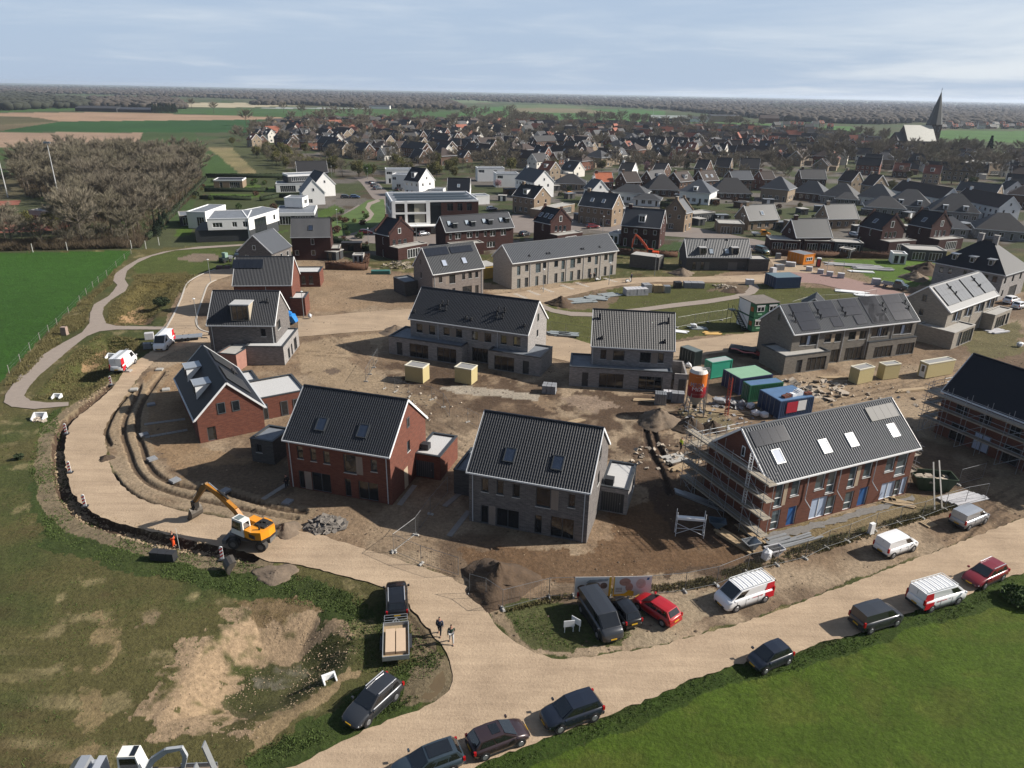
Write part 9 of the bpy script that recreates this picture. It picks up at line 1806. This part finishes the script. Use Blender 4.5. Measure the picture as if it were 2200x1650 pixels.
def person(label,px,head,shirt,trousers,hair=(.03,.02,.015),lf=.28,lb_=-.25,la=(.18,.02),ra=(-.15,.02),long_sleeve=True,z=.03,shoes=(.02,.02,.02),reach=None,lean=0):
 x,y=G2(*px);t=thing('person',label,'person',(x,y,z),R(head));J={}
 pel,ch,nk,hd=(0,0,.98),(lean*.5+.02,0,1.30),(lean+.02,0,1.50),(lean+.04,0,1.62)
 body=[[(*pel,.13),((pel[0]+ch[0])/2,0,1.12,.12),(*ch,.145),(lean+.01,0,1.42,.10),(*nk,.055),(*hd,.095),(lean+.045,0,1.72,.085)]]
 legs,arms,hands=[],[],[]
 for s,f in((1,lf),(-1,lb_)):
  hip=(0,s*.10,.93,.095);kn=(f*.55+.03,s*.11,.52,.062);an=(f,s*.11,.09 if f>0 else.12,.045);toe=(f+.18,s*.13,.04,.04);legs.append([(*pel,.13),hip,kn,an,toe])
 for s,(fx,up_)in((1,la),(-1,ra)):
  sh=(lean+.0,s*.19,1.42,.062)
  if reach and s==reach[0]:el=(lean+.18,s*.30,1.40,.043);wr_=(lean+.30,s*.34,1.62,.032)
  else:el=(lean+fx*.3-.04,s*.27,1.14,.045);wr_=(lean+fx,s*.29,.90+up_,.032)
  d_=(Vector(wr_[:3])-Vector(el[:3])).normalized();pm=Vector(wr_[:3])+d_*.07;arms.append([(lean+.01,0,1.42,.10),sh,el,wr_]);side_=d_.cross(Vector((0,s,0))).normalized()
  hands.append([wr_,(*pm,.03)])
  for k in range(4):b0=pm+side_*((k-1.5)*.02);l_=(.065,.078,.072,.055)[k];m2=b0+d_*l_*.6;e2=m2+(d_*.6+Vector((0,-s*.5,0))).normalized()*l_*.5;hands.append([(*pm,.03),(*m2,.009),(*e2,.008)])
  th=Vector(wr_[:3])+d_*.03+side_*-.04;hands.append([(*pm,.03),(*th,.011),(*(th+d_*.045),.009)])
 skinned('body',body+legs+arms+hands,SKIN,t)
 g=lambda ch_,k:[(a,b_,c,r_*k+.006)for a,b_,c,r_ in ch_]
 skinned('shirt',[g(body[0][:4],1.16)]+[g(a,1.2)for a in arms],shirt,t);skinned('trousers',[g(l_[:4],1.22)for l_ in legs],trousers,t)
 HM=M('hair_%d'%int(hair[0]*1000),hair,.8,.1);skinned('hair',[[(hd[0]-.035,0,1.66,.085),(hd[0]-.01,0,1.745,.078),(hd[0]+.02,0,1.755,.06)]],HM,t)
 SM=M('shoe_%d'%int(shoes[0]*1000),shoes,.7,.1)
 for l_ in legs:a,b_=l_[3],l_[4];skinned('shoe',[[(a[0]-.04,a[1],a[2]-.03,.05),(b_[0]-.02,b_[1],b_[2]+.01,.05)]],SM,t)
 for s in(1,-1):q=MB();q.box(hd[0]+.083,s*.03-.01,1.635,hd[0]+.096,s*.03+.01,1.65);q.build('eye',DARKP,t)
 q=MB();q.hexa([(hd[0]+.08,-.014,1.585),(hd[0]+.115,-.01,1.588),(hd[0]+.115,.01,1.588),(hd[0]+.08,.014,1.585),(hd[0]+.08,-.008,1.635),(hd[0]+.09,-.006,1.635),(hd[0]+.09,.006,1.635),(hd[0]+.08,.008,1.635)]);q.build('nose',SKIN,t)
 q=MB();q.box(hd[0]+.07,-.025,1.556,hd[0]+.092,.025,1.566);q.build('mouth',M('lips',(.3,.1,.09),.6,.05),t)
 return t
NAVYC=M('navy_jacket',(.03,.05,.10),.8,.2,6);DENIM=M('dark_jeans',(.02,.024,.035),.85,.15,6);GREENC=M('dark_green_jumper',(.015,.055,.04),.85,.15,6);PALEC=M('pale_trousers',(.50,.50,.50),.85,.08,6);ORC=M('orange_workwear',(.80,.13,.03),.7,.08,6);BLKC=M('black_workwear',(.02,.022,.025),.85,.15,6);HIV=M('hi_vis_yellow',(.60,.70,.08),.7,.08,6)
person('person in navy jacket and dark jeans walking on the sand road',(945,1364),-95,NAVYC,DENIM,(.06,.05,.04),.25,-.28,(.15,0),(-.12,0));person('person in dark green jumper and pale trousers walking on the sand road',(970,1381),-80,GREENC,PALEC,(.04,.03,.02),.30,-.25,(-.2,.05),(.2,.02),shoes=(.4,.4,.4))
person('worker with orange trousers and raised hand standing in the trench',(372,1168),20,BLKC,ORC,(.03,.02,.02),.08,-.05,(.1,0),(.35,.4),reach=(-1,),z=-.35)
x,y=G2(384,1170);g=MB();g.tube((x,y,-.6),(x,y,1.8),.02,n=6);tag(g.build('measuring_rod',M('rod_white',(.6,.6,.58),.5,.1)),'thin measuring rod upright beside the worker in the trench','measuring rod')
person('person in black leaning at the left corner of the red brick pair',(617,1050),160,BLKC,BLKC,(.02,.015,.01),.05,-.03);person('worker in black, left of two at the doors of the long terrace',(1268,602),120,BLKC,DENIM,lf=.1,lb_=-.08);person('worker in black, right of two at the doors of the long terrace',(1276,601),60,BLKC,BLKC,lf=.1,lb_=-.1);person('worker in grey standing at the end of the long terrace garden',(1356,602),150,NAVYC,DENIM,lf=.1,lb_=-.1)
person('worker in yellow hi-vis vest on the rear scaffolding corner',(1462,968),30,HIV,BLKC,lf=.08,lb_=-.05)
for px,lb in(((1285,603),'pale motor scooter parked before the long terrace'),((1350,607),'small mixing machine at the street before the long terrace')):
 x,y=G2(*px);t=thing('scooter',lb,'scooter',(x,y,0),R(30));g=MB();g.tube((-.6,-.05,.28),(-.6,.05,.28),.28,n=12);g.tube((.6,-.05,.28),(.6,.05,.28),.28,n=12);g.build('wheel',BLACK,t);g=MB();g.box(-.75,-.17,.35,-.1,.17,.75);g.bar((.6,0,.3),(.45,0,1.0),.12);g.box(-.1,-.15,.28,.5,.15,.36);g.bar((.45,-.3,1.0),(.45,.3,1.0),.05);g.build('frame',WHITE,t);g=MB();g.box(-.7,-.15,.75,-.05,.15,.84);g.build('seat',BLACK,t)
t=thing('small_dumper','small green dumper at the end of the western street','dumper',(*G2(484,563),0),R(60));g=MB();g.box(-1.2,-.7,.4,.3,.7,1.2);g.build('engine_cover',C_DK,t);g=MB();g.box(-.3,-.6,1.2,.6,.6,2.3);g.build('cab',M('mint_cab',(.30,.42,.36),.5,.1),t);g=MB();g.hexa([(.7,-.6,.6),(1.7,-.6,.6),(1.7,.6,.6),(.7,.6,.6),(.5,-.8,1.3),(2.0,-.8,1.3),(2.0,.8,1.3),(.5,.8,1.3)]);g.build('tipping_tub',STEEL,t)
for a in(-.8,1.0):
 for s in(1,-1):g=MB();g.tube((a,s*.55,.4),(a,s*.9,.4),.4,n=12);g.build('wheel',BLACK,t)
stack('left plum coloured kerb pallet at the western street end',(472,577),1.4,1.0,.6,M('plum_kerbs',(.17,.11,.12),.8,.1),5);stack('right plum coloured kerb pallet at the western street end',(489,577),1.2,1.0,.6,M('plum_kerbs',(0,0,0)),5)
stack('turquoise tarpaulin covered pit frame below the stepped house',(818,588),4.4,1.6,.7,M('turquoise_sheet',(.04,.17,.15),.6,.15),6,(1,1,1));slabs('garden clutter of boards and stones below the stepped gable house',(858,570),60,5,M('garden_clutter',(.30,.26,.2),.9,.4,2),(.2,.6),'debris',h=.5)
# --------- air
hz=MB();hz.box(-14000,-900,-3.5,14000,15500,62);ho=hz.build('haze',None or M('dummy',(0,0,0)))
hm=bpy.data.materials.new('haze_air');hm.use_nodes=True;n=hm.node_tree.nodes;l=hm.node_tree.links;n.remove(n['Principled BSDF']);pv=n.new('ShaderNodeVolumePrincipled');pv.inputs['Color'].default_value=(.72,.82,1.0,1);pv.inputs['Density'].default_value=.000065;pv.inputs['Anisotropy'].default_value=.25;l.new(pv.outputs[0],n['Material Output'].inputs['Volume']);ho.data.materials.clear();ho.data.materials.append(hm);tag(ho,'thin blue haze over the whole land',kind='stuff')
bpy.data.scenes.remove(TS)
for px,L,w,n_,m_,rz,lb in[((1470,1000),4,.3,7,WOODP,40,'planks heaped at the back scaffold corner'),((1500,1075),5,.25,8,STEEL,-40,'scaffold tubes dropped on the dark soil beside the gable'),((1450,985),2.5,.5,4,CONCRETE,25,'small grey slabs pile behind the scaffold'),((1620,1150),3.5,.3,6,WOODP,-60,'second plank pile under the scaffold front'),((1905,1062),3,.4,3,WOODP,70,'plywood sheet leaning at the right terrace door'),((1640,770),3,.5,3,DARKP,-24,'dark sheets beside the red tarpaulin'),((1960,838),5,.3,6,WOODP,15,'scaffold boards left of the navy roofed house'),((1790,812),4,.3,5,WOODP,5,'timber lying before the first wooden shed'),((1235,905),3,.3,3,WOODP,30,'few planks on the dark yard soil')]:boards(lb,px,L,w,n_,m_,rz)
sheet('gravel_strip','grey gravel strip along the foot of the brick terrace',[(1640,1150),(1800,1110),(1960,1064),(1966,1072),(1810,1122),(1648,1165)],.03,M('grey_gravel',(.21,.20,.19),.95,.3,4),.2)
slabs('loose rubble and torn foil round the silo and the containers',(1560,905),90,8,M('grey_debris',(0,0,0)),(.08,.35),'debris',h=.12);slabs('broken bricks and clods behind the back scaffolding',(1440,985),60,5,M('pale_debris',(0,0,0)),(.08,.3),'debris',h=.12);slabs('torn packaging along the muddy lane before the sheds',(1850,845),60,9,M('pale_debris',(0,0,0)),(.06,.3),'debris',h=.08);slabs('small litter on the yard of the four homes',(900,860),40,9,M('pale_debris',(0,0,0)),(.05,.2),'debris',h=.06)
